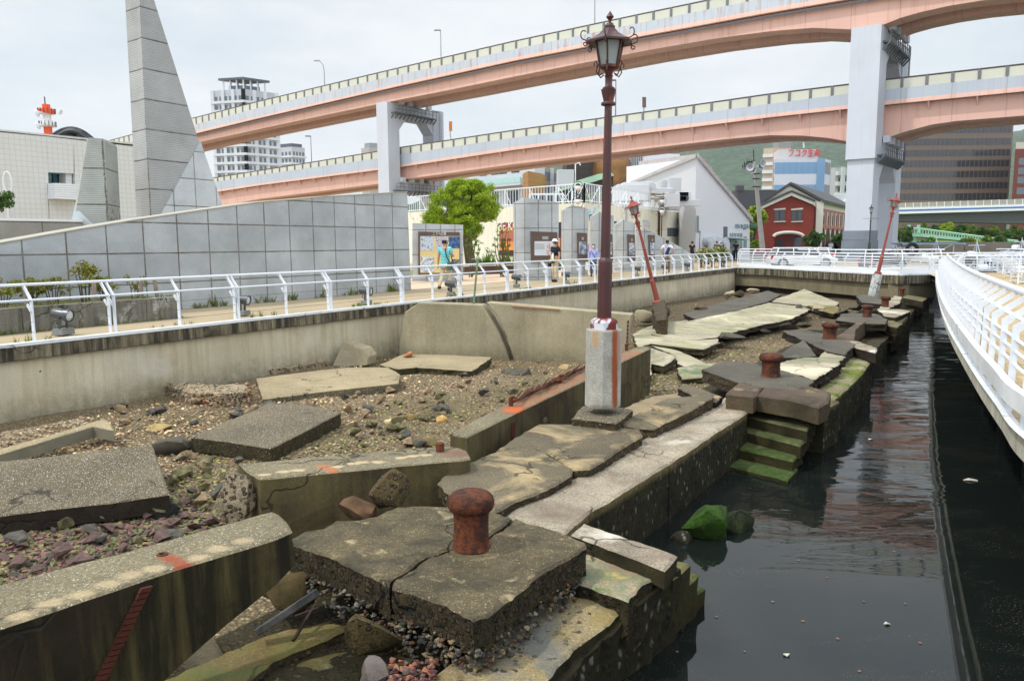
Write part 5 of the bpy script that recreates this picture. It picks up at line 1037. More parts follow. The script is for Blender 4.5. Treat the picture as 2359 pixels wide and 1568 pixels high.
# ================================================================ tiled walls, monument, museum
def granite(name, O, D2, su, sz, z0, c1=c8(166, 170, 172, .8), c2=c8(146, 150, 152, .76), joint=.022, jc=c8(98, 84, 62, .8), ribs=0, shine=.5):
    c1 = tuple(min(.8, v*1.5) for v in c1[:3])+(1,); c2 = tuple(min(.8, v*1.5) for v in c2[:3])+(1,)
    m = Mt(name, .45 if not ribs else .8, 0, .5 if not ribs else .3)
    pos = m.geo(); dt = m.t.nodes.new('ShaderNodeVectorMath'); dt.operation = 'DOT_PRODUCT'; m.put(dt.inputs[0], pos); dt.inputs[1].default_value = (D2[0], D2[1], 0)
    u = m.ma('SUBTRACT', dt.outputs['Value'], O[0]*D2[0]+O[1]*D2[1]-60*su); z = m.ma('SUBTRACT', m.xyz()[2], z0-60*sz)
    col = m.mix(m.rng(m.noise(.9, 5, .6), .35, .65), c1, c2)
    col = m.mix(.35, col, m.ramp(m.noise(45, 3, .8), [(.3, one(.3)), (.7, one(.72))]), 'OVERLAY')
    col = m.mix(m.rng(m.noise(.7, 5, .65, v=m.mapv((1, 1, 2.2))), .52, .7, 0, .35), col, tuple(x*.7 for x in c2[:3])+(1,))
    fu = m.ma('ABSOLUTE', m.ma('SUBTRACT', m.ma('FRACT', m.ma('DIVIDE', u, su)), .5)); fz = m.ma('ABSOLUTE', m.ma('SUBTRACT', m.ma('FRACT', m.ma('DIVIDE', z, sz)), .5))
    wob = m.ma('MULTIPLY', m.noise(9, 4, .7), .02)
    j = m.ma('MAXIMUM', m.rng(m.ma('ADD', fu, wob), .5-joint/su+.01, .5-joint/su*.4+.01), m.rng(m.ma('ADD', fz, wob), .5-joint/sz+.01, .5-joint/sz*.4+.01))
    cu, cz = m.ma('FLOOR', m.ma('DIVIDE', u, su)), m.ma('FLOOR', m.ma('DIVIDE', z, sz))
    wn_ = m.t.nodes.new('ShaderNodeCombineXYZ'); m.put(wn_.inputs[0], cu); m.put(wn_.inputs[1], cz); rr = m.new('TexWhiteNoise', None, {'Vector': wn_.outputs[0]})
    col = m.mix(m.rng(rr, 0, 1, 0, .28), col, tuple(x*.72 for x in c2[:3])+(1,))
    st = m.rng(m.noise(2.2, 4, .6), .3, .7, .45, 1)
    col = m.mix(m.ma('MULTIPLY', j, st), col, jc)
    h = m.ma('SUBTRACT', 0, j)
    if ribs:
        rz = m.ma('SINE', m.ma('MULTIPLY', z, 2*math.pi/ribs)); col = m.mix(m.rng(rz, -1, -.2, .45, 0), col, tuple(x*.45 for x in c2[:3])+(1,)); h = m.ma('ADD', h, m.ma('MULTIPLY', rz, .15))
    m.bump(h, .8, .02); return m.done(col)
WB = P(947, 668, PZ); WDn = PN
def wall_px(px, py): return V(px, py, WB, PD)
M_tilew = granite('granite_tiles', WB, PD, .918, .7255, 2.98)
tw = thing('tiled_wall', 'long rising wall of large grey granite tiles beside the promenade', 'wall', WB)
pts = [wall_px(-330, 612), wall_px(0, 562), wall_px(157, 534), wall_px(312.5, 508), wall_px(470, 485), wall_px(590, 468), wall_px(745, 454.5), wall_px(938, 443)]
base_r = Vector((WB.x, WB.y, PZ)); base_l = Vector((pts[0].x, pts[0].y, PZ))
thk = Vector((-PN.x, -PN.y, 0))*.62
MB().prism([base_l]+pts+[base_r], thk).build('wall_face', M_tilew, tw)
m = MB()
for a, b in zip(pts[:-1], pts[1:]): m.prism([a+Vector((PN.x*.015, PN.y*.015, 0)), b+Vector((PN.x*.015, PN.y*.015, 0)), b+Vector((PN.x*.015, PN.y*.015, .03)), a+Vector((PN.x*.015, PN.y*.015, .03))], thk*1.04)
m.build('coping', plain('pale_coping', c8(176, 172, 158, .85), .8, var=.1), tw)
# planter kerb in front with shrubs
kz = PZ+.48
k0, k1 = V(-330, 800, prom(0, -1.62), PD), V(418, 700, prom(0, -1.62), PD); KA = Vector((k0.x, k0.y, 0)); KB = Vector((k1.x, k1.y, 0))
M_kerb = concrete('planter_concrete', c8(132, 130, 120, .8), c8(104, 100, 90, .75), sc=1.2, grain=.25, streak=.8, streakc=c8(52, 50, 42), patch=[(c8(176, 176, 170, .9), 1.6, .54, .66, .7)], bump=.5)
pk = thing('planter', 'low weathered concrete planter kerb in front of the tiled wall', 'planter', KA.lerp(KB, .5)); L = (KB-KA).length; nb = 7
for i in range(nb):
    a, b = KA.lerp(KB, i/nb), KA.lerp(KB, (i+1)/nb-.002); MB().prism([a+Vector((0, 0, PZ)), a+Vector((0, 0, kz)), a-WDn.to_3d()*.16+Vector((0, 0, kz)), a-WDn.to_3d()*.16+Vector((0, 0, PZ))], b-a).build('kerb_block', M_kerb, pk, bevel=.01)
m = MB(); a, b = KA-WDn.to_3d()*.16, KB-WDn.to_3d()*.16; n_ = -WDn.to_3d()*1.75
m.quad(a+Vector((0, 0, kz-.05)), a+n_+Vector((0, 0, kz-.05)), b+n_+Vector((0, 0, kz-.05)), b+Vector((0, 0, kz-.05)))
m.build('soil', plain('planter_soil', c8(84, 82, 48), .95, var=.4, sc=9, bump=1), pk)
# ---- leaves
def leaf_mat(name, cols, k=1.0, rough=.6):
    m = Mt(name, rough, 0, .25); r = m.geo('Random Per Island'); n = m.noise(1.1, 4, .6)
    col = m.ramp(r, [(i/(len(cols)-1), tuple(x*k for x in c[:3])+(1,)) for i, c in enumerate(cols)])
    col = m.mix(m.rng(n, .35, .65, 0, .45), col, tuple(x*k*1.25 for x in cols[-1][:3])+(1,))
    m.p.inputs['Transmission Weight'].default_value = 0; m.p.inputs['Subsurface Weight'].default_value = 0
    tr = m.t.nodes.new('ShaderNodeBsdfTranslucent'); m.put(tr.inputs[0], col); mx_ = m.t.nodes.new('ShaderNodeMixShader'); mx_.inputs[0].default_value = .35
    out = m.t.nodes['Material Output']; m.t.links.new(m.p.outputs[0], mx_.inputs[1]); m.t.links.new(tr.outputs[0], mx_.inputs[2]); m.t.links.new(mx_.outputs[0], out.inputs[0])
    return m.done(col)
M_leafA = leaf_mat('camphor_leaves', [c8(112, 138, 26), c8(146, 170, 36), c8(176, 198, 56), c8(126, 152, 32)], 1.0)
M_leafB = leaf_mat('dark_green_leaves', [c8(52, 82, 34), c8(78, 108, 42), c8(98, 128, 56), c8(60, 92, 40)], .85)
M_leafC = leaf_mat('mid_green_leaves', [c8(84, 112, 40), c8(110, 138, 50), c8(132, 154, 66), c8(90, 118, 44)], .85)
M_leafD = leaf_mat('azalea_leaves', [c8(94, 108, 34), c8(130, 140, 44), c8(152, 156, 60), c8(120, 96, 50)], .85)
M_weed = leaf_mat('weed_leaves', [c8(96, 122, 44), c8(124, 146, 66), c8(140, 132, 70)], .85)
M_bark = plain('bark', c8(96, 84, 66, .8), .9, var=.35, sc=6, bump=1)
def leaves(mb_pts, n, size, seed, elong=1.6):
    """mb_pts: list of (centre, radii, weight)"""
    rg = np.random.default_rng(seed); V_ = []; W = np.array([w for _, _, w in mb_pts], float); W /= W.sum()
    idx = rg.choice(len(mb_pts), n, p=W); C = np.array([tuple(mb_pts[i][0]) for i in idx]); R = np.array([tuple(mb_pts[i][1]) for i in idx])
    d = rg.normal(size=(n, 3)); d /= np.linalg.norm(d, axis=1)[:, None]; rr = rg.random(n)**.45; c = C+d*R*rr[:, None]
    a = rg.normal(size=(n, 3)); a /= np.linalg.norm(a, axis=1)[:, None]; b = np.cross(a, rg.normal(size=(n, 3))); b /= np.linalg.norm(b, axis=1)[:, None]
    s = size*(.6+.8*rg.random(n))[:, None]; v = np.stack([c-a*s*elong/2, c+b*s/2, c+a*s*elong/2, c-b*s/2], 1).reshape(-1, 3)
    f = np.arange(4*n).reshape(n, 4); return v, f
def clumps(blobs, per, seed, cr_):
    rd = random.Random(seed); out = []
    for (c, r) in blobs:
        for i in range(per):
            d = Vector((rd.gauss(0, 1), rd.gauss(0, 1), rd.gauss(0, 1))).normalized(); k = rd.uniform(.55, 1.0)
            q = rd.uniform(.6, 1.25)*cr_; out.append((Vector((c[0]+d.x*r[0]*k, c[1]+d.y*r[1]*k, c[2]+d.z*r[2]*k)), (q, q, q*.75), q*q))
    return out
def leaf_obj(name, cl, n, size, mat, par, seed, elong=1.6):
    v, f = leaves(cl, n, size, seed, elong); return mk(name, v, f.tolist(), mat, par)
def tree(name, label, base, blobs, per, n, size, mat, trunk_r=.18, seed=1, crad=.6, cat='tree', group=None, limbs=5, elong=1.6):
    t = thing(name, label, cat, base, group); cl = clumps(blobs, per, seed, crad)
    m = MB(); rd = random.Random(seed); top = Vector(blobs[0][0]); b = Vector(base); fork = b.lerp(Vector((top.x, top.y, top.z-blobs[0][1][2]*.6)), .8)
    m.path([b, b.lerp(fork, .5)+Vector((rd.uniform(-.1, .1), 0, 0)), fork], [trunk_r*1.2, trunk_r, trunk_r*.8], 8)
    for i in range(limbs):
        e = cl[rd.randrange(len(cl))][0]; mid = fork.lerp(e, .5)+Vector((rd.uniform(-.2, .2), rd.uniform(-.2, .2), .1)); m.path([fork, mid, e], [trunk_r*.55, trunk_r*.35, trunk_r*.12], 6)
    m.build('trunk', M_bark, t, smooth=60); leaf_obj('crown', cl, n, size, mat, t, seed, elong); return t
def shrub(name, label, base, w, d, h, n, size, mat, seed, group=None, stems=6, cat='shrub'):
    t = thing(name, label, cat, base, group); b = Vector(base); rd = random.Random(seed); cl = []; m = MB()
    for i in range(stems*3):
        e = b+Vector((rd.uniform(-w/2, w/2), rd.uniform(-d/2, d/2), h*rd.uniform(.45, 1)*(1 if i % 4 else 1.1))); cl.append((e, (h*.17, h*.17, h*.12), 1))
        if i % 3 == 0: m.path([b+Vector(((e.x-b.x)*.4, (e.y-b.y)*.4, 0)), b.lerp(e, .6), e], [.012*h/.5, .01*h/.5, .005], 4)
    m.build('stem', M_bark, t); leaf_obj('foliage', cl, n, size, mat, t, seed, 2.2); return t
for i, (px, w, l) in enumerate([(8, .5, 'azalea bush at the left edge in front of the tiled wall'), (75, .35, 'small azalea bush left of the widest azalea'), (122, .8, 'widest azalea bush in the planter'), (197, .35, 'tallest azalea bush beside the wooden stake'), (245, .5, 'azalea bush right of the wooden stake'), (312, .5, 'sparse reddish azalea at the planter end')]):
    c = V(px, 690, prom(0, -2.3), PD); shrub('azalea', l, (c.x, c.y, kz-.06), w, .35, .52 if i != 3 else .75, 420 if i < 5 else 170, .035, M_leafD, 400+i)
rdw = random.Random(77)
def stake(px, top, bot, l, lean=0):
    c = V(px, bot, prom(0, -1.95), PD); b = Vector((c.x, c.y, kz-.1)); tp = V(px+lean, top, prom(0, -1.95), PD); m = MB(); m.tube(b, tp, .045, n=8)
    one_mesh('wooden_stake', l, 'stake', m, plain('weathered_wood', c8(150, 138, 124, .8), .85, var=.25, sc=8))
stake(60, 648, 700, 'grey wooden stake at the left of the planter', -4); stake(218, 646, 690, 'grey wooden stake beside the tallest azalea', -2); stake(325, 648, 680, 'thin grey stake behind the sparse azalea', 0); stake(363, 640, 680, 'leaning grey stake at the right end of the planter', -8)
# low weeds along the promenade edge and wall foot (uncountable)
def weeds(name, label, fn, n, h, mat, seed):
    rd = random.Random(seed); m = MB()
    for i in range(n):
        c, q = fn(rd); k = h*q*rd.uniform(.5, 1.2)
        for j in range(rd.randint(4, 9)):
            a = rd.uniform(0, 6.28); e = Vector((math.cos(a)*k*.45, math.sin(a)*k*.45, k*rd.uniform(.5, 1))); w_ = Vector((-math.sin(a), math.cos(a), 0))*k*.06; s = Vector((rd.uniform(-.03, .03), rd.uniform(-.03, .03), 0)); m.add([c+s-w_, c+s+w_, c+s+e*.6+w_*.8, c+s+e, c+s+e*.6-w_*.8], [(0, 1, 2, 3, 4)])
    return tag(m.build(name, mat), label, 'weeds', None, 'stuff')
weeds('weeds', 'small weed tufts growing along the white edge strip', lambda rd: (prom(rd.choice([.4, 3.2, 3.3, 5.5, 8.6, 8.8, 9.3, 13.2, 17.5, 21, 24, 27.2])+rd.gauss(0, .25), -.2+rd.uniform(-.1, .08), PZ+.0), 1), 60, .16, M_weed, 1)
weeds('weeds', 'weed tufts at the foot of the tiled wall', lambda rd: ((lambda c: Vector((c.x+PN.x*.05, c.y+PN.y*.05, PZ)))(WB+Vector((PD.x, PD.y, 0))*-(rd.choice([.8, 1.2, 3, 4.3, 5.6, 6.5, 8.3, 8.6])+rd.gauss(0, .15))), rd.choice([.6, 1, 1.7])), 46, .22, M_weed, 2)
weeds('weeds', 'weeds along the planter soil and kerb foot', lambda rd: ((lambda t, s: KA.lerp(KB, t)-WDn.to_3d()*(.3 if s else -.05)+Vector((0, 0, kz-.05 if s else PZ)))(rd.uniform(.3, 1), rd.random() < .7), .8), 150, .16, M_weed, 3)
# information board slab at the wall end
M_stone = granite('board_stone', P(950, 649, PZ), (1, 0), .62, 1.05, PZ+.35)
YB_ = P(955, 649, PZ).y
def facade(px, py, A_, rz): return V(px, py, A_, (math.cos(rz), math.sin(rz)))
def board(name, label, px0, px1, ytop, ybot, Y, rz=0., thick=.5, peak=None, side=None, slope=None):
    """upright stone slab; px0..px1 front face"""
    A_ = Q(px0, ybot, Y); D2 = (math.cos(rz), math.sin(rz)); f = lambda x, y: V(x, y, A_, D2)
    t = thing(name, label, 'display slab', A_); n = Vector((-D2[1], D2[0], 0))
    pts = [Vector((*f(px0, ybot).xy, PZ)), f(px0, ytop[0])]+([f(*peak)] if peak else [])+([f(*q) for q in slope] if slope else [f(px1, ytop[1])])+[Vector((*f(px1, ybot).xy, PZ))]
    mt = granite(name+'_tiles', A_, D2, .62, 1.05, PZ+.1); MB().prism(pts, n*thick).build('stone', mt, t); return t, f, n
t, f, n = board('information_wall', 'low granite wall at the promenade with a brown photo board', 950, 1067, (514, 518), 647, YB_, .10, .7)
M_bfr = plain('brown_frame', c8(96, 78, 70, .9), .5)
def panel(t, f, n, quad, frame, d0=.05):
    MB().prism([f(*q)-n*(d0) for q in quad], n*d0*.96).build('frame', frame, t)
def card(t, f, n, x0, y0, x1, y1, mat, nm='photo', d=.056):
    MB().prism([f(x0, y1)-n*d, f(x0, y0)-n*d, f(x1, y0)-n*d, f(x1, y1)-n*d], n*.02).build(nm, mat, t)
panel(t, f, n, [(963.5, 632), (963.5, 533.5), (1058.5, 535), (1061, 629)], M_bfr, .1)
card(t, f, n, 968, 544, 1058, 628, plain('beige_sheet', c8(222, 200, 140, .85), .6, var=.05), 'backing_sheet', .108)
def photo_mat(name, top, mid, bot, sc=8, seed=0):
    m = Mt(name, .4); n_ = m.noise(sc, 5, .7, v=m.mapv((1, 1, 1), (seed, 0, 0))); col = m.ramp(n_, [(.34, bot), (.47, mid), (.62, top)]); return m.done(col)
for i, (x0, y0, x1, y1, cs) in enumerate([(968.5, 544, 999, 577, (c8(90, 132, 178), c8(196, 204, 210), c8(70, 86, 104))), (1004, 544, 1030, 574, (c8(130, 128, 150), c8(196, 194, 196), c8(96, 90, 92))), (1033, 545, 1058, 572, (c8(74, 116, 172), c8(56, 82, 122), c8(36, 48, 70))), (969, 591, 1000, 626, (c8(206, 212, 218), c8(170, 180, 188), c8(48, 52, 50))), (1040, 597, 1059, 627, (c8(150, 144, 142), c8(96, 88, 88), c8(50, 46, 46)))]):
    card(t, f, n, x0, y0, x1, y1, photo_mat('board_photo_%d' % i, *cs, sc=7+i, seed=i), 'photo', .115)
def text_obj(s, size, mat, par, loc, right, up, name='lettering', depth=.01, width=None):
    cu = bpy.data.curves.new(name, 'FONT'); cu.body = s; cu.size = size; cu.extrude = depth; cu.align_x = 'CENTER'; cu.align_y = 'CENTER'
    o = bpy.data.objects.new(name+'_src', cu); COL.objects.link(o); dg = bpy.context.evaluated_depsgraph_get(); me = bpy.data.meshes.new_from_object(o.evaluated_get(dg)); COL.objects.unlink(o); bpy.data.objects.remove(o)
    if width:
        xs = [v.co.x for v in me.vertices]; k = width/max(1e-6, max(xs)-min(xs))
        for v in me.vertices: v.co.x *= k
    me.materials.clear(); me.materials.append(mat); right = Vector(right).normalized(); up = Vector(up).normalized(); nr = right.cross(up); M = Matrix((right, up, nr)).transposed()
    for v in me.vertices: v.co = M @ v.co
    r = bpy.data.objects.new(name, me); COL.objects.link(r); r.parent = par; r.location = Vector(loc)-org_of(par); return r
M_lw = plain('white_lettering', c8(225, 222, 215), .5)
rt = Vector((math.cos(.1), math.sin(.1), 0))
text_obj('こうべの港', .16, M_lw, t, f(1012, 539)-n*.12, rt, (0, 0, 1), width=.55)
# five grey display slabs
def disp(label, pc, pr, pl, ytl, ypk, ytr, ybc, Y, pan, slope=None, cols=None):
    """pc: front-left corner column px, pl: left side face outer px, pr: right end"""
    A_ = Q(pc, ybc, Y); rz = .16; D2 = (math.cos(rz), math.sin(rz)); f = lambda x, y: V(x, y, A_, D2); n = Vector((-D2[1], D2[0], 0))
    t = thing('display_slab', label, 'display slab', A_); lz = math.radians(180-38); L2 = (math.cos(lz), math.sin(lz)); g_ = lambda x, y: V(x, y, A_, L2)
    c0 = Vector((*A_.xy, PZ)); ctop = f(pc, ypk); l_ = g_(pl, ytl); r_ = f(pr, ytr); mt = granite('display_tiles_%d' % pc, A_, D2, .60, 1.05, PZ+.15)
    lb = Vector((l_.x, l_.y, PZ)); rb = Vector((r_.x, r_.y, PZ)); extra = [f(*q) for q in (slope or [])]
    back = n*.9; topf = [ctop]+extra+[r_]
    front = [c0]+topf+[rb]
    MB().prism(front, n*.55).build('stone', mt, t)
    MB().prism([c0, ctop, l_, lb], n*.5).build('side_stone', granite('display_side_%d' % pc, A_, L2, .5, 1.05, PZ+.15), t)
    panel(t, f, n, pan, M_bfr, .12)
    x0, x1 = pan[0][0], pan[2][0]; yt, yb_ = pan[1][1], pan[0][1]; H = yb_-yt; W_ = x1-x0
    card(t, f, n, x0+W_*.12, yt+H*.32, x1-W_*.06, yt+H*.78, cols[0], 'photo', .128); card(t, f, n, x0+W_*.42, yt+H*.16, x0+W_*.66, yt+H*.26, plain('silver_plate', c8(150, 150, 148), .4), 'title_plate', .128)
    return t, f, n
wp = plain('white_sheet', c8(206, 212, 218, .9), .5, var=.03)
t1, f1, n1_ = disp('broadest grey display slab with a white text board, behind the white cap man', 1209, 1287, 1187, 466, 454.5, 466.5, 646, 33.6, [(1223, 604), (1221.5, 533), (1282, 535), (1286, 602)], cols=[wp])
card(t1, f1, n1_, 1258, 559, 1266, 588, photo_mat('red_sketch', c8(222, 224, 226), c8(190, 150, 140), c8(160, 70, 60), 12), 'photo', .135)
for i in range(7): card(t1, f1, n1_, 1231, 561+i*2.0, 1253, 561.8+i*2.0, plain('grey_print', c8(150, 152, 156), .6), 'text_line', .132)
bw = [photo_mat('grey_photo_%d' % i, c8(200, 206, 214), c8(130, 142, 158), c8(52, 62, 80), 5+i, i) for i in range(4)]
disp('second grey display slab with a blue toned photograph', 1317.5, 1355, 1298.5, 484, 472.5, 480, 636.5, 37.4, [(1330, 600), (1329, 536), (1350.5, 537), (1352, 600)], cols=[bw[0]])
disp('third grey display slab half hidden by the tall lamp', 1379.5, 1413.5, 1364, 499, 488, 497, 632, 40.4, [(1398, 600), (1398, 539), (1409, 540), (1411, 600)], cols=[bw[1]])
disp('fourth grey display slab left of the leaning red lamp', 1435.5, 1463, 1420.5, 517, 506, 515, 627.5, 43.6, [(1446, 600), (1444.5, 540), (1461, 541), (1463, 600)], cols=[bw[2]])
disp('fifth grey display slab sloping down to the right to the ground', 1483, 1600, 1470, 534, 524.5, 588, 624, 45.6, [(1495, 598), (1492.5, 541), (1507, 542), (1507, 597)], slope=[(1540, 553.5)], cols=[bw[3]])
# grey seat wall and lawn kerb behind them
m = MB(); a, b = Q(1065, 617, 40.5), Q(1190, 611, 42.5); m.bar(Vector((a.x, a.y, PZ+.22)), Vector((b.x, b.y, PZ+.22)), .5, .40); one_mesh('low_wall', 'low dark kerb wall with a pale top below the lawn', 'wall', m, plain('kerb_dark', c8(92, 74, 64, .9), .8, var=.2))
m = MB(); m.bar(Vector((a.x, a.y, PZ+.45)), Vector((b.x, b.y, PZ+.45)), .7, .05); one_mesh('timber_bench', 'long pale timber bench top along the lawn kerb', 'bench', m, plain('bench_pale', c8(190, 176, 162, .85), .7))

# ---- monument spires
A_ = Q(349, 520, 27.5)
Ra = lambda x, y: V(x, y, A_, PD)
lz2 = math.radians(180-42); La = lambda x, y: V(x, y, A_, (math.cos(lz2), math.sin(lz2)))
mo = thing('monument', 'tall tapering ribbed stone monument cut by the top edge', 'monument', A_)
M_rib = granite('ribbed_stone_right', A_, PD, 4.2, 1.02, 3.1, c1=c8(166, 168, 168, .76), c2=c8(154, 156, 156, .74), joint=.03, jc=c8(70, 68, 62), ribs=.06)
M_ribL = granite('ribbed_stone_left', A_, (math.cos(lz2), math.sin(lz2)), 9, 1.02, 3.1, c1=c8(166, 168, 168, .76), c2=c8(154, 156, 156, .74), joint=.03, jc=c8(90, 84, 74), ribs=.06)
# corner line px: top 316.5@-60 ... 349@520
cb, ct = Ra(349, 545), Ra(317, -90); rb_, rtp = Ra(528, 545), Ra(326, -90); lb_, lt = La(317.5, 545), La(283.5, -90)
v = [cb, rb_, lb_, rb_+(lb_-cb), ct, rtp, lt, rtp+(lt-ct)]
m = MB(); m.mat(0).add(v, [(0, 1, 5, 4)]); m.mat(1).add(v, [(2, 0, 4, 6)]); m.mat(0).add(v, [(1, 3, 7, 5), (3, 2, 6, 7), (4, 5, 7, 6), (0, 2, 3, 1)])
m.build('ribbed_body', [M_rib, M_ribL], mo)
M_gran = granite('smooth_granite_facet', A_, PD, .92, 1.0, 3.6, c1=c8(178, 184, 188, .82), c2=c8(164, 170, 174, .8))
nn = Vector((PN.x, PN.y, 0))*.05
MB().prism([Ra(460, 326)+nn, Ra(355, 520)+nn, Ra(349, 545)+nn, Ra(528.5, 545)+nn, Ra(511.5, 476)+nn], -nn*2).build('smooth_facet', M_gran, mo)
A2 = Q(250, 530, 25.5); sp = thing('small_monument', 'short blunt ribbed stone monument left of the tall one', 'monument', A2)
s1 = lambda x, y, d=0: V(x, y, A2, (.97, .24))+Vector((-.24, .97, 0))*d
M_rs = granite('ribbed_small', A2, (.97, .24), 7, 1.15, 3.35, c1=c8(160, 164, 160, .76), c2=c8(148, 152, 148, .72), joint=.03, jc=c8(70, 68, 62), ribs=.06)
MB().prism([s1(166, 540), s1(202, 322), s1(206, 317), s1(238, 320), s1(241, 326), s1(252, 540)], Vector((-.24, .97, 0))*1.6).build('ribbed_body', M_rs, sp)
MB().prism([s1(160, 540, .02), s1(199, 323, .02), s1(204, 318, .02), s1(167, 540, .02)], Vector((-.24, .97, 0))*1.2).build('pale_edge', plain('pale_stone_edge', c8(206, 206, 196, .85), .7), sp)
MB().prism([s1(161, 540, -.04), s1(170, 486, -.04), s1(184, 486, -.04), s1(238, 540, -.04)], Vector((-.24, .97, 0))*.08).build('smooth_facet', M_gran, sp)
# low wall behind, far left
A3_ = Q(0, 560, 23.0); lw = thing('low_wall', 'grey tiled low wall with a white cap at the left edge', 'wall', A3_); g_ = lambda x, y: V(x, y, A3_, PD)
MB().prism([Vector((*g_(-200, 600).xy, PZ)), g_(-200, 505), g_(190, 511), Vector((*g_(190, 600).xy, PZ))], thk).build('wall_face', granite('low_wall_tiles', A3_, PD, 1.25, .9, 3.0, c1=c8(140, 138, 132, .78), c2=c8(124, 122, 116, .75)), lw)
MB().prism([g_(-200, 505), g_(-200, 498.5), g_(190, 506), g_(190, 511)], thk*1.1).build('cap', M_white, lw)
tree('pine_branch_tree', 'pine tree reaching in from the left edge of the picture', Q(-60, 560, 29), [(Q(-14, 464, 29), (.7, .5, .35))], 14, 1500, .06, M_leafB, .09, 5, .22, limbs=4)
# museum
AM = Q(0, 300, 40); mu = thing('museum_building', 'large pale museum with a small square tile grid on the left', 'building', AM); gm = lambda x, y: V(x, y, AM, PD)
def tilegrid(name, D2, s, c1, jc, jw=.12, rough=.6, jm=.6):
    m = Mt(name, rough); dt = m.t.nodes.new('ShaderNodeVectorMath'); dt.operation = 'DOT_PRODUCT'; m.put(dt.inputs[0], m.geo()); dt.inputs[1].default_value = (D2[0], D2[1], 0)
    fu = m.ma('ABSOLUTE', m.ma('SUBTRACT', m.ma('FRACT', m.ma('DIVIDE', m.ma('ADD', dt.outputs['Value'], 500), s)), .5)); fz = m.ma('ABSOLUTE', m.ma('SUBTRACT', m.ma('FRACT', m.ma('DIVIDE', m.xyz()[2], s)), .5))
    j = m.rng(m.ma('MAXIMUM', fu, fz), .5-jw, .5-jw*.4); col = m.mix(m.rng(m.noise(.5, 5, .6), .3, .7, 0, .5), c1, tuple(x*.88 for x in c1[:3])+(1,)); return m.done(m.mix(m.ma('MULTIPLY', j, jm), col, jc))
M_mus = tilegrid('museum_tiles', PD, .27, c8(222, 222, 219, .84), c8(160, 160, 156, .8), jm=.25)
mz = -.0
bz = lambda p_: Vector((p_.x, p_.y, PZ))
deep = Vector((-PN.x, -PN.y, 0))*22
# wall split round the recessed window
wx0, wx1, wy0, wy1 = 108, 170, 396.5, 423
MB().prism([bz(gm(-400, 500)), gm(-400, 268), gm(wx0, 314.5), bz(gm(wx0, 500))], deep).build('wall', M_mus, mu)
MB().prism([bz(gm(wx1, 500)), gm(wx1, 321.5), gm(330, 340), bz(gm(330, 500))], deep).build('wall', M_mus, mu)
MB().prism([gm(wx0, wy0), gm(wx0, 314.5), gm(wx1, 321.5), gm(wx1, wy0+3)], deep).build('wall', M_mus, mu)
MB().prism([bz(gm(wx0, 500)), gm(wx0, wy1), gm(wx1, wy1+3), bz(gm(wx1, 500))], deep).build('wall', M_mus, mu)
rec = Vector((-PN.x, -PN.y, 0))*.9
M_teal = Mt('teal_glass', .08, 0, .8).done(c8(40, 130, 138, .8)); M_darkfr = plain('dark_window_frame', c8(36, 44, 48), .4)
wi = MB().prism([gm(wx0, wy1)+rec, gm(wx0, wy0)+rec, gm(156, wy0+2)+rec, gm(156, wy1+2)+rec], rec*.05).build('window', M_teal, mu)
m = MB()
for x in (108.5, 121, 128, 142, 155.5): m.bar(gm(x, wy1)+rec*.97, gm(x, wy0)+rec*.97, .05, .05)
m.build('window_frame', M_darkfr, wi)
MB().prism([gm(156, wy1+4)+rec*.2, gm(156, wy0)+rec*.2, gm(170, wy0+2)+rec*.2, gm(170, wy1+4)+rec*.2], rec).build('recess_wall', M_mus, mu)
m = MB()
for i in range(7):
    y0 = 423+i*5.1; q = -rec*.75; m.prism([gm(110, y0+4.6)+q, gm(110, y0)+q, gm(173, y0+3)+q, gm(173, y0+7.6)+q], rec*.75)
m.build('balcony', M_white, mu)
MB().prism([gm(-400, 268)+Vector((0, 0, .12)), gm(-400, 264)+Vector((0, 0, .12)), gm(330, 336)+Vector((0, 0, .12)), gm(330, 340)+Vector((0, 0, .12))], deep).build('roof_edge', plain('roof_edge', c8(214, 214, 210, .8), .6), mu)
# dark arched roof frames and the red white tower
t = thing('arched_roof', 'dark steel arched roof frame rising over the museum roof', 'roof structure', Q(165, 318, 75)); m = MB()
for (x0, x1, yt, y0, Yd, r) in [(108, 218, 294, 325, 74, .12), (112, 222, 297, 327, 78, .10), (125, 206, 301, 326, 72, .25)]:
    m.path([Q(lerp(x0, x1, i/16), y0-(y0-yt)*math.sin(math.pi*i/16)**.8, Yd) for i in range(17)], r, 6)
for x in (140, 152, 161, 170, 178, 190): m.bar(Q(x, 302, 72), Q(x, 326, 72), .35, .2)
m.bar(Q(130, 306, 72), Q(200, 308, 72), .2, .3); m.bar(Q(165, 303, 72), Q(182, 322, 72), .2, .2); m.build('steel_arch', plain('dark_steel', c8(44, 50, 58), .5), t)
MB().prism([Q(125, 326, 73), Q(140, 305, 73), Q(185, 303, 73), Q(206, 326, 73)], (0, .2, 0)).build('glass', plain('pale_roof_glass', c8(200, 214, 216, .8), .2), t)
T0 = Q(113, 330, 170); s_ = 170/F; t = thing('radio_tower', 'red and white banded radio tower with dish antennas', 'tower', T0); M_or = plain('tower_red', c8(226, 88, 48, .9), .6, var=.05); M_tw = plain('tower_white', c8(226, 228, 230, .9), .6, var=.03)
zy = lambda y: Q(113, y, 170).z
m = MB(); m.lathe([(9*s_, zy(335)), (8.6*s_, zy(292))], 20, (T0.x, T0.y, 0)); m.lathe([(8.3*s_, zy(262)), (8.2*s_, zy(241))], 20, (T0.x, T0.y, 0)); m.lathe([(16*s_, zy(262)), (17*s_, zy(258)), (17*s_, zy(252)), (9*s_, zy(252))], 20, (T0.x, T0.y, 0)); m.build('red_band', M_or, t, smooth=40)
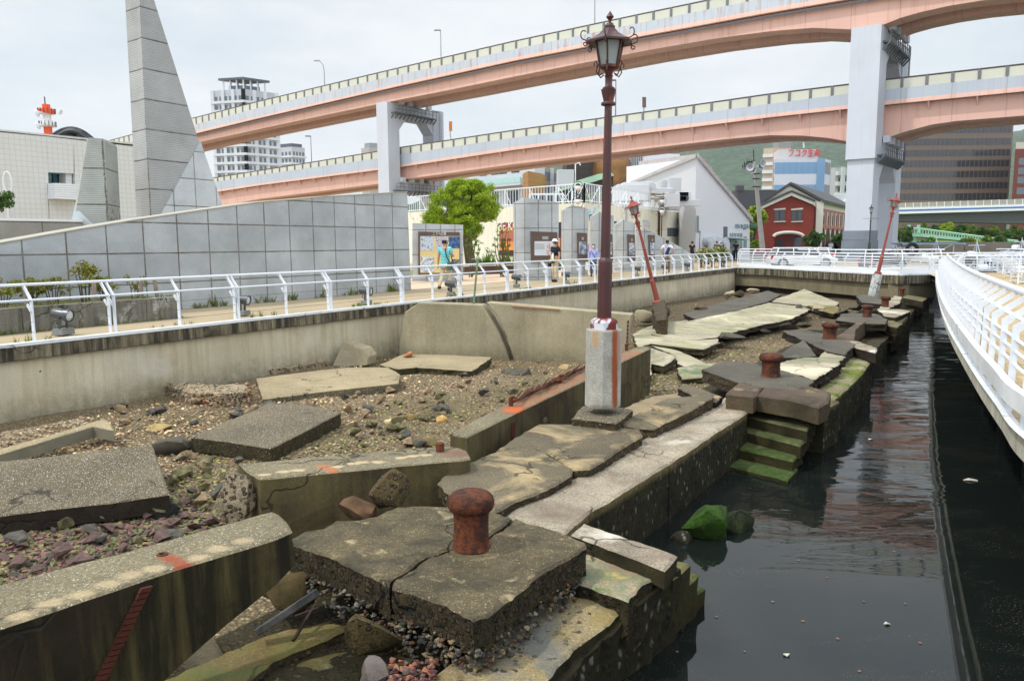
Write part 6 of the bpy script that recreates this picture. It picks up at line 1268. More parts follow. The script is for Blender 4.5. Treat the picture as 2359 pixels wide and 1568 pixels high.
m = MB(); m.lathe([(8.6*s_, zy(292)), (8.3*s_, zy(262))], 20, (T0.x, T0.y, 0)); m.lathe([(14*s_, zy(292)), (16.5*s_, zy(289)), (16.5*s_, zy(284)), (9*s_, zy(283))], 20, (T0.x, T0.y, 0)); m.build('white_band', M_tw, t, smooth=40)
m = MB(); m.tube((T0.x-s_*2, T0.y, zy(241)), (T0.x-s_*2, T0.y, zy(223)), .12); m.build('antenna', M_darkfr, t)
m = MB(); rn = 14
for yy_, R_ in ((262, 17.5), (292, 17)):
    for k in range(rn): a = 2*math.pi*k/rn; m.tube((T0.x+R_*s_*math.cos(a), T0.y+R_*s_*math.sin(a), zy(yy_)), (T0.x+R_*s_*math.cos(a), T0.y+R_*s_*math.sin(a), zy(yy_-12)), .07, n=4)
m.build('gallery_rail', M_darkfr, t)
for (x, y, r, sg) in [(90, 259, 9, -1), (137, 258, 6, 1), (92, 288, 8.5, -1)]:
    m = MB(); c = Q(x, y, 168); m.lathe([(.3*r*s_, 0), (r*s_, -r*.5*s_*1.), (r*.96*s_, -r*.6*s_), (.1, -.2*r*s_)], 18, c, Matrix.Rotation(-sg*math.radians(75), 3, 'Y')); m.tube(c, c+Vector((-sg*12*s_, 2, 0)), .2); m.build('dish', M_tw, t, smooth=50)

# ================================================================ buildings
def bgmat(name, c, rough=.7, var=.08, sc=.08): return plain(name, c, rough, var=var, sc=sc)
M_glassd = Mt('dark_window_glass', .12, 0, .6).done(c8(44, 50, 58)); M_glassb = Mt('blue_window_glass', .12, 0, .7).done(c8(120, 158, 196, .85)); M_glassg = Mt('grey_window_glass', .15, 0, .6).done(c8(92, 104, 116, .8))
def win_grid(par, O, D2, out, xs, zs, w, h, mat, cap=100, name='window', th=.12, proud=.03):
    """windows on an upright face; O lower left corner, D2 along it, out outward normal"""
    base = org_of(par); M = Matrix((Vector((D2[0], D2[1], 0)), Vector((out[0], out[1], 0)), Vector((0, 0, 1)))).transposed(); me = None; rest = MB(); k = 0
    for z in zs:
        for x in xs:
            c = Vector((O[0]+D2[0]*x+out[0]*(proud-th/2), O[1]+D2[1]*x+out[1]*(proud-th/2), z))
            if k < cap:
                if me is None:
                    mb_ = MB().box((0, 0, 0), (w, th, h), M=M); o = mk(name, mb_.v, mb_.f, mat, par, org=(0, 0, 0)); me = o.data; o.location = c-base
                else:
                    o = bpy.data.objects.new(name, me); COL.objects.link(o); o.parent = par; o.location = c-base
            else: rest.box(c, (w, th, h), M=M)
            k += 1
    if rest.f: tag(rest.build(name, mat, par), kind='stuff')
def prism_z(fp, z0, z1): return [Vector((x, y, z0)) for x, y in fp], Vector((0, 0, z1-z0))
def solid(par, nm, fp, z0, z1, mat, bevel=0):
    p_, o_ = prism_z(fp, z0, z1); return MB().prism(p_, o_).build(nm, mat, par, bevel=bevel)
def corner_building(name, label, pxl, pxc, pxr, Yc, rzr, rzl, ytop, z0, mat, cat='building'):
    """upright block seen corner-on; returns thing, footprint and top height"""
    C_ = Q(pxc, ytop, Yc); zt = C_.z; R_ = V(pxr, ytop, C_, (math.cos(rzr), math.sin(rzr))); L_ = V(pxl, ytop, C_, (math.cos(rzl), math.sin(rzl)))
    t = thing(name, label, cat, (C_.x, C_.y, z0)); fp = [C_.xy, R_.xy, (R_+L_-C_).xy, L_.xy]; solid(t, 'wall', fp, z0, zt, mat); return t, C_, R_, L_, zt
def spread(n, a, b): return [a+(b-a)*(i+.5)/n for i in range(n)]
def face_windows(t, A_, B_, nx, zs, fw, h, mat, cap=100, inset=.03):
    d = (B_-A_).to_2d(); L = d.length; d.normalize(); out = Vector((d.y, -d.x))
    if out.dot(A_.to_2d()) > 0: out = -out
    win_grid(t, A_, d, out, spread(nx, L*inset, L*(1-inset)), zs, L*(1-2*inset)/nx*fw, h, mat, cap)
def face_strips(t, A_, B_, zs, h, mat, nm='band', proud=.35, over=.0):
    d = (B_-A_).to_2d(); L = d.length; d.normalize(); out = Vector((d.y, -d.x))
    if out.dot(A_.to_2d()) > 0: out = -out
    for z in zs:
        m = MB(); m.prism([Vector((*(A_.to_2d()-d*over+out*.02), z)), Vector((*(A_.to_2d()-d*over+out*proud), z)), Vector((*(A_.to_2d()-d*over+out*proud), z+h)), Vector((*(A_.to_2d()-d*over+out*.02), z+h))], Vector((d.x, d.y, 0))*(L+2*over)); m.build(nm, mat, t)
M_hr = bgmat('highrise_wall', c8(186, 192, 200, .78)); M_hrb = bgmat('highrise_balcony', c8(206, 212, 218, .85)); M_hrd = bgmat('highrise_shade', c8(120, 128, 140, .7)); M_roofd = bgmat('dark_roof', c8(84, 92, 104, .8))
t, C_, R_, L_, zt = corner_building('highrise_tower', 'tall apartment tower with a floating square roof behind the upper expressway', 489, 560, 636, 330, .75, math.pi-.25, 205, PZ, M_hr)
zs = [zt-3.6-k*3.55 for k in range(17)]
face_windows(t, C_, L_, 6, zs, .62, 2.1, M_glassg, 60); face_windows(t, C_, R_, 6, zs, .6, 2.1, M_glassg, 40)
face_strips(t, C_, L_, [z-1.9 for z in zs], 1.0, M_hrb, 'balcony', .9, .5); face_strips(t, C_, R_, [z-1.9 for z in zs], 1.0, M_hrb, 'balcony', .9, .5)
for A_, B_ in ((C_, L_), (C_, R_)):
    for k in (.0, .33, .66, 1.0): p = A_.lerp(B_, k); MB().bar(Vector((p.x, p.y, PZ)), Vector((p.x, p.y, zt)), 1.3, 1.3).build('pillar', M_hrb, t)
cen = (R_+L_)/2; 
m = MB(); hw = [Q(508, 181, 312), Q(575, 176, 318), Q(613, 190, 345), Q(560, 190, 352)]
M_slab = M_roofd; zr = hw[0].z
fp = [Vector((cen.x+(p.x-cen.x)*1.12, cen.y+(p.y-cen.y)*1.12)) for p in (C_, R_, R_+L_-C_, L_)]; fp = [cen.to_2d()+(p-cen.to_2d())*.72 for p in fp]
solid(t, 'roof', fp, zt+4.2, zt+5.1, M_slab); fp2 = [cen.to_2d()+(p-cen.to_2d())*.6 for p in fp]; solid(t, 'penthouse', fp2, zt, zt+2.2, M_hrd)
for i in range(4):
    for k in (0, .33, .66): p = fp[i].lerp(fp[(i+1) % 4], k); q = cen.to_2d()+(p-cen.to_2d())*.8; MB().bar((q.x, q.y, zt), (q.x, q.y, zt+4.2), .5, .5).build('roof_post', M_hrb, t)
t, C_, R_, L_, zt = corner_building('highrise_tower', 'smaller distant apartment tower right of the tall one', 637, 672, 702, 480, .8, math.pi-.5, 338, PZ, M_hr)
zs = [zt-4-k*4.2 for k in range(9)]; face_windows(t, C_, L_, 4, zs, .6, 2.4, M_glassg, 40); face_windows(t, C_, R_, 4, zs, .6, 2.4, M_glassg, 40); face_strips(t, C_, L_, [z-2.2 for z in zs], 1.0, M_hrb, 'balcony', 1, .6); face_strips(t, C_, R_, [z-2.2 for z in zs], 1.0, M_hrb, 'balcony', 1, .6); cen = (R_+L_)/2
solid(t, 'roof', [cen.to_2d()+(p.to_2d()-cen.to_2d())*.8 for p in (C_, R_, R_+L_-C_, L_)], zt, zt+2.2, M_roofd)
t, C_, R_, L_, zt = corner_building('office_block', 'small office block with green glass above the lower expressway', 832, 850, 872, 420, .5, math.pi-.6, 340, PZ, bgmat('beige_office', c8(176, 172, 166, .8)))
face_windows(t, C_, R_, 2, [zt-4, zt-9], .8, 3.6, bgmat('green_glass', c8(92, 150, 152, .8))); solid(t, 'roof_house', [C_.lerp(R_, .1).xy, C_.lerp(R_, .9).xy, (C_.lerp(R_, .9)+(L_-C_)*.7).xy, (C_.lerp(R_, .1)+(L_-C_)*.7).xy], zt, zt+2.5, bgmat('grey_house', c8(150, 156, 164, .8)))

# ---- pale hotel like building behind the tree
M_pw = bgmat('pale_wall', c8(206, 210, 216, .82)); M_cream = concrete('cream_wall', c8(226, 220, 204, .88), c8(212, 206, 190, .85), sc=.25, grain=.08, streak=.3, streakc=c8(170, 150, 110), bump=.1)
A_, B_ = Q(1010, 394, 185), Q(1232, 388, 162)
t = thing('terrace_building', 'pale building with long glass balconies behind the round tree', 'building', bz(A_)); d = (B_-A_).to_2d().normalized(); out = Vector((d.y, -d.x)); dp = -out*2.5
zt = A_.z; Bx = Vector((B_.x, B_.y))
solid(t, 'wall', [A_.xy, Bx, Bx+dp, A_.to_2d()+dp], PZ, zt+2, M_pw)
Lt = (Bx-A_.to_2d()).length
for z_ in (zt-5.0, zt-12):
    for nm_, h_, mt_, pr_ in (('balcony_floor', .5, M_pw, 2.0), ('glass_railing', 1.2, plain('aqua_glass', c8(176, 214, 212, .85), .2, spec=.6), 2.05)):
        zz = z_ if nm_ == 'balcony_floor' else z_+.5; MB().prism([Vector((*(A_.to_2d()+out*.05), zz)), Vector((*(A_.to_2d()+out*pr_), zz)), Vector((*(A_.to_2d()+out*pr_), zz+h_)), Vector((*(A_.to_2d()+out*(pr_-.12 if 'glass' in nm_ else .05)), zz+h_))], Vector((d.x, d.y, 0))*Lt*.93).build(nm_, mt_, t)
win_grid(t, A_, d, out, [Lt*k for k in (.12, .30, .50, .62, .70, .82)], [zt-.6], 2.4, 3.2, M_glassd); win_grid(t, A_, d, out, [Lt*k for k in (.2, .4, .6, .8)], [zt-7.4], 3.2, 3., M_glassd)
t = thing('orange_screen_block', 'block with an orange brown lattice screen beside the pale terraces', 'building', bz(Q(1217, 440, 150)))
a, b = Q(1217, 394, 150), Q(1250, 396, 156); solid(t, 'wall', [a.xy, b.xy, (b.x+1, b.y+6), (a.x-1, a.y+6)], PZ, a.z, tilegrid('orange_lattice', (b-a).to_2d().normalized(), 1.0, c8(176, 128, 74, .85), c8(130, 92, 52), .1))
t = thing('apartment_block', 'grey and beige apartment block beside the dark tower', 'building', bz(Q(1277, 440, 190))); a, b = Q(1249, 385, 185), Q(1312, 387, 195); d = (b-a).to_2d().normalized(); out = Vector((d.y, -d.x)); solid(t, 'wall', [a.xy, b.xy, (b.x, b.y+12), (a.x, a.y+12)], PZ, a.z, bgmat('beige_apartment', c8(184, 172, 154, .8)))
L = (b-a).to_2d().length; win_grid(t, a, d, out, spread(3, 0, L), [a.z-2-k*3.3 for k in range(6)], L/4.3, 2.0, M_glassg)
for k in (.02, .34, .67, .98): p = a.lerp(b, k); MB().bar(Vector((p.x, p.y-.3, PZ)), Vector((p.x, p.y-.3, a.z)), .9, .9).build('pillar', M_pw, t)
# blocks seen under the expressway
M_brd = tilegrid('dark_brown_tiles', (1, 0), 1.2, c8(62, 54, 48, .9), c8(46, 40, 36), .1); M_cop = plain('copper_shell', c8(138, 98, 52, .9), .4, .5, var=.4, sc=.35, spec=.5)
M_verd = plain('verdigris_roof', c8(168, 206, 180, .85), .6, var=.12, sc=.4)
t = thing('dark_tower', 'dark brown tiled block rising under the lower expressway', 'building', bz(Q(1347, 440, 175))); p = [Q(x, 372, 172) for x in (1306, 1394)]; solid(t, 'wall', [p[0].xy, p[1].xy, (p[1].x, p[1].y+15), (p[0].x, p[0].y+15)], PZ, Q(1347, 368, 172).z, M_brd)
t = thing('dark_hall', 'low dark hall with a pale green sloping roof', 'building', bz(Q(1345, 445, 150))); fr = [Q(1277, 448, 150), Q(1345, 420, 150), Q(1374, 405, 150), Q(1414, 402, 150), Q(1415, 450, 150)]
MB().prism([bz(Q(1277, 448, 150)), Q(1277, 446, 150), Q(1356, 424, 150), Q(1413, 404, 150), bz(Q(1415, 450, 150))], (0, 10, 0)).build('wall', M_brd, t)
MB().prism([Q(1268, 446, 149), Q(1330, 416, 149), Q(1378, 401, 149), Q(1407, 396, 149), Q(1415, 404, 149), Q(1345, 426, 149)], (0, 11, 0)).build('roof', M_verd, t)
t = thing('copper_sculpture', 'curved copper plated shell beside the tall lamp shaft', 'sculpture', bz(Q(1432, 440, 165))); m = MB(); c = Q(1430, 440, 168)
c = Q(1410, 440, 172); m.lathe([(3.6, PZ), (3.9, c.z), (4.3, Q(1, 400, 172).z), (3.9, Q(1, 380, 172).z), (3.1, Q(1, 366, 172).z), (.2, Q(1, 358, 172).z)], 22, (c.x, c.y, 0)); m.build('shell', M_cop, t, smooth=60)
t = thing('white_block', 'plain tall white block beside the striped glass strip', 'building', bz(Q(1520, 440, 175))); a, b = Q(1482, 352, 172), Q(1566, 352, 175); solid(t, 'wall', [a.xy, b.xy, (b.x, b.y+16), (a.x, a.y+16)], PZ, a.z, plain('flat_white_wall', c8(230, 232, 240, .9), .6, var=.02))
a2, b2 = Q(1452, 360, 172), Q(1481.5, 360, 172); solid(t, 'glass_wing', [a2.xy, b2.xy, (b2.x, b2.y+16), (a2.x, a2.y+16)], PZ, a2.z, M_glassg)
for k in range(7): p = Q(1454+k*4.4, 360, 171.9); MB().bar(Vector((p.x, p.y, PZ)), Vector((p.x, p.y, p.z)), .13, .13).build('mullion', M_pw, t)

# ---- cream long building with roof railing
Cc = Q(1346, 466.5, 52); ztc = Cc.z; Lc = Q(925, 487, 66.5); Rc = Q(1568, 491, 70)
cb_ = thing('cream_building', 'long cream building with a railed roof terrace behind the display slabs', 'building', bz(Cc))
fp = [Cc.xy, Rc.xy, (Rc.x-8, Rc.y+12), (Lc.x+6, Lc.y+14), Lc.xy]; solid(cb_, 'wall', fp, PZ, ztc, M_cream)
dr = (Rc-Cc).to_2d().normalized(); orr = Vector((dr.y, -dr.x)); dl = (Lc-Cc).to_2d().normalized(); ol = Vector((-dl.y, dl.x))
if orr.y > 0: orr = -orr
if ol.y > 0: ol = -ol
for nm_, A_, B_, ou in (('roof_railing', Cc, Rc, orr), ('roof_railing', Cc, Lc, ol)):
    L = (B_-A_).to_2d().length; m = MB(); n_ = int(L/.28); hh = 1.25
    for i in range(n_+1):
        p = A_.to_2d().lerp(B_.to_2d(), i/n_); big = i % 9 == 0; m.bar((p.x, p.y, ztc), (p.x, p.y, ztc+hh), .09 if big else .035, .09 if big else .035)
        if big: m.bar((p.x, p.y, ztc+hh), (p.x-ou.x*.7, p.y-ou.y*.7, ztc), .05, .05)
    for zz in (.12, hh): m.bar((A_.x, A_.y, ztc+zz), (B_.x, B_.y, ztc+zz), .07, .07)
    m.build(nm_, M_rail, cb_)
def on_face(A_, D2): return lambda x, y: V(x, y, A_, D2)
fr_ = on_face(Cc, dr); fl_ = on_face(Cc, dl)
def decal(par, nm, f_, ou, pts, mat, d=.04): 
    q = [f_(*p)+Vector((ou.x, ou.y, 0))*d for p in pts]; return MB().prism(q, Vector((ou.x, ou.y, 0))*-.08).build(nm, mat, par)
for (x0, y0, x1, y1, mt_) in [(1537, 525, 1571, 544, M_glassg), (1560, 503, 1571, 516, M_glassg), (1415, 510, 1420, 537, M_glassd), (1357, 494, 1364, 508, M_glassd), (1481, 508, 1493, 521, M_pw)]:
    w_ = decal(cb_, 'window', fr_, orr, [(x0, y1), (x0, y0), (x1, y0+.5), (x1, y1+.5)], mt_, .05)
    decal(w_, 'window_frame', fr_, orr, [(x0-1, y0), (x0-1, y0-1.2), (x1+1, y0-.8), (x1+1, y0+.3)], M_pw, .08)
for i, x in enumerate((1442, 1516, 1565)): m = MB(); a = fr_(x, 480)+orr.to_3d()*.12; m.tube((a.x, a.y, PZ), (a.x, a.y, ztc-.1), .09); m.build('drain_pipe', M_pw if i != 1 else M_rustd, cb_)
# murals on it
M_pur = plain('mural_purple', c8(148, 74, 94, .85), .6)
dec = decal(cb_, 'poster', fl_, ol, [(1151, 588), (1151, 517), (1187, 515), (1187, 590)], plain('poster_base', c8(196, 112, 96, .85), .6, var=.12, sc=1), .05)
decal(cb_, 'poster_sunset', fl_, ol, [(1151.5, 576), (1151.5, 556), (1187, 556), (1187, 576)], plain('poster_orange', c8(226, 150, 86, .9), .6, var=.2, sc=2), .07)
decal(cb_, 'poster_head', fl_, ol, [(1151, 530), (1151, 514), (1187, 512), (1187, 530)], M_pur, .07)
decal(cb_, 'poster_foot', fl_, ol, [(1151, 588), (1151, 577), (1187, 577), (1187, 590)], plain('poster_dark', c8(66, 54, 56, .9), .6), .07)
rl_ = -dl.to_3d()
text_obj('BE KOBE', .95, plain('poster_white_letter', c8(232, 226, 216), .6), cb_, fl_(1182, 521)+ol.to_3d()*.09, rl_, (0, 0, 1), width=2.9)
text_obj('ON PORT ISLAND', .4, plain('poster_yellow_letter', c8(226, 186, 60), .6), cb_, fl_(1182, 528)+ol.to_3d()*.09, rl_, (0, 0, 1), width=2.9)
text_obj('BE KOBE', 1.5, plain('poster_brown_letter', c8(120, 60, 40), .6), cb_, fl_(1196, 567)+ol.to_3d()*.09, rl_, (0, 0, 1), width=3.4)
decal(cb_, 'poster', fl_, ol, [(1286, 600), (1286, 512), (1300, 511.5), (1300, 602)], plain('poster_black', c8(58, 50, 56), .6), .05)
decal(cb_, 'poster_sunset', fl_, ol, [(1287, 590), (1287, 548), (1292, 548), (1292, 590)], plain('poster_orange2', c8(226, 130, 76), .6), .07)
for (x, y0, y1, w_, c) in [(1357, 482, 497, 3.4, c8(168, 214, 222)), (1370, 476, 492, 3.2, c8(176, 218, 224)), (1357.5, 560, 583, 3.5, c8(196, 150, 190)), (1361, 520, 548, 3, c8(236, 226, 150)), (1465, 560, 600, 2, c8(176, 62, 84)), (1467, 528, 545, 2.5, c8(200, 70, 92)), (1490, 530, 537, 8, c8(226, 160, 176))]:
    pts = [(x+w_*math.cos(a), (y0+y1)/2+(y1-y0)/2*math.sin(a)) for a in [i*2*math.pi/12 for i in range(12)]]
    decal(cb_, 'mural_shape', fr_, orr, pts, plain('mural_%d' % int(x*10+y0), (c[0]*.9, c[1]*.9, c[2]*.9, 1), .7), .05)
# small things on the terrace roof
t = thing('water_tank', 'grey water tank on a white steel stand on the cream roof', 'tank', Q(1394, 438, 62))
cx = Q(1302, 411, 62)
m = MB(); m.box(cx, (1.3, 1.2, 1.25)); m.build('tank_box', bgmat('tank_grey', c8(176, 180, 182, .85)), t, bevel=.03)
m = MB()
for sx in (-.55, .55):
    for sy in (-.5, .5): m.bar((cx.x+sx, cx.y+sy, ztc), (cx.x+sx, cx.y+sy, cx.z-.6), .07, .07)
m.bar((cx.x-.55, cx.y-.5, ztc+.1), (cx.x+.55, cx.y-.5, cx.z-.7), .05, .05); m.bar((cx.x+.55, cx.y-.5, ztc+.1), (cx.x-.55, cx.y-.5, cx.z-.7), .05, .05)
m.path([(cx.x+.8, cx.y, ztc), (cx.x+.8, cx.y, cx.z+1.1), (cx.x+1.1, cx.y, cx.z+1.2), (cx.x+1.2, cx.y, cx.z+1.0)], .05, 6); m.build('stand', M_rail, t)
t = thing('roof_unit', 'white air handling unit behind the terrace railing', 'roof unit', Q(1180, 470, 60)); m = MB(); c = Q(1258, 462, 59); m.box(c, (2.6, 1.2, 1.0)); m.build('case', M_pw, t, bevel=.03)
m = MB(); [m.box(c+Vector((-.9+.6*k, -.62, 0)), (.45, .04, .7)) for k in range(4)]; m.build('grille', M_glassd, t)
shrub('roof_shrub', 'green shrub growing on the cream roof by the tall lamp', Vector((*Q(1370, 466, 55).xy, ztc)), 1.2, .5, .8, 400, .12, M_leafC, 61)

# ---- white sloped building
M_sw = Mt('white_cladding', .5); cl_ = M_sw.mix(M_sw.rng(M_sw.noise(.15, 4, .6), .3, .7), c8(212, 212, 214, .85), c8(204, 204, 206, .82)); M_sw = M_sw.done(cl_); M_sw2 = plain('white_cladding_front', c8(222, 222, 226, .86), .5, var=.03, sc=.2)
AC = Q(1604, 364, 70); dR = Vector((math.cos(.60), math.sin(.60))); dL = Vector((-math.cos(.42), math.sin(.42)))
fR = lambda x, y: V(x, y, AC, dR); fL = lambda x, y: V(x, y, AC, dL)
sb = thing('sloped_building', 'large white building with a steep asymmetric roof and teal sign', 'building', bz(AC)); oR = Vector((dR.y, -dR.x)); oL = Vector((-dL.y, dL.x))
if oR.y > 0: oR = -oR
if oL.y > 0: oL = -oL
MB().prism([bz(AC), AC, fR(1727, 509), bz(fR(1727, 600))], Vector((-oR.x, -oR.y, 0))*9).build('wall', M_sw2, sb)
MB().prism([bz(AC)+Vector((-oL.x, -oL.y, 0))*.03, AC, fL(1414, 439), bz(fL(1414, 600))], Vector((-oL.x, -oL.y, 0))*8).build('wall', M_sw, sb)
pr_ = Vector((oR.x, oR.y, 0))*.25
MB().prism([AC+pr_, AC+pr_+Vector((0, 0, .35)), fR(1730, 508)+pr_+Vector((0, 0, .25)), fR(1730, 512)+pr_], -pr_*30).build('roof_edge', plain('roof_trim', c8(186, 180, 178, .85), .6), sb)
prl = Vector((oL.x, oL.y, 0))*.25
MB().prism([AC+prl, AC+prl+Vector((0, 0, .35)), fL(1412, 437)+prl, fL(1412, 441)+prl], -prl*26).build('roof_edge', plain('roof_trim', c8(186, 180, 178), .6), sb)
lo = thing('lower_wing', 'white windowless wing in front of the sloped building', 'building', bz(Q(1590, 560, 69))); fl2 = [Q(1567, 474, 67.5), Q(1604, 475, 66.0)]
solid(lo, 'wall', [fl2[0].xy, fl2[1].xy, (AC.x-.05, AC.y-.05), fL(1560, 470).xy], PZ, fl2[0].z, M_sw)
M_gg = Mt('green_tint_glass', .1, 0, .7).done(c8(116, 150, 140, .8))
for (x0, y0, x1, y1, mt_, nm_) in [(1605, 497, 1609, 536, M_gg, 'window'), (1666.5, 522, 1675, 577, M_glassg, 'door'), (1681, 537, 1709, 572, M_gg, 'glass_front'), (1713, 545, 1719.5, 570, M_gg, 'window')]:
    decal(sb, nm_, fR, oR, [(x0, y1), (x0, y0), (x1, y0+(x1-x0)*.02), (x1, y1)], mt_, .06)
decal(sb, 'window', lambda x, y: V(x, y, AC, dL), oL, [(1593, 536), (1593, 497), (1603.6, 497), (1603.6, 536)], M_gg, .06)
for k in range(5): decal(sb, 'mullion', fR, oR, [(1682+k*6.5, 572), (1682+k*6.5, 537), (1682.6+k*6.5, 537), (1682.6+k*6.5, 572)], M_pw, .1)
c1_, c2_ = fR(1667, 549), fR(1694, 553); MB().prism([c1_, c2_, c2_+oR.to_3d()*1.6, c1_+oR.to_3d()*1.6], (0, 0, .12)).build('canopy', M_pw, sb)
M_tl = plain('teal_sign', c8(56, 112, 122), .5); rR = Vector((dR.x, dR.y, 0))
text_obj('FISH IN THE FOREST', .55, M_tl, sb, fR(1718, 522)+oR.to_3d()*.1, rR, (0, 0, 1), width=3.2); decal(sb, 'sign_bar', fR, oR, [(1711, 527.5), (1711, 525), (1717, 525.4), (1717, 527.9)], M_tl, .1)
for i, x in enumerate((1625, 1637, 1642, 1660)): m = MB(); p = fR(x, 556+(i % 2)*3); m.tube(p, p+oR.to_3d()*.7, .42, n=12); m.tube(p+oR.to_3d()*.7, p+oR.to_3d()*.7+Vector((0, 0, -.7)), .34, n=12); m.build('vent_hood', M_pw, sb, smooth=40)
# rooftop machinery between the two
mc = thing('rooftop_machinery', 'ducts, pipes and fan units on the roof before the sloped wall', 'roof machinery', Q(1500, 470, 64)); M_duct = bgmat('galvanised_duct', c8(196, 198, 202, .85))
q = lambda x, y, Y=63: Q(x, y, Y)
m = MB(); m.prism([q(1422, 441), q(1426, 428), q(1437, 420), q(1505, 418), q(1512, 425), q(1512, 436), q(1437, 437)], (0, 2.5, 0)); m.box(q(1483, 442, 64), (4.4, 2, .5)); m.box(q(1453, 446, 64), (2.6, 3, 1.3)); m.build('duct', M_duct, mc, bevel=.05)
m = MB(); rd = random.Random(3)
for i in range(9):
    x0 = rd.uniform(1465, 1520); y0 = rd.uniform(444, 462); m.tube(q(x0, y0), q(x0+rd.uniform(10, 32), y0), .10, n=6)
for x in (1468, 1480, 1497, 1510, 1526, 1538): m.tube(q(x, 445), q(x, 466), .08, n=6)
m.path([q(1530, 446), q(1540, 446), q(1541, 450), q(1541, 468)], .18, 7); m.build('pipe', plain('pipe_silver', c8(170, 166, 156), .35, .7), mc)
m = MB(); m.box(q(1551, 447, 65), (1.0, 1.4, 2.6)); m.box(q(1541, 446, 66), (1.6, 1.4, 2.2)); m.build('cabinet', M_duct, mc, bevel=.03)
for i in range(3):
    fu_ = MB().box(q(1568+i*6, 458, 62), (.75, .5, 1.05)).build('fan_unit', M_pw, mc, bevel=.02); MB().lathe([(.24, 0), (.24, .03), (.05, .03)], 14, q(1568+i*6, 457, 61.6), Matrix.Rotation(math.pi/2, 3, 'X')).build('fan_grille', M_glassd, fu_)
m = MB(); m.box(q(1574, 468, 62), (2.6, .6, .5)); m.box(q(1548, 462, 61), (1.1, .6, 1.0)); m.build('plant_base', M_duct, mc, bevel=.02)

# ---- dark gabled roof, small blocks, pole with speakers
t = thing('dark_warehouse', 'dark grey box building behind the brick house', 'building', bz(Q(1730, 500, 150))); a, b = Q(1699, 438, 150), Q(1790, 436, 150); solid(t, 'wall', [a.xy, b.xy, (b.x, b.y+14), (a.x, a.y+14)], PZ, a.z, bgmat('charcoal_wall', c8(72, 74, 80, .9)))
m = MB(); m.box(Q(1704, 434, 150.5), (1.3, 1.3, 1.0)); m.build('chimney', bgmat('charcoal_wall', c8(72, 74, 80, .9)), t)
t = thing('pink_block', 'small pale pink block left of the dark building', 'building', bz(Q(1690, 490, 160))); a, b = Q(1672, 443, 158), Q(1702, 443, 158); solid(t, 'wall', [a.xy, b.xy, (b.x, b.y+9), (a.x, a.y+9)], PZ, a.z, bgmat('pinkish_wall', c8(188, 180, 184, .82)))
pl = thing('utility_pole', 'concrete utility pole carrying four horn speakers and antennas', 'utility pole', bz(Q(1753, 575, 100))); m = MB(); a, b = Q(1757, 578, 100), Q(1737, 372, 100); m.tube(a, b, .36, .2, 12); m.build('pole', plain('pole_concrete', c8(176, 172, 166, .85), .8), pl, smooth=40)
for (x, y, sg) in [(1744, 384, 1), (1731, 386, -1), (1748, 378, 1), (1736, 392, -1)]:
    c = Q(x, y, 99); MB().lathe([(.08, 0), (.14, .3), (.36, .55), (.5, .7), (.42, .68), (.1, .35)], 14, c, Matrix.Rotation(math.radians(90), 3, 'X') @ Matrix.Rotation(sg*.5, 3, 'Y')).build('horn_speaker', M_pw, pl, smooth=50)
m = MB(); m.tube(Q(1737, 374, 100), Q(1735.5, 345, 100), .06)
for (x0, x1, y) in [(1715, 1736, 377), (1722, 1740, 373), (1711, 1725, 384)]: m.tube(Q(x0, y, 100), Q(x1, y-2, 100), .06); [m.tube(Q(x0+i*5, y-6, 100), Q(x0+i*5, y+6, 100), .04) for i in range(4)]
for y in (400, 412, 430): m.tube(Q(1734, y, 99.5), Q(1752, y, 99.5), .08)
m.build('antenna', M_darkfr, pl)

# ---- brick building
Cb = Q(1887.5, 464, 112); dF = Vector((-1, .10)).normalized(); dS = Vector((math.cos(1.02), math.sin(1.02)))
fF = lambda x, y: V(x, y, Cb, dF); fS = lambda x, y: V(x, y, Cb, dS); oF = Vector((-.10, -1)).normalized(); oS = Vector((dS.y, -dS.x))
def brickmat(name, D2, c1, c2, mo_):
    m = Mt(name, .85); dt = m.t.nodes.new('ShaderNodeVectorMath'); dt.operation = 'DOT_PRODUCT'; m.put(dt.inputs[0], m.geo()); dt.inputs[1].default_value = (D2[0], D2[1], 0); cx_ = m.t.nodes.new('ShaderNodeCombineXYZ'); m.put(cx_.inputs[0], dt.outputs['Value']); m.put(cx_.inputs[1], m.xyz()[2])
    br_ = m.new('TexBrick', None, {'Vector': cx_.outputs[0], 'Scale': 1.0, 'Mortar Size': .018, 'Brick Width': .42, 'Row Height': .14, 'Color1': c1, 'Color2': c2, 'Mortar': mo_}); return m.done(m.mix(m.rng(m.noise(.3, 4, .6), .3, .7, 0, .25), br_, tuple(x*.7 for x in c1[:3])+(1,)))
M_brick = brickmat('red_brick', dF, c8(146, 54, 42, .9), c8(126, 44, 36, .9), c8(120, 70, 58)); M_brickS = brickmat('pale_red_brick', dS, c8(176, 104, 100, .9), c8(160, 92, 90, .9), c8(176, 140, 134))
M_trim = plain('cream_trim', c8(222, 216, 202, .88), .7, var=.05); M_roof = plain('slate_roof', c8(76, 78, 80, .9), .7, var=.15, sc=1)
bb = thing('brick_house', 'red brick house with a stepped cream gable and arched side arcade', 'building', bz(Cb))
gl = fF(1752, 472); apx = fF(1819, 427.5); Rs = fS(1964, 480)
MB().prism([bz(Cb), Cb, apx, gl, bz(gl)], -oF.to_3d()*.8).build('front_wall', M_brick, bb)
MB().prism([bz(Cb)+oS.to_3d()*0, Cb, Rs, bz(Rs)], -oS.to_3d()*.8).build('side_wall', M_trim, bb)
ap2 = apx+(Rs-Cb); gl2 = gl+(Rs-Cb); up_ = Vector((0, 0, .3)); ovf = oF.to_3d()*.5
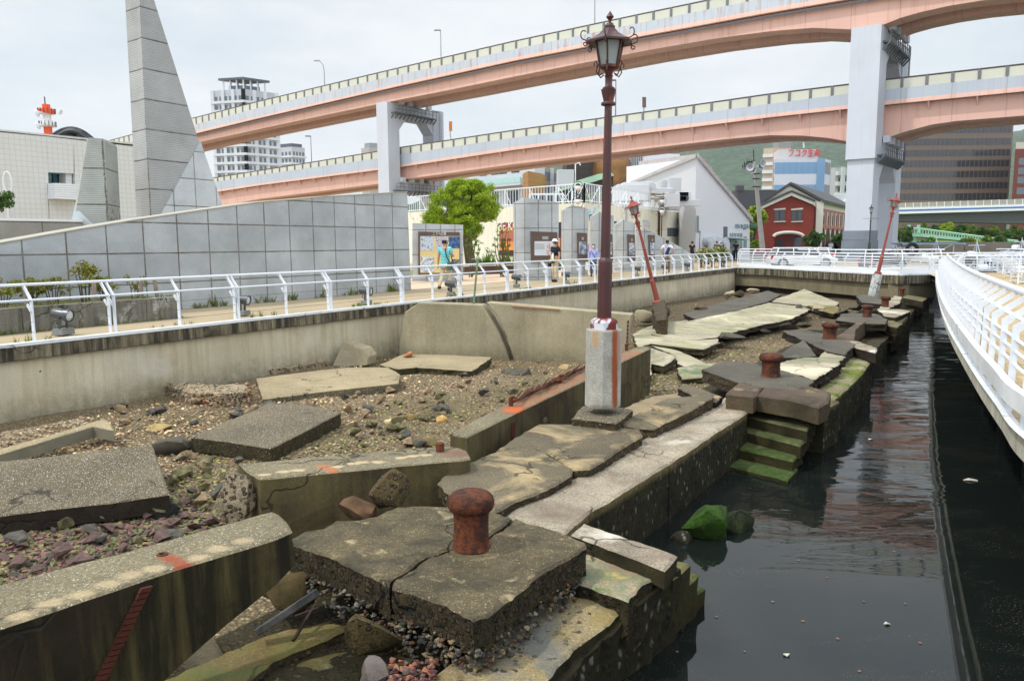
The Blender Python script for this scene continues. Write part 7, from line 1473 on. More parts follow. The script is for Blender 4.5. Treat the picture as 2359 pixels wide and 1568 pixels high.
for A_, B_, A2_, B2_, nm_ in ((Cb, apx, Rs, ap2, 'roof'), (apx, gl, ap2, gl2, 'roof')):
    e1 = (A_-B_).normalized()*.6 if A_ is Cb else Vector(); e2 = (B_-A_).normalized()*.6 if B_ is gl else Vector()
    MB().prism([A_+e1+ovf+up_*.4, B_+e2+ovf+up_*.4, B2_+e2, A2_+e1], (0, 0, .35)).build(nm_, M_roof, bb)
# stepped cream band under the gable
m = MB(); NS = 9
for s_, E_ in ((0, Cb), (1, gl)):
    for k in range(NS):
        t0, t1 = k/NS, (k+1)/NS; a = E_.lerp(apx, t0); b = E_.lerp(apx, t1); zb = a.z-.95; p = [Vector((a.x, a.y, zb)), a, b, Vector((b.x, b.y, zb))]; m.prism([v_+oF.to_3d()*.12 for v_ in p], -oF.to_3d()*.2)
m.build('stepped_band', M_trim, bb)
m = MB(); m.bar(bz(Cb)+oF.to_3d()*.1, Cb+oF.to_3d()*.1-Vector((0, 0, .1)), 1.0, .5); m.build('corner_pilaster', M_trim, bb)
# projecting lower gable
ov = oF.to_3d()*1.2; pj = [fF(x, y)+ov for x, y in ((1740, 487), (1817, 452), (1870, 474))]; pb0, pb1 = bz(pj[0]), bz(pj[2])
pg = MB().prism([pb1, pj[2], pj[1], pj[0], pb0], -ov*.98).build('front_gable', M_brick, bb)
m = MB()
for a, b in ((pj[2], pj[1]), (pj[1], pj[0])): m.prism([a+ov*.3, b+ov*.3, b+ov*.3+Vector((0, 0, .45)), a+ov*.3+Vector((0, 0, .45))], -ov*1.3)
m.build('gable_trim', M_trim, bb)
m = MB()
for a, b in ((pj[2], pj[1]), (pj[1], pj[0])): m.prism([a+ov*.4+Vector((0, 0, .46)), b+ov*.4+Vector((0, 0, .46)), b+ov*.4+Vector((0, 0, .75)), a+ov*.4+Vector((0, 0, .75))], -ov*1.4)
m.build('gable_roof', M_roof, bb)
ff = lambda x, y: V(x, y, pj[1], dF)
for (x0, x1) in ((1784.5, 1807.5), (1824, 1847.5)):
    w_ = decal(bb, 'window', ff, oF, [(x0, 510), (x0, 484), (x1, 482.5), (x1, 509)], M_glassd, .05)
    decal(w_, 'window_lintel', ff, oF, [(x0-2, 484), (x0-2, 481.5), (x1+2, 479), (x1+2, 482.5)], M_trim, .12); decal(w_, 'window_sill', ff, oF, [(x0-2, 512), (x0-2, 510), (x1+2, 509), (x1+2, 511)], M_trim, .12)
    decal(w_, 'window_bar', ff, oF, [((x0+x1)/2-.5, 510), ((x0+x1)/2-.5, 483), ((x0+x1)/2+.5, 483), ((x0+x1)/2+.5, 510)], M_darkfr, .1)
arch = [(1782+34*(1-math.cos(a)), 545-10*math.sin(a)) for a in [math.pi*i/10 for i in range(11)]]; m = MB(); m.path([ff(x, y)+oF.to_3d()*.1 for x, y in arch], .25, 6); m.build('arch_trim', M_trim, bb)
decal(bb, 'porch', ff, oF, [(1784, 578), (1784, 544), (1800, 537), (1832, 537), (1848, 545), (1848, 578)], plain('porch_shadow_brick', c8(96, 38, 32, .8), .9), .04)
decal(bb, 'door', ff, oF, [(1827, 580), (1827, 547), (1847, 547), (1847, 580)], M_glassd, .08); decal(bb, 'garage_door', ff, oF, [(1789, 568), (1789, 553), (1803, 553), (1803, 568)], M_darkfr, .08)
# side: brick panels with windows above, arches below
Ls = (Rs-Cb).to_2d().length; ns = 8
for i in range(ns):
    u0_, u1_ = Ls*(.05+i*.94/ns), Ls*(.05+(i+1)*.94/ns)-.35; b_ = lambda u_, z_, o_=.04: Vector((Cb.x+dS.x*u_+oS.x*o_, Cb.y+dS.y*u_+oS.y*o_, z_)); z1, z0_ = Cb.z-.9, PZ+(Cb.z-PZ)*.46
    MB().prism([b_(u0_, z0_), b_(u0_, z1), b_(u1_, z1), b_(u1_, z0_)], -oS.to_3d()*.1).build('brick_panel', M_brickS, bb)
    um = (u0_+u1_)/2; w_ = (u1_-u0_)*.26; wd = MB().prism([b_(um-w_, z0_+.8, .08), b_(um-w_, z1-.5, .08), b_(um+w_, z1-.5, .08), b_(um+w_, z0_+.8, .08)], -oS.to_3d()*.1).build('window', M_glassd, bb)
    MB().bar(b_(um-w_-.15, z0_+.6, .15), b_(um-w_-.15, z1-.4, .15), .14, .14).build('window_frame', M_trim, wd)
for i in range(7):
    u0_, u1_ = Ls*(.06+i*.93/7), Ls*(.06+(i+1)*.93/7)-.5; um = (u0_+u1_)/2; r_ = (u1_-u0_)/2; zs_ = PZ+(Cb.z-PZ)*.26
    pts = [b_(u0_, PZ, .05), b_(u0_, zs_, .05)]+[b_(um-r_*math.cos(a), zs_+r_*math.sin(a), .05) for a in [math.pi*k/8 for k in range(1, 8)]]+[b_(u1_, zs_, .05), b_(u1_, PZ, .05)]
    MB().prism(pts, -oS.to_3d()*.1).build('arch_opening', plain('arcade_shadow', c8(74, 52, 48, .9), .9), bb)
for x, l in ((1940, 'potted palm by the arcade of the brick house'), (1957, 'small palm at the arcade end of the brick house'), (1873, 'dark shrub at the front corner of the brick house')):
    c = Q(x, 584, 104); shrub('palm', l, (c.x, c.y, PZ), 2.0, 1.2, 2.6, 420, .35, M_leafB, int(x), cat='plant')
# tree left of the brick house
c = Q(1730, 585, 105); tree('street_tree', 'bright green tree between the white slope and the utility pole', (c.x, c.y, PZ), [(Q(1737, 530, 105), (2.0, 1.6, 3.0)), (Q(1725, 508, 105), (1.3, 1.3, 1.6)), (Q(1740, 500, 105), (1.2, 1.2, 1.5))], 12, 3600, .24, M_leafA, .2, 7, .7)

# ---- insurance tower, apartments, big brown office
t, C_, R_, L_, zt = corner_building('glass_office', 'blue glass office with red lettering on its white rooftop', 1784, 1901, 1914, 270, .9, math.pi-.03, 366, PZ, bgmat('white_spandrel', c8(196, 204, 216, .85)))
zs = [zt-3-k*7.6 for k in range(6)]
face_windows(t, C_, L_, 8, zs, .97, 3.9, M_glassb, 60, .01); face_windows(t, C_, R_, 3, [zt-3-k*7.6 for k in range(6)], .9, 4, M_glassd, 40)
d = (L_-C_).to_2d().normalized(); p = C_+d.to_3d()*1.4; MB().bar(Vector((p.x, p.y-.2, PZ)), Vector((p.x, p.y-.2, zt)), 2.6, .4).build('glass_strip', M_glassb, t)
a, b = Q(1792, 345, 272), Q(1886, 342, 272); rf = solid(t, 'rooftop_block', [a.xy, b.xy, (b.x+2, b.y+10), (a.x+2, a.y+10)], zt, a.z, bgmat('rooftop_white', c8(206, 204, 206, .85)))
text_obj('フコク生命', 3.0, plain('red_sign', c8(198, 44, 64), .5), t, Q(1853, 353.5, 271.6), (1, 0, 0), (0, 0, 1), 'red_lettering', .15, width=10.8)
m = MB(); m.tube(Q(1852, 341, 275), Q(1851, 329, 275), .25); m.build('mast', M_pw, t)
t, C_, R_, L_, zt = corner_building('apartment_tower', 'beige and white apartment tower left of the blue glass office', 1759, 1781, 1822, 330, .15, math.pi-.35, 341, PZ, bgmat('beige_tower', c8(196, 176, 152, .82)))
zs = [zt-2.6-k*3.3 for k in range(16)]; face_windows(t, C_, R_, 5, zs, .55, 1.7, M_glassd, 60); face_strips(t, C_, L_, [z-1.2 for z in zs], 1.3, M_hrb, 'balcony', 1.0, .2)
solid(t, 'rooftop', [C_.lerp(R_, .3).xy, R_.xy, (R_+(L_-C_)*.6).xy, (C_.lerp(R_, .3)+(L_-C_)*.6).xy], zt, zt+3.2, bgmat('roof_grey', c8(150, 150, 152, .8)))
t, C_, R_, L_, zt = corner_building('condominium', 'light grey condominium with stacked balconies beside the white pier', 1914, 1926, 1975, 240, .1, math.pi-.6, 386, PZ, bgmat('grey_condo', c8(176, 182, 184, .82)))
zs = [zt-2.4-k*3.1 for k in range(11)]; face_strips(t, C_, R_, zs, 1.2, bgmat('condo_balcony', c8(196, 206, 204, .85)), 'balcony', 1.3, .0); face_windows(t, C_, R_, 3, [z+1.9 for z in zs[1:]], .35, 1.2, M_glassg, 40)
MB().bar(Vector((C_.x+1.6, C_.y-1.4, PZ)), Vector((C_.x+1.6, C_.y-1.4, zt)), 1.0, 1.0).build('stair_column', bgmat('condo_balcony', c8(196, 206, 204, .85)), t)
t, C_, R_, L_, zt = corner_building('brown_office', 'very large brown office block with long rows of dark windows', 2050, 2064.5, 2336.5, 215, -.04, math.pi-.3, 268, PZ, tilegrid('brown_cladding', (1, -.04), 1.32, c8(112, 98, 88, .9), c8(84, 72, 64), .05, .4))
zs = [Q(2200, y, 215).z for y in (300, 327.5, 353, 377.5, 402, 428, 453, 478, 503, 276)]
L_ = None
d = (R_-C_).to_2d(); Lb = d.length; d.normalize(); win_grid(t, C_, d, Vector((d.y, -d.x)), spread(26, .6, Lb-.4), zs, Lb/26*.80, 1.75, M_glassd, 100, proud=.05)
t = thing('brick_office', 'dark red brick office at the right edge behind the brown block', 'building', bz(Q(2350, 480, 200))); a, b = Q(2339, 343, 200), Q(2480, 343, 200); solid(t, 'wall', [a.xy, b.xy, (b.x+12, b.y+14), (a.x+11, a.y+14)], PZ, a.z, bgmat('dark_red_wall', c8(112, 58, 50, .85)))
win_grid(t, a, (1, 0), (0, -1), [3.2, 9, 15], [Q(2350, y, 200).z for y in (372, 394, 415, 440, 465)], 4.2, 1.7, M_glassg); a, b = Q(2341, 328, 204), Q(2480, 328, 204); solid(t, 'rooftop', [a.xy, b.xy, (b.x+6, b.y+6), (a.x+5, a.y+6)], Q(2350, 343, 200).z, a.z, bgmat('cream_roof_block', c8(204, 198, 184, .85)))

# ================================================================ mountains
ridge = [(-200, 520), (700, 500), (950, 470), (1080, 415), (1200, 388), (1300, 374), (1480, 360), (1566, 349), (1640, 342), (1700, 334), (1790, 326), (1830, 323), (1900, 326), (1960, 322), (2100, 306), (2250, 322), (2335, 322), (2359, 306), (2500, 290), (2700, 290)]
M_hill = Mt('forested_hill', .95); nz1 = M_hill.noise(.012, 6, .65); nz2 = M_hill.voro(.055); col = M_hill.mix(M_hill.rng(nz1, .35, .65), c8(36, 74, 46, .7), c8(60, 102, 66, .7)); col = M_hill.mix(M_hill.rng(nz2, .2, .75, 0, .7), col, c8(24, 42, 22)); M_hill.bump(M_hill.ma('ADD', M_hill.noise(.05, 5, .7), nz2), 1.0, 9.0); M_hill = M_hill.done(col)
vs, fs = [], []; NX, NY = 170, 26; rxs = [r[0] for r in ridge]; rys = [r[1] for r in ridge]
for i in range(NX):
    px = lerp(-200, 2700, i/(NX-1)); ry = float(np.interp(px, rxs, rys))
    for j in range(NY):
        t_ = j/(NY-1); Yd = 1150+t_*900; base = Q(px, 470, Yd); zr = (562-ry)/F*Yd+CAMZ; h = max(0, math.sin(t_*math.pi/2)**.9)*zr*(1 if t_ < 1 else 1)
        nn_ = noise.noise(Vector((base.x*.004, Yd*.006, 0)))*70*math.sin(t_*math.pi)+noise.noise(Vector((base.x*.015, Yd*.02, 4)))*22*math.sin(t_*math.pi)
        vs.append((base.x, Yd, max(PZ-2, h+nn_*.9*(zr/350))))
for i in range(NX-1):
    for j in range(NY-1): a = i*NY+j; fs.append((a, a+NY, a+NY+1, a+1))
tag(mk('mountain', vs, fs, M_hill, org=(300, 1500, 0), smooth=80), kind='structure')
# haze
hb = MB(); hb.box((0, 1140, 205), (5000, 2560, 416))
mh = bpy.data.materials.new('haze_air'); mh.use_nodes = True; nt = mh.node_tree; nt.nodes.remove(nt.nodes['Principled BSDF']); pv = nt.nodes.new('ShaderNodeVolumePrincipled'); pv.inputs['Color'].default_value = (.90, .95, 1, 1); pv.inputs['Density'].default_value = .00010; pv.inputs['Anisotropy'].default_value = .2; nt.links.new(pv.outputs[0], nt.nodes['Material Output'].inputs['Volume'])
USE_HAZE = True
if USE_HAZE: tag(hb.build('haze', mh), kind='stuff')

# ================================================================ expressway
SC = .70; EA = Vector((44.5, 97, 0))*SC; ED = Vector((-.79, .613)).normalized(); EN = Vector((-ED.y, ED.x)) * -1
if EN.y < 0: EN = -EN
def steelp(name, c, rust=.5, c2=None, seam=3.9):
    m = Mt(name, .6); dt = m.t.nodes.new('ShaderNodeVectorMath'); dt.operation = 'DOT_PRODUCT'; m.put(dt.inputs[0], m.geo()); dt.inputs[1].default_value = (ED.x, ED.y, 0); sf = m.rng(m.ma('ABSOLUTE', m.ma('SUBTRACT', m.ma('FRACT', m.ma('DIVIDE', dt.outputs['Value'], seam)), .5)), .488, .494, 0, .35); col = m.mix(m.rng(m.noise(.25, 4, .6), .3, .7), c, c2 or tuple(x*.9 for x in c[:3])+(1,))
    sn = m.noise(1, 6, .7, v=m.mapv((2.2, 2.2, .2))); f_ = m.rng(sn, .52, .70, 0, rust); return m.done(m.mix(sf, m.mix(f_, col, c8(168, 110, 72)), c8(110, 84, 74)))
M_pink = steelp('pink_girder_paint', c8(214, 174, 160, 1.0), .35); M_pinkd = steelp('pink_flange_paint', c8(228, 188, 174, 1.0), .3); M_grl = steelp('rusty_white_parapet', c8(196, 204, 214, .86), .75); M_grl2 = steelp('white_parapet', c8(190, 200, 212, .86), .22)
M_crp = plain('cream_panel', c8(226, 227, 210, .72), .3, var=.05, sc=.2, spec=.5); M_pst = plain('grey_post', c8(118, 122, 126, .85), .6); M_dr = plain('dark_rail', c8(78, 70, 66), .7); M_und2 = plain('deck_soffit', c8(84, 62, 52, .8), .9, var=.3, sc=.2)
M_sof = plain('girder_soffit', c8(176, 146, 130, .8), .8)
def interp(tab, x): return float(np.interp(x, [p_[0] for p_ in tab], [p_[1] for p_ in tab]))
def expressway(name, label, shift, tabs, xs, rusty, post_m, brackets, pipe, W=9.6):
    A_ = EA+EN.to_3d()*shift; t = thing(name, label, 'bridge', Vector((A_.x, A_.y, PZ)))
    pt = {k: [V(x, interp(tabs[k], x), A_, ED) for x in xs] for k in tabs}
    n = EN.to_3d()
    def loft(nm, ka, kb, o0, o1, mat, skip=None):
        o0, o1 = o0*SC, o1*SC; ring = [[a+n*o0, b+n*o0, b+n*o1, a+n*o1] for a, b in zip(pt[ka], pt[kb])]; vs = [v_ for r in ring for v_ in r]; N_ = len(ring)
        fs = [(4*i+k, 4*i+(k+1) % 4, 4*i+4+(k+1) % 4, 4*i+4+k) for i in range(N_-1) for k in range(4)]; return mk(nm, vs, fs+[(3, 2, 1, 0), (4*N_-4, 4*N_-3, 4*N_-2, 4*N_-1)], mat, t)
    loft('noise_panel', 'rail', 'cream', .12, .20, M_crp); loft('parapet', 'cream', 'white', .0, .35, M_grl if rusty else M_grl2); loft('flange', 'white', 'flange', -.06, .5, M_pinkd)
    loft('near_girder', 'flange', 'web', .9, 3.6, M_pink); loft('far_girder', 'flange', 'web', W-2.6, W, M_pink); loft('deck_plate', 'white', 'flange', .5, W+.6, M_und2); loft('rear_parapet', 'cream', 'white', W+.4, W+.8, M_grl2); loft('rear_panel', 'rail', 'cream', W+.5, W+.56, M_crp)
    m = MB(); m.path([p_+n*.1+Vector((0, 0, .02)) for p_ in pt['rail']], .07, 5); m.build('panel_rail', M_dr, t)
    q = resample(pt['rail'], post_m); q2 = []; cnt = 0
    ub = sorted([( (p_-pt['rail'][0]).to_2d().length, p_.z, c_.z) for p_, c_ in zip(pt['rail'], pt['cream'])]); me = None
    for p_ in q:
        s_ = (p_-pt['rail'][0]).to_2d().length; zc = float(np.interp(s_, [u_[0] for u_ in ub], [u_[2] for u_ in ub])); cnt += 1
        o = MB().bar(Vector((p_.x, p_.y, zc))+n*.04, p_+n*.04, .22, .10, up=(n.x, n.y, 0)).build('panel_post', M_pst, t) if cnt <= 99 else None
    if brackets:
        q = resample(pt['flange'], brackets)
        for p_ in q[:60]: m = MB(); m.prism([p_+n*.0-Vector((0, 0, .02)), p_+n*.62-Vector((0, 0, .02)), p_+n*.62-Vector((0, 0, .7))], ED.to_3d()*.11); m.build('bracket', M_pinkd, t)
    if pipe: m = MB(); m.path([p_+n*.25-Vector((0, 0, .30)) for p_ in pt['flange']], .10, 6); m.build('pipe', plain('grey_pipe', c8(112, 116, 124), .5), t)
    return t, pt
U = dict(rail=[(150, 350), (240, 327), (445, 272), (590, 235), (893, 162.5), (1180, 96), (1475, 33), (1629, 1), (1769, -28), (2030, -78), (2359, -135), (2700, -190)],
         cream=[(150, 363), (240, 341), (445, 288), (590, 250), (885, 180), (1180, 114.5), (1475, 53), (1769, -5), (2030, -53), (2359, -106), (2700, -158)],
         white=[(150, 377), (240, 357), (445, 304), (590, 270), (898, 197.5), (1180, 134), (1475, 75), (1769, 20), (2030, -25), (2359, -72), (2700, -118)],
         flange=[(150, 381), (240, 361), (445, 309), (590, 274), (885, 206), (1180, 141), (1475, 84), (1769, 30), (2030, -14), (2359, -60), (2700, -104)],
         web=[(150, 404), (240, 380), (445, 328), (590, 296), (866, 237), (920, 228), (1180, 174), (1475, 115), (1640, 86), (1769, 69), (1866, 61), (1960, 64.5), (1995, 60), (2030, 54), (2070, 38), (2114, 25), (2181, 10), (2260, -3), (2359, -14), (2700, -30)])
Lw = dict(rail=[(380, 432), (490, 410), (702, 376.5), (870, 349), (915, 341), (1180, 301), (1475, 260), (1769, 217.5), (1961, 194), (2034, 184.5), (2359, 148), (2700, 110)],
          cream=[(380, 441), (490, 420), (590, 404), (870, 365), (915, 357), (1179, 318), (1475, 278), (1769, 240), (1961, 215), (2034, 207), (2359, 172.5), (2700, 137)],
          white=[(380, 458), (495, 439), (590, 424), (872, 387), (915, 381), (1180, 339), (1475, 300), (1769, 263), (1961, 242), (2034, 233), (2359, 200), (2700, 166)],
          flange=[(380, 462), (495, 443), (590, 428), (872, 391.5), (915, 386), (1180, 346), (1475, 308), (1769, 271), (1961, 250), (2034, 242), (2359, 210.5), (2700, 178)],
          web=[(380, 492), (512, 474), (590, 458), (872, 422), (920, 413), (1180, 377), (1475, 342), (1660, 320), (1769, 310), (1844, 311), (1900, 316), (1961, 326), (2034, 318), (2080, 302), (2144, 285), (2200, 277), (2359, 264), (2700, 240)])
xsU = [150, 240, 340, 445, 520, 590, 740, 885, 1030, 1180, 1330, 1475, 1560, 1629, 1700, 1769, 1820, 1866, 1915, 1960, 1995, 2030, 2070, 2114, 2181, 2260, 2359, 2520, 2700]
xsL = [380, 490, 590, 700, 800, 870, 915, 1040, 1180, 1330, 1475, 1570, 1660, 1710, 1769, 1805, 1844, 1900, 1930, 1961, 1997, 2034, 2080, 2144, 2200, 2280, 2359, 2520, 2700]
hu, ptU = expressway('upper_expressway', 'upper pink girder expressway deck with rust streaked parapet', 0, U, xsU, True, 1.93, 0, True)
hl, ptL = expressway('lower_expressway', 'lower pink girder expressway deck passing behind the white pier columns', 2.5, Lw, xsL, False, 1.93, 3.6, False, 9.2)
M_pier = steelp('white_pier_paint', c8(204, 210, 220, .86), .12, seam=400); M_pierl = plain('pier_steel_jacket', c8(128, 136, 146, .8), .7, var=.2, sc=.6)
def pier(name, label, px_mid, ytop, wid, ybeam2, narrow=None, jacket=False):
    c = V(px_mid, ytop, EA, ED); zt = c.z; t = thing(name, label, 'bridge pier', Vector((c.x, c.y, PZ))); d, n = ED.to_3d(), EN.to_3d(); w_ = wid*SC
    def col(off, z0, z1, ww=w_, nm='column', mt_=None):
        b = Vector((c.x, c.y, 0))+n*off; fp = [(b-d*ww/2).xy, (b+d*ww/2).xy, (b+d*ww/2+n*ww).xy, (b-d*ww/2+n*ww).xy]; return solid(t, nm, fp, z0, z1, mt_ or M_pier)
    W2 = 12.5*SC
    zn = Q(px_mid, narrow, c.y).z if narrow else PZ
    col(0, zn, zt)
    if narrow: col(.25, PZ, zn-.01, w_*.90)
    col(W2, zn, zt); 
    if narrow: col(W2, PZ, zn-.01, w_*.92)
    def beam(z1, hh, nm):
        b = Vector((c.x, c.y, 0)); o0, o1 = w_+.002, W2-.002; y = -hh*.42
        pts = [b+n*o0+Vector((0, 0, z1)), b+n*o1+Vector((0, 0, z1)), b+n*o1+Vector((0, 0, z1-hh-1.55)), b+n*(o1-1.4)+Vector((0, 0, z1-hh)), b+n*(o0+1.4)+Vector((0, 0, z1-hh)), b+n*o0+Vector((0, 0, z1-hh-1.55))]
        MB().prism([p_-d*w_*.45 for p_ in pts], d*w_*.9).build(nm, M_pier, t)
    beam(zt-.1, 1.8, 'cross_beam'); z2 = Q(px_mid, ybeam2, c.y).z; beam(z2, 1.7, 'cross_beam')
    # inspection walkway on the right hand side
    for z_ in (zt, z2):
        m = MB(); b = Vector((c.x, c.y, 0))-d*(w_/2+.6); m.prism([b+n*.7+Vector((0, 0, z_-1.4)), b+n*(W2)+Vector((0, 0, z_-1.4)), b+n*W2+Vector((0, 0, z_-1.25)), b+n*.7+Vector((0, 0, z_-1.25))], d*.6)
        for k in range(12):
            q = b+n*(.7+k*(W2-.7)/11); m.bar(q+Vector((0, 0, z_-1.3)), q+Vector((0, 0, z_-.4)), .05, .05); m.bar(q+Vector((0, 0, z_-1.4)), q+d*.6+Vector((0, 0, z_-2.0)), .09, .14)
        for zz in (.4, .8): m.bar(b+n*.7+Vector((0, 0, z_-zz)), b+n*W2+Vector((0, 0, z_-zz)), .05, .05)
        m.build('walkway', plain('walkway_grey', c8(96, 102, 106), .7), t)
        for k in (.3, 2.0, 3.8, 5.6): q = Vector((c.x, c.y, 0))-d*(w_/2+.35)+n*(k+w_*.9); MB().box(q+Vector((0, 0, z_+.15)), (.7, .5, .6), rz=.9).build('bearing_bracket', M_pier, t)
    m = MB(); q = Vector((c.x, c.y, 0))-d*(w_/2+.3)+n*(W2+w_*.5)
    for s_ in (-.2, .2): m.bar(q+n*s_+Vector((0, 0, z2-1.5)), q+n*s_+Vector((0, 0, zt)), .05, .05)
    for k in range(int((zt-z2+1.5)/.45)): m.bar(q-n*.2+Vector((0, 0, z2-1.5+k*.45)), q+n*.2+Vector((0, 0, z2-1.5+k*.45)), .04, .04)
    m.build('ladder', M_pst, t)
    if jacket:
        for y0, y1, o_ in ((531, 552.5, .10), (553.2, 588, .16)):
            za, zb = Q(px_mid, y1, c.y).z, Q(px_mid, y0, c.y).z; b = Vector((c.x, c.y, 0))+n*(.25-o_); ww = w_*.9+o_*2; solid(t, 'steel_jacket', [(b-d*ww/2).xy, (b+d*ww/2).xy, (b+d*ww/2+n*ww).xy, (b-d*ww/2+n*ww).xy], max(PZ, za), zb, M_pierl)
    return t
pier('expressway_pier', 'wide white expressway pier with a dull steel jacket at its foot', 1996, 60, 3.45, 322, 366, True)
pier('expressway_pier', 'narrower white expressway pier behind the right part of the tiled wall', 879, 236, 3.0, 416)
M_lp = plain('lamp_pole_grey', c8(150, 156, 160), .5)
def road_lamp(label, px, ybot, ytop, off, bent=False, up=True):
    A_ = EA+EN.to_3d()*off; b = V(px, ybot, A_, ED); tp = V(px, ytop, A_, ED); t = thing('expressway_lamp', label, 'street lamp', b); s_ = b.y/F; m = MB()
    if bent: m.path([b, Vector((b.x, b.y, tp.z-1.4)), Vector((b.x-1.8*s_, b.y, tp.z-.56)), Vector((b.x-9*s_, b.y, tp.z))], .07, 6); e = Vector((b.x-9*s_, b.y, tp.z))
    else: m.tube(b, Vector((b.x, b.y, tp.z)), .07, .05); e = Vector((b.x, b.y, tp.z))
    m.build('pole', M_lp, t); MB().box(e+Vector((-.4, 0, .03)), (.95, .35, .15), taper=.8).build('lamp_head', M_lp, t, bevel=.04)
road_lamp('hook shaped lamp on the upper expressway left of the pier', 748, 200, 140, .7, True); road_lamp('straight lamp on the upper expressway right of the first pier', 1016, 134, 70, 4.2); road_lamp('lamp on the upper expressway cut by the top edge', 1370, 60, -25, 4.2)
road_lamp('lamp on the lower expressway beside the small office block', 718, 376, 314, 4.2); road_lamp('lamp on the lower expressway beside the pier ladder', 1013, 330, 259, 5.6); road_lamp('lamp on the lower expressway just right of the tall red lamp', 1418, 272, 186, 5.6)
A_ = EA+EN.to_3d()*3
for (x, y0, y1, y2, c, l) in [(1040, 326, 302, 280, c8(206, 128, 48), 'orange board on a thin pole above the lower expressway'), (1486, 262, 248, 224, c8(110, 90, 84), 'narrow dark board on a thin pole above the lower expressway')]:
    b = V(x, y0, A_, ED); t = thing('road_sign', l, 'sign', b); m = MB(); m.path([b, V(x-3, y1+8, A_, ED), V(x-3, y1, A_, ED)], .07, 5); m.build('pole', M_lp, t); m = MB(); p0, p1 = V(x-2, y1, A_, ED), V(x-2, y2, A_, ED); m.bar(p0, p1, .4, .08); m.build('board', plain('board_%d' % x, c, .6), t)

# ---- blue striped highway behind
t = thing('striped_highway', 'white elevated highway with a blue stripe in front of the brown office', 'bridge', Q(2200, 500, 135)); A_, B_ = Q(1950, 500, 150), Q(2700, 500, 128); d = (B_-A_).to_2d().normalized(); sh = lambda x, y: V(x, y, A_, d); nb_ = Vector((-d.y, d.x, 0))
def band(nm, tabs0, tabs1, o0, o1, mt_):
    vs = []; xs_ = [1930, 2046, 2200, 2359, 2600]
    for x in xs_: a, b = sh(x, interp(tabs0, x)), sh(x, interp(tabs1, x)); vs += [a+nb_*o0, b+nb_*o0, b+nb_*o1, a+nb_*o1]
    N_ = len(xs_); mk(nm, vs, [(4*i+k, 4*i+(k+1) % 4, 4*i+4+(k+1) % 4, 4*i+4+k) for i in range(N_-1) for k in range(4)]+[(3, 2, 1, 0), (4*N_-4, 4*N_-3, 4*N_-2, 4*N_-1)], mt_, t)
T1 = [(1930, 476), (2046, 468.5), (2359, 458), (2600, 450)]; T2 = [(1930, 486), (2046, 479), (2359, 470.5), (2600, 463)]; T3 = [(1930, 500), (2046, 493.5), (2359, 484.5), (2600, 478)]; T4 = [(1930, 512), (2046, 509.5), (2359, 514), (2600, 512)]
band('noise_panel', T1, T2, .2, .3, plain('grey_panel', c8(176, 172, 160, .8), .4)); band('parapet', T2, T3, 0, .6, M_white); band('girder', T3, T4, .8, 9, plain('dark_girder', c8(92, 94, 96, .8), .8))
T2b = [(a, b+5) for a, b in T2]; T2c = [(a, b+8.2) for a, b in T2]; band('blue_stripe', T2b, T2c, -.05, .2, plain('blue_paint', c8(72, 108, 184, .9), .5))
for k in range(28): x = 1960+k*18.0; a, b = sh(x, interp(T2, x)), sh(x, interp(T1, x)); MB().bar(a+nb_*.1, b+nb_*.1, .14, .12).build('panel_post', M_white, t)
tk = thing('truck', 'white truck on the striped highway beside the brick house', 'truck', Q(1950, 482, 152)); m = MB(); m.box(Q(1950, 462, 152), (7.2*.6, 2.3, 2.6)); m.build('cargo_box', M_pw, tk, bevel=.05); m = MB(); m.box(Q(1951, 472, 150.5), (1.4, 2.2, 1.9)); tk.location = Q(1950, 482, 152)
m.build('cab', M_white, tk, bevel=.1)
# green footbridge
gb = thing('footbridge', 'pale green footbridge ramp descending to the right among the trees', 'footbridge', Q(2120, 560, 104)); M_gb = plain('pale_green_paint', c8(166, 214, 190, .86), .6, var=.05); fg = lambda x, y: V(x, y, Q(2094, 540, 104), (math.cos(-.05), math.sin(-.05)))
xs_ = [2094, 2118, 2200, 2280, 2345]; yt = [(2094, 526), (2118, 526), (2336, 555)]; yb = [(2094, 545), (2118, 545), (2345, 566)]; ym = [(2094, 536.5), (2118, 537), (2345, 560)]
vs = []
for x in xs_: a, b = fg(x, interp(ym, x)), fg(x, interp(yb, x)); vs += [a, b, b+Vector((0, 2.6, 0)), a+Vector((0, 2.6, 0))]
mk('deck', vs, [(4*i+k, 4*i+(k+1) % 4, 4*i+4+(k+1) % 4, 4*i+4+k) for i in range(4) for k in range(4)]+[(3, 2, 1, 0), (16, 17, 18, 19)], M_gb, gb)
m = MB(); m.path([fg(x, interp(yt, x)) for x in xs_], .10, 5)
for k in range(38): x = 2094+k*6.4; m.bar(fg(x, interp(ym, x)), fg(x, interp(yt, x)), .10, .10)
m.path([fg(x, interp(yt, x)+2.2) for x in xs_], .06, 5); m.build('railing', M_gb, gb)
m = MB(); p = fg(2108, 545)+Vector((0, 1.3, 0)); m.tube((p.x, p.y, PZ), p, .9, n=14); p = fg(2106, 520); m.build('column', M_gb, gb, smooth=40)
m = MB(); m.bar(fg(2094, 537), fg(2094, 518), .3, .3); m.bar(fg(2116, 537), fg(2116, 518), .3, .3); m.build('gate_post', M_gb, gb)
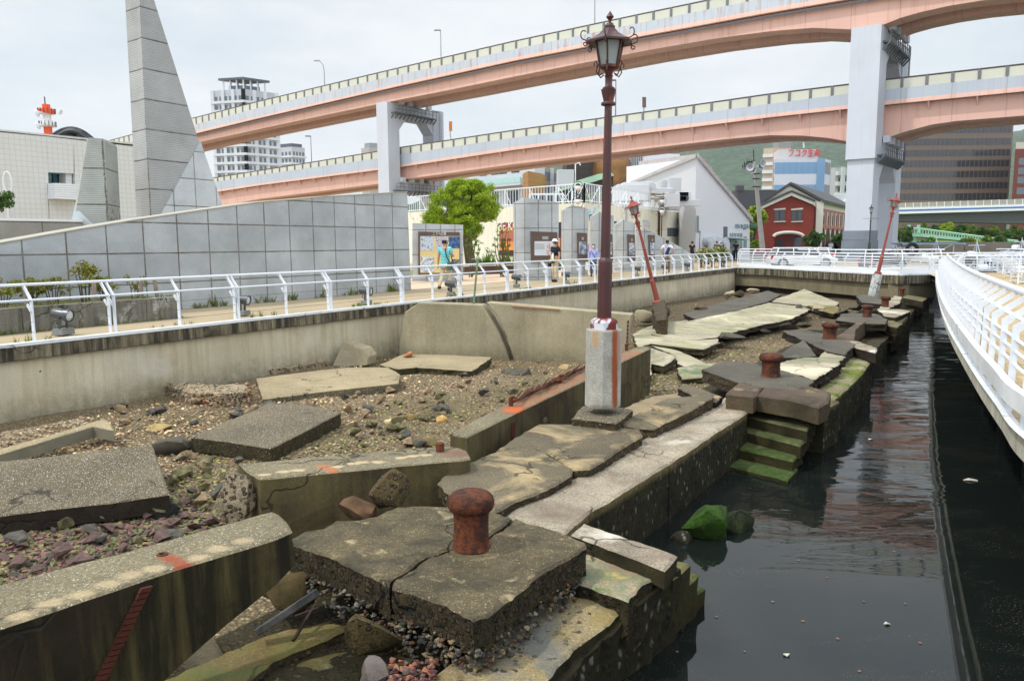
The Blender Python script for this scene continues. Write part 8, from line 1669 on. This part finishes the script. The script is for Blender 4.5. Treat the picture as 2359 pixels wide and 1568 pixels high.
# quay wall behind the boats
qw = thing('harbour_wall', 'dark concrete harbour wall behind the moored boats', 'wall', Vector((70, 92, 0))); M_hw = plain('harbour_wall_concrete', c8(120, 116, 108, .75), .9, var=.25, sc=.3)
MB().box((150, 94, .95), (210, 2.0, 4.2)).build('wall_face', M_hw, qw); MB().box((150, 92.6, .35), (210, .5, 1.5)).build('waterline_timber', plain('wet_timber', c8(40, 40, 36), .9), qw)
mb = MB(); mb.quad((45, 95.2, 3.0), (400, 95.2, 3.0), (400, 165, 3.4), (55, 165, 3.4)); tag(mb.build('embankment', plain('embankment_grass', c8(104, 124, 50), .95, var=.3, sc=.3), org=(90, 95, 3)), kind='structure')
# trees behind
rd = random.Random(99)
TR = [(2072, 556, 513, 16, 100, 'tall dark tree behind the white pier'), (2086, 565, 512, 14, 104, 'dark tree at the footbridge head'), (2146, 570, 545, 9, 97, 'small pointed conifer before the footbridge'), (2125, 574, 553, 12, 97, 'low pine before the footbridge column'), (2130, 535, 514, 9, 132, 'round clipped bush above the footbridge'), (2160, 536, 515, 14, 130, 'bushy tree above the footbridge railing'), (2183, 535, 513, 18, 128, 'yellowish tree above the middle of the footbridge'), (2215, 538, 514, 16, 130, 'green tree below the striped highway'), (2236, 545, 514, 10, 128, 'reddish green tree beside the round one'), (2262, 546, 515, 18, 124, 'spreading tree below the highway girder'), (2290, 548, 516, 16, 124, 'dark tree left of the largest right tree'), (2340, 562, 515, 36, 110, 'largest spreading tree at the right edge'), (2272, 566, 543, 10, 100, 'upright shrub tree before the footbridge ramp'), (2304, 566, 540, 12, 102, 'small pine at the foot of the ramp'), (2225, 566, 550, 14, 99, 'low pine left of the upright shrub tree'), (2248, 568, 552, 12, 99, 'olive bush before the harbour wall'), (2312, 562, 548, 14, 112, 'dense green bush near the ramp end'), (2205, 545, 528, 12, 118, 'dark bush just above the ramp')]
for i, (px, yb_, yt_, hw_, Yd, l) in enumerate(TR):
    base = Q(px, yb_, Yd); s_ = Yd/F; cc_ = Q(px, (yt_+yb_)/2-1, Yd); hh = (yb_-yt_)/2*s_
    tree('harbour_tree', l, (base.x, base.y, base.z-.6), [(cc_, (hw_*s_*.8, hw_*s_*.7, hh*.8)), (cc_+Vector((hw_*s_*.4, 0, -hh*.3)), (hw_*s_*.5, hw_*s_*.5, hh*.5)), (cc_+Vector((-hw_*s_*.4, 0, -hh*.2)), (hw_*s_*.5, hw_*s_*.5, hh*.5))], 9, 1500, .24, [M_leafC, M_leafB, M_leafC, M_leafB][i % 4] if i not in (6, 15) else M_leafA, .14, 500+i, max(.35, hw_*s_*.26), limbs=3)
# hedge bed at the promenade end
for i, (x0, x1, l) in enumerate([(1607, 1632, 'pale flowering shrub at the left of the far hedge bed'), (1632, 1652, 'pale flowering shrub in the middle of the far hedge bed'), (1652, 1674, 'pale flowering shrub beside the bridge railing')]):
    c = Q((x0+x1)/2, 612, 50+i); shrub('flowering_shrub', l, (c.x, c.y, PZ), (x1-x0)*50/F*1.2, .8, 1.15, 900, .09, leaf_mat('flower_leaves_%d' % i, [c8(84, 104, 40), c8(120, 140, 56), c8(214, 206, 150), c8(130, 140, 60)], .8), 600+i)
# main round tree and saplings
b0t = Q(1088, 606, 42)
T_ = lambda x, y, Y=42: Q(x, y, Y)
tree('camphor_tree', 'big round bright green tree behind the information wall', (b0t.x, b0t.y, PZ), [(T_(1065, 455), (1.35, 1.1, 1.0)), (T_(1030, 475), (1.1, .9, .95)), (T_(1100, 455), (1.05, .9, .9)), (T_(1120, 480), (.75, .7, .75)), (T_(1070, 500, 41.4), (.85, .7, .75)), (T_(1005, 505), (.75, .6, .55)), (T_(1085, 525), (.55, .6, .6)), (T_(1060, 432), (.75, .7, .45)), (T_(1095, 432), (.5, .5, .35)), (T_(1040, 515), (.9, .6, .35))], 60, 80000, .048, M_leafA, .26, 9, .25, limbs=14)
def sapling(label, px, ybot, pts, seed):
    b = Q(px, ybot, 37.5); b.z = PZ; t = thing('sapling', label, 'young tree', b); m = MB(); cl = []; rd = random.Random(seed)
    for (x, y) in pts:
        e = Q(x, y, 37.5); mid = b.lerp(e, .55)+Vector((rd.uniform(-.1, .1), 0, 0)); m.path([b+Vector((rd.uniform(-.12, .12), 0, 0)), mid, e], [.03, .02, .008], 5)
        for k in range(5): cl.append((mid.lerp(e, .2+.8*k/4)+Vector((rd.uniform(-.12, .12), rd.uniform(-.1, .1), rd.uniform(-.1, .1))), (.11, .11, .09), 1))
    m.build('stem', M_bark, t); leaf_obj('foliage', cl, 420, .055, M_leafC, t, seed)
sapling('thin sapling beside the trunk of the round tree', 1086, 622, [(1078, 530), (1090, 520), (1100, 534), (1104, 560), (1084, 548), (1096, 545)], 71)
sapling('multi stemmed sapling before the purple poster', 1157, 620, [(1146, 522), (1158, 514), (1168, 528), (1176, 548), (1139, 545), (1152, 535), (1164, 540), (1125, 570)], 72)
weeds('weeds', 'tall green weeds along the cream wall', lambda rd: (Q(rd.choice([1110, 1118, 1125, 1130, 1165, 1172, 1180, 1292])+rd.gauss(0, 3), 600, 47).xy.to_3d()+Vector((0, 0, PZ)), rd.uniform(.6, 1.3)), 90, .9, M_leafC, 8)
# ================================================================ people
M_skin = plain('skin', c8(196, 150, 122, .85), .6, var=.05); M_hair = plain('black_hair', c8(34, 30, 28), .7); M_ghair = plain('grey_hair', c8(110, 108, 106), .7); M_shoe = plain('black_shoe', c8(28, 28, 32), .5); M_mask = plain('white_mask', c8(226, 228, 230, .9), .7)
def skin_mesh(name, pts, edges, mat, par, M, sub=2):
    me = bpy.data.meshes.new(name); me.from_pydata([M @ Vector(p[:3]) for p in pts], edges, []); o = bpy.data.objects.new(name, me); COL.objects.link(o)
    o.modifiers.new('s', 'SKIN'); ss = o.modifiers.new('d', 'SUBSURF'); ss.levels = ss.render_levels = sub
    sc_ = M.to_scale().x
    for i, p in enumerate(pts):
        r = p[3]; r = r if isinstance(r, tuple) else (r, r); o.data.skin_vertices[0].data[i].radius = (r[0]*sc_, r[1]*sc_)
    o.data.skin_vertices[0].data[0].use_root = True
    dg = bpy.context.evaluated_depsgraph_get(); m2 = bpy.data.meshes.new_from_object(o.evaluated_get(dg)); COL.objects.unlink(o); bpy.data.objects.remove(o)
    m2.materials.clear(); m2.materials.append(mat); m2.polygons.foreach_set('use_smooth', [True]*len(m2.polygons)); r = bpy.data.objects.new(name, m2); COL.objects.link(r); r.parent = par; r.location = (0, 0, 0); return r
def person(label, foot, h, face, shirt, trousers, pose, hair=M_hair, head_turn=0, extra=None, bare=True, group=None, bald=False, mask=False, name='person'):
    """face: heading in radians about z (0 looks along +y)"""
    t = thing(name, label, 'person', foot, group); k = h/1.70; M = Matrix.Rotation(face, 4, 'Z') @ Matrix.Scale(k, 4)
    J = dict(pel=(0, 0, .93), sp=(0, 0, 1.12), ch=(0, 0, 1.33), nk=(0, .005, 1.46), hd0=(0, .015, 1.54), hd1=(0, .02, 1.62), hd2=(0, .01, 1.665),
             sl=(-.18, 0, 1.39), sr=(.18, 0, 1.39), el=(-.23, -.02, 1.12), er=(.23, -.02, 1.12), wl=(-.25, .04, .88), wr=(.25, .04, .88), hl=(-.085, 0, .88), hr=(.085, 0, .88), kl=(-.09, .02, .49), kr=(.09, .02, .49), al=(-.09, 0, .08), ar=(.09, 0, .08))
    J.update(pose); g_ = lambda n, r: (*J[n], r)
    names = ['pel', 'sp', 'ch', 'nk', 'hd0', 'hd1', 'hd2', 'sl', 'el', 'wl', 'sr', 'er', 'wr', 'hl', 'kl', 'al', 'hr', 'kr', 'ar']; rad = [(.14, .10), (.125, .09), (.15, .10), .055, (.075, .085), (.078, .092), .06, .06, .042, .028, .06, .042, .028, .085, .055, .035, .085, .055, .035]
    ed = [(0, 1), (1, 2), (2, 3), (3, 4), (4, 5), (5, 6), (2, 7), (7, 8), (8, 9), (2, 10), (10, 11), (11, 12), (0, 13), (13, 14), (14, 15), (0, 16), (16, 17), (17, 18)]; pts = [g_(n, r) for n, r in zip(names, rad)]
    for wn_, en, ix, sx in (('wl', 'el', 9, -1), ('wr', 'er', 12, 1)):       # palms and five fingers each
        w_ = Vector(J[wn_]); d = (w_-Vector(J[en])).normalized(); pm = w_+d*.06; b = len(pts); pts.append((*pm, .032)); ed.append((ix, b))
        for j, (o_, l_) in enumerate(((-.028, .07), (-.01, .08), (.01, .075), (.028, .06))): e = pm+d*l_+Vector((0, o_, 0)); pts.append((*(pm+d*.03+Vector((0, o_, 0))), .010)); pts.append((*e, .008)); ed += [(b, len(pts)-2), (len(pts)-2, len(pts)-1)]
        pts.append((*(w_+d*.06+Vector((-sx*.02, .05, 0))), .010)); ed.append((b, len(pts)-1))
    skin_mesh('body', pts, ed, M_skin, t, M, 2)
    L_ = lambda a, b, q: tuple(Vector(J[a]).lerp(Vector(J[b]), q)); sl_ = .65 if bare else .95
    pts = [(*J['pel'], (.165, .125)), (*J['sp'], (.155, .118)), (*J['ch'], (.172, .125)), (J['nk'][0], J['nk'][1], J['nk'][2]-.03, .075), (*J['sl'], .082), (*L_('sl', 'el', sl_), .066), (*J['sr'], .082), (*L_('sr', 'er', sl_), .066), (J['pel'][0], J['pel'][1], J['pel'][2]-.10, (.175, .135))]; ed = [(0, 1), (1, 2), (2, 3), (2, 4), (4, 5), (2, 6), (6, 7), (0, 8)]
    if not bare: pts += [(*L_('el', 'wl', .9), .045), (*L_('er', 'wr', .9), .045)]; ed += [(5, 9), (7, 10)]
    skin_mesh('shirt', pts, ed, shirt, t, M, 2)
    pts = [(J['pel'][0], J['pel'][1], J['pel'][2]-.0, (.152, .115))]; ed = []
    for a, b_, c in (('hl', 'kl', 'al'), ('hr', 'kr', 'ar')): i = len(pts); pts += [(*J[a][:2], J[a][2]-.03, .098), (*J[b_], .078), (*L_(b_, c, .92), .062)]; ed += [(0, i), (i, i+1), (i+1, i+2)]
    skin_mesh('trousers', pts, ed, trousers, t, M, 2)
    M3 = M.to_3x3(); fo = org_of(t)
    for a, b_ in (('al', 'kl'), ('ar', 'kr')):
        p = Vector(J[a]); m = MB(); m.lathe([(.001, -.07), (.04, -.065), (.05, -.03), (.045, .01), (.03, .03)], 10, (0, 0, 0)); v_ = [Vector((x*.9, y*2.6+.05, z)) for x, y, z in m.v]
        mk('shoe', [fo+M3 @ (p+q) for q in v_], m.f, M_shoe, t, smooth=60)
    R_ = Matrix.Rotation(head_turn, 3, 'Z'); hc = Vector(J['hd1']); m = MB()
    if bald: m.lathe([(.098, -.06), (.104, -.01), (.095, .03), (.07, .05)], 14); hv = [Vector((x*.86, y*1.02-.02, z)) for x, y, z in m.v]
    else: m.lathe([(.09, -.07), (.104, -.02), (.102, .03), (.08, .075), (.04, .1), (.004, .106)], 14); hv = [Vector((x*.88, y*1.0-.022+(.02 if z > .03 else 0), z)) for x, y, z in m.v]
    mk('hair', [fo+M3 @ (hc+R_ @ q) for q in hv], m.f, hair, t, smooth=60)
    m = MB(); m.lathe([(.014, -.02), (.012, .0), (.004, .03)], 6, R_ @ Vector((0, .105, -.02))); [m.lathe([(.004, -.03), (.018, -.01), (.016, .02), (.004, .03)], 6, R_ @ Vector((sx*.09, .01, -.01))) for sx in (-1, 1)]; mk('face', [fo+M3 @ (hc+Vector(q)) for q in m.v], m.f, M_skin, t, smooth=60)
    for sx in (-1, 1): m = MB(); m.lathe([(.001, -.008), (.012, 0), (.001, .008)], 6, R_ @ Vector((sx*.034, .098, .005))); mk('eye', [fo+M3 @ (hc+Vector(q)) for q in m.v], m.f, M_hair, t)
    if mask: m = MB(); m.box((0, 0, 0), (.11, .05, .085), taper=.8); mk('face_mask', [fo+M3 @ (hc+R_ @ (Vector(q)+Vector((0, .095, -.045)))) for q in m.v], m.f, M_mask, t, bevel=.012*k)
    if extra: extra(t, lambda nm, mb_, mt_, sm=40: mk(nm, [fo+M3 @ Vector(q) for q in mb_.v], mb_.f, mt_, t, smooth=sm))
    return t
def striped(name, c1, c2, per):
    m = Mt(name, .8); f = m.rng(m.ma('SINE', m.ma('MULTIPLY', m.xyz()[2], 2*math.pi/per)), -.15, .15); return m.done(m.mix(f, c1, c2))
M_beige = plain('beige_cloth', c8(206, 190, 158, .85), .85, var=.06, sc=6); M_black = plain('black_cloth', c8(26, 30, 40), .8); M_bagm = plain('green_grey_bag', c8(70, 90, 86), .7)
def ex1(t, add):
    m = MB(); m.box((.21, -.03, .83), (.12, .34, .27), taper=.9); add('shoulder_bag', m, M_bagm); m = MB(); m.path([(.20, -.1, .95), (.11, -.145, 1.15), (.06, -.13, 1.36), (.07, -.02, 1.47), (.12, .12, 1.3), (.20, .12, .98)], .016, 5); add('strap', m, M_black)
ft_ = P(1027, 671, PZ); hh = 1.70
person('man in a turquoise striped shirt walking away with a shoulder bag', (ft_.x, ft_.y, PZ), 1.76, -.35, striped('turquoise_stripes', c8(64, 186, 190, .9), c8(150, 214, 222, .9), .052), M_beige, dict(kl=(-.09, -.06, .50), al=(-.09, -.34, .16), kr=(.09, .10, .50), ar=(.09, .06, .08), wl=(-.27, .02, .86), er=(.25, .04, 1.14), wr=(.20, .22, 1.16)), head_turn=-.6, extra=ex1, bald=True, mask=True)
def ex2(t, add):
    m = MB(); m.lathe([(.155, .015), (.16, .02), (.10, .045), (.098, .08), (.08, .12), (.01, .13)], 18, (0, .02, 1.635)); add('hat', m, plain('white_hat', c8(232, 230, 226, .9), .7)); m = MB(); m.box((-.07, .17, .90), (.20, .10, .10), taper=.8); add('waist_pouch', m, plain('lime_pouch', c8(128, 214, 64, .9), .6)); m = MB(); m.prism([(-.10, .20, .93), (.0, .21, .93), (.02, .19, 1.08), (-.03, .16, 1.2), (-.08, .18, 1.12)], (0, -.03, 0)); add('towel', m, M_mask); m = MB(); m.box((.30, .02, .72), (.09, .16, .16)); add('hand_bag', m, M_black)
p_ = P(1279, 650, PZ); person('man in a white cap and black shirt with a lime waist pouch', (p_.x, p_.y, PZ), 1.73, math.pi*.72, M_black, M_beige, dict(kl=(-.09, .05, .49), al=(-.09, .04, .08), ar=(.11, -.08, .08)), head_turn=.25, extra=ex2)
def ex3(t, add):
    m = MB(); m.prism([(.18, .05, .78), (.38, .05, .78), (.42, .05, .45), (.36, .05, .36), (.2, .05, .38), (.16, .05, .5)], (0, .08, 0)); add('white_bag', m, M_mask); m = MB(); m.box((.30, -.04, .68), (.05, .2, .34)); add('dark_bag', m, M_black); m = MB(); m.path([(.12, .12, 1.40), (.02, .14, 1.2), (-.12, .14, .98)], .012, 5); add('strap', m, M_black)
p_ = P(1367, 638, PZ); person('grey haired walker in a lilac shirt and face mask holding a white bag', (p_.x, p_.y, PZ), 1.56, math.pi-.25, plain('lilac_cloth', c8(164, 172, 226, .9), .8, var=.06, sc=6), plain('denim', c8(44, 70, 112), .85, var=.15, sc=8), dict(kr=(.08, .14, .49), ar=(.09, .05, .09), kl=(-.08, -.02, .49), al=(-.09, -.2, .12)), hair=M_ghair, bare=False, mask=True, extra=ex3)
def ex4(t, add):
    m = MB(); m.box((0, 0, 0), (.20, .10, .40), taper=.7); m.v = [tuple(Matrix.Rotation(.35, 3, 'Y') @ Vector(q)+Vector((.02, -.16, 1.14))) for q in m.v]; add('sling_bag', m, plain('navy_bag', c8(44, 46, 66), .7, var=.3, sc=20)); m = MB(); m.path([(-.06, -.14, 1.3), (-.13, -.06, 1.46), (-.15, .08, 1.4)], .014, 5); m.path([(.08, -.15, 1.0), (.17, -.08, .95), (.17, .06, 1.0)], .014, 5); add('strap', m, M_black)
p_ = P(1536, 628, PZ); person('man with hands on his hips wearing a white tee and sling bag', (p_.x, p_.y, PZ), 1.74, -.1, plain('white_tee', c8(206, 216, 240, .9), .8, var=.04), plain('brown_trousers', c8(146, 114, 78, .85), .85), dict(el=(-.36, -.12, 1.17), wl=(-.20, .0, 1.0), er=(.36, -.12, 1.17), wr=(.20, .0, 1.0), al=(-.11, 0, .08), ar=(.13, .12, .08), kr=(.11, .07, .49)), extra=ex4)
for (px, py, Y, hgt, sh, tr, fc, l) in [(1594, 590, 62, 1.7, M_black, M_black, 0, 'distant person in black before the white sloped building'), (1651, 590, 64, 1.7, plain('dark_grey_cloth', c8(62, 64, 72), .8), M_black, 3.0, 'distant person in a dark cap before the vents'), (1661, 590, 66, 1.6, M_black, M_black, 3.1, 'distant long haired person in a mask'), (1695, 588, 72, 1.7, M_black, M_black, 2.8, 'distant person in dark dress by the glass front'), (1688, 588, 73, 1.7, plain('pale_cloth', c8(190, 190, 200), .8), M_black, 3.3, 'distant person in pale clothes by the glass front'), (1913, 592, 80, 1.7, plain('white_tee', c8(206, 216, 240), .8), M_black, 3.1, 'distant person in a white shirt near the brick arcade')]:
    p_ = Q(px, py, Y); person(l, (p_.x, p_.y, PZ), hgt, fc, sh, tr, {}, mask=l.endswith('mask'))

# ================================================================ cars
M_cw = Mt('white_car_paint', .2, 0, .6).done(c8(228, 230, 234, .9)); M_cb = Mt('cream_car_paint', .2, 0, .6).done(c8(214, 212, 196, .88)); M_ck = Mt('black_car_paint', .15, 0, .6).done(c8(40, 42, 46)); M_tyre = plain('tyre', c8(28, 28, 28), .8); M_rim = plain('alloy_rim', c8(176, 178, 182), .3, .7); M_cg = Mt('car_glass', .06, 0, .7).done(c8(36, 40, 44)); M_tail = plain('tail_lamp', c8(176, 30, 34), .3); M_headl = plain('head_lamp', c8(214, 220, 226), .15)
def car(label, c, rz, L, W, H, paint, hood=.20, rear=.04, kind='car'):
    t = thing(kind if kind != 'car' else 'parked_car', label, kind, (0, 0, 0)); bl_ = H*.60; x = lambda f: (f-.5)*L
    prof = [(0, .28), (.0, bl_*.82), (.015, bl_), (1-hood, bl_+.02), (.965, bl_*.84), (1, bl_*.62), (1, .26), (.86, .22), (.14, .22)]
    m = MB(); m.prism([(x(f), -W/2, z) for f, z in prof], (0, W, 0)); m.build('body', paint, t, org=(0, 0, 0), bevel=.07)
    g0 = [(rear, bl_), (rear+.055, H-.10), (rear+.12, H-.02), (.62-hood*.2, H-.01), (.70-hood*.2, H-.06), (1-hood-.02, bl_)]
    m = MB(); n = len(g0); a = [(x(f), -(W/2-.06-.14*(z-bl_)/(H-bl_)), z) for f, z in g0]; b = [(p[0], -p[1], p[2]) for p in a]; m.add(a+b, [tuple(range(n)), tuple(range(2*n-1, n-1, -1))]+[(i, n+i, n+(i+1) % n, (i+1) % n) for i in range(n)]); m.build('greenhouse', M_cg, t, org=(0, 0, 0))
    m = MB(); m.prism([(x(rear+.06), -(W/2-.19), H-.07), (x(.66-hood*.2), -(W/2-.19), H-.06), (x(.66-hood*.2), -(W/2-.19), H+.012), (x(rear+.08), -(W/2-.19), H+.008)], (0, W-.38, 0)); m.build('roof', paint, t, org=(0, 0, 0), bevel=.02)
    for s_ in (-1, 1):
        m = MB(); yb_, yt_ = s_*(W/2-.05), s_*(W/2-.185)
        for (f0, z0, f1, z1) in ((rear+.02, bl_, rear+.07, H-.05), (.33, bl_, .33, H-.02), (.56, bl_, .56, H-.02), (1-hood-.02, bl_, .68-hood*.2, H-.03), (rear+.06, H-.03, .67-hood*.2, H-.03)):
            zf = lambda z: lerp(yb_, yt_, (z-bl_)/(H-bl_)); m.bar((x(f0), zf(z0), z0), (x(f1), zf(z1), z1), .05, .07)
        m.build('pillar', paint, t, org=(0, 0, 0))
        MB().box((x(1)-.12, s_*(W/2-.25), bl_*.72), (.26, .36, .14)).build('headlight', M_headl, t, org=(0, 0, 0), bevel=.03); MB().box((x(0)+.05, s_*(W/2-.13), bl_*.9), (.14, .2, .28)).build('tail_light', M_tail, t, org=(0, 0, 0), bevel=.03); MB().box((x(.69-hood*.2)+.25, s_*(W/2+.09), bl_+.08), (.12, .2, .14)).build('mirror', paint, t, org=(0, 0, 0), bevel=.03)
        for f in (.17, .81):
            w_ = MB().tube((x(f), s_*(W/2-.2), .32), (x(f), s_*(W/2+.012), .32), .32, n=20).build('wheel', M_tyre, t, org=(0, 0, 0), smooth=40); MB().lathe([(.2, 0), (.2, .012), (.05, .02)], 12, (x(f), s_*(W/2+.012), .32), Matrix.Rotation(-s_*math.pi/2, 3, 'X')).build('rim', M_rim, w_, org=(0, 0, 0))
    t.location = c; t.rotation_euler = (0, 0, rz); return t
def place_car(label, px, py, Y, rz, *a, **k): c = Q(px, py, Y); return car(label, (c.x, c.y, PZ+.004), rz, *a, **k)
place_car('white estate car parked behind the bridge railing', 1845, 616, 48, -.07, 3.95, 1.6, 1.27, M_cw)
place_car('white minivan parked behind the estate car', 1868, 602, 57, 2.6, 3.1, 1.3, 1.2, M_cw, hood=.14, kind='minivan')
place_car('cream people carrier passing right of the white pier', 2090, 590, 72, .05, 3.0, 1.3, 1.06, M_cb, hood=.18)
place_car('black car parked behind the far leaning lamp', 2032, 618, 44.5, .3, 2.5, 1.2, .85, M_ck, hood=.22)
place_car('dark grey car in the shade beyond the white pier', 2056, 584, 98, 1.2, 3., 1.3, 1.1, M_ck)

# ================================================================ boats
M_bw = Mt('boat_white', .25, 0, .5).done(c8(226, 230, 234, .9)); M_bb = plain('boat_blue', c8(84, 130, 180, .9), .4); M_bm = plain('boat_metal', c8(170, 176, 182), .4, .4)
def boat(label, c, rz, L, W, hc, mast, cabl=.4, bow_up=.5, cx_=-.05, cat='boat'):
    t = thing('moored_boat', label, cat, (0, 0, 0)); st_ = [(-.5, .8, .8), (-.3, 1, .8), (0, 1, .85), (.25, .85, 1.0), (.42, .45, 1.15), (.5, .05, 1.3)]; vs = []
    for f, w_, z in st_: y = W/2*w_; vs += [(f*L*.94, -y*.7, -.2), (f*L, -y, z*bow_up+.5), (f*L, y, z*bow_up+.5), (f*L*.94, y*.7, -.2)]
    n = len(st_); mk('hull', vs, [(4*i+k, 4*i+(k+1) % 4, 4*i+4+(k+1) % 4, 4*i+4+k) for i in range(n-1) for k in range(4)]+[(3, 2, 1, 0), (4*n-4, 4*n-3, 4*n-2, 4*n-1)], M_bw, t, org=(0, 0, 0))
    z0 = .5+.8*bow_up; cl_ = L*cabl; m = MB(); m.box((cx_*L, 0, z0+hc/2), (cl_, W*.72, hc), taper=.88); cb = m.build('cabin', M_bw, t, org=(0, 0, 0), bevel=.06)
    for s_ in (-1, 1):
        for k in range(3): MB().box((cx_*L+(k-1)*cl_*.29, s_*W*.338, z0+hc*.62), (cl_*.22, .06, hc*.34)).build('window', M_glassd, cb, org=(0, 0, 0))
    for k in (-1, 0, 1): MB().box((cx_*L+cl_*.465, k*W*.2, z0+hc*.64), (.08, W*.17, hc*.34)).build('window', M_glassd, cb, org=(0, 0, 0)); MB().box((cx_*L-cl_*.465, k*W*.2, z0+hc*.64), (.08, W*.17, hc*.34)).build('window', M_glassd, cb, org=(0, 0, 0))
    MB().box((cx_*L, 0, z0+hc+.06), (cl_*1.05, W*.74, .1)).build('cabin_roof', M_bw, t, org=(0, 0, 0), bevel=.03)
    m = MB(); zr = z0+hc+.1; m.tube((cx_*L, 0, zr), (cx_*L, 0, zr+mast), .06, .03); m.tube((cx_*L, -.6, zr+mast*.6), (cx_*L, .6, zr+mast*.6), .03); m.tube((cx_*L-.5, 0, zr), (cx_*L, 0, zr+mast*.8), .03); m.tube((cx_*L+.5, 0, zr), (cx_*L, 0, zr+mast*.8), .03); m.build('mast', M_bm, t, org=(0, 0, 0))
    MB().lathe([(.25, 0), (.3, .08), (.3, .2), (.2, .3)], 12, (cx_*L+cl_*.25, 0, zr)).build('radar_dome', M_bw, t, org=(0, 0, 0), smooth=50)
    m = MB(); pr = [(f*L*.97, s_*W/2*w_*.95, z*bow_up+.5) for s_ in (-1, 1) for f, w_, z in st_]
    for p in pr: m.tube(p, (p[0], p[1], p[2]+.6), .02, n=4)
    for s_ in (0, 1): m.path([(p[0], p[1], p[2]+.6) for p in pr[s_*n:(s_+1)*n]], .022, 5)
    m.build('deck_rail', M_bm, t, org=(0, 0, 0)); t.location = c; t.rotation_euler = (0, 0, rz)
    return t
def place_boat(label, px, Y, *a, **k): c = Q(px, 590, Y); return boat(label, (c.x, c.y, .05), *a, **k)
place_boat('white work boat with a tall lattice mast behind the bridge end', 2145, 58, 1.9, 8, 2.6, .95, 1.6, .42)
place_boat('white boat with a blue mast and open back', 2242, 56, 1.6, 6.5, 2.4, 1.1, 1.2, .36)
place_boat('low white cabin cruiser behind the deck railing', 2165, 46.5, .1, 7.5, 2.3, .55, .4, .5)
place_boat('white passenger boat with a wide glazed cabin behind the seats', 2322, 48, .05, 8.5, 2.8, 1.3, .3, .62, cx_=0)
place_boat('white boat at the right edge with a dark wheelhouse', 2345, 62, 1.5, 8, 2.8, 1.5, .9, .4)
place_boat('small white boat between the passenger boat and the cruiser', 2255, 44.5, .2, 6, 2.1, .5, .5, .4)
t = thing('tarpaulin_frame', 'steel canopy frame over a moored boat beside the cream car', 'boat canopy', Q(2128, 590, 56)); m = MB(); c = Q(2128, 580, 54)
for sx in (-1.6, 1.6):
    for sy in (-.8, .8): m.bar((c.x+sx, c.y+sy, .3), (c.x+sx, c.y+sy, 2.9), .06, .06)
for sy in (-.8, .8): m.bar((c.x-1.9, c.y+sy, 3.0), (c.x+2.4, c.y+sy, 3.0), .08, .08); m.bar((c.x-1.6, c.y+sy, 3.0), (c.x, c.y+sy, 2.2), .05, .05); m.bar((c.x+1.6, c.y+sy, 3.0), (c.x, c.y+sy, 2.2), .05, .05)
m.build('frame', M_bm, t); MB().box((c.x+.2, c.y, 3.06), (4.2, 1.8, .05)).build('canopy', M_bb, t)
tr_ = MB(); tr_.v = []; cc_ = Q(2101, 574, 52); R1_, R2_ = .34, .13
vs = [(cc_.x+(R1_+R2_*math.cos(b))*math.cos(a), cc_.y+R2_*math.sin(b), cc_.z+(R1_+R2_*math.cos(b))*math.sin(a)) for a in [2*math.pi*i/20 for i in range(20)] for b in [2*math.pi*j/8 for j in range(8)]]
tag(mk('tyre_fender', vs, [(i*8+j, ((i+1) % 20)*8+j, ((i+1) % 20)*8+(j+1) % 8, i*8+(j+1) % 8) for i in range(20) for j in range(8)], M_tyre, smooth=60), 'black tyre fender hanging before the cream car', 'tyre')
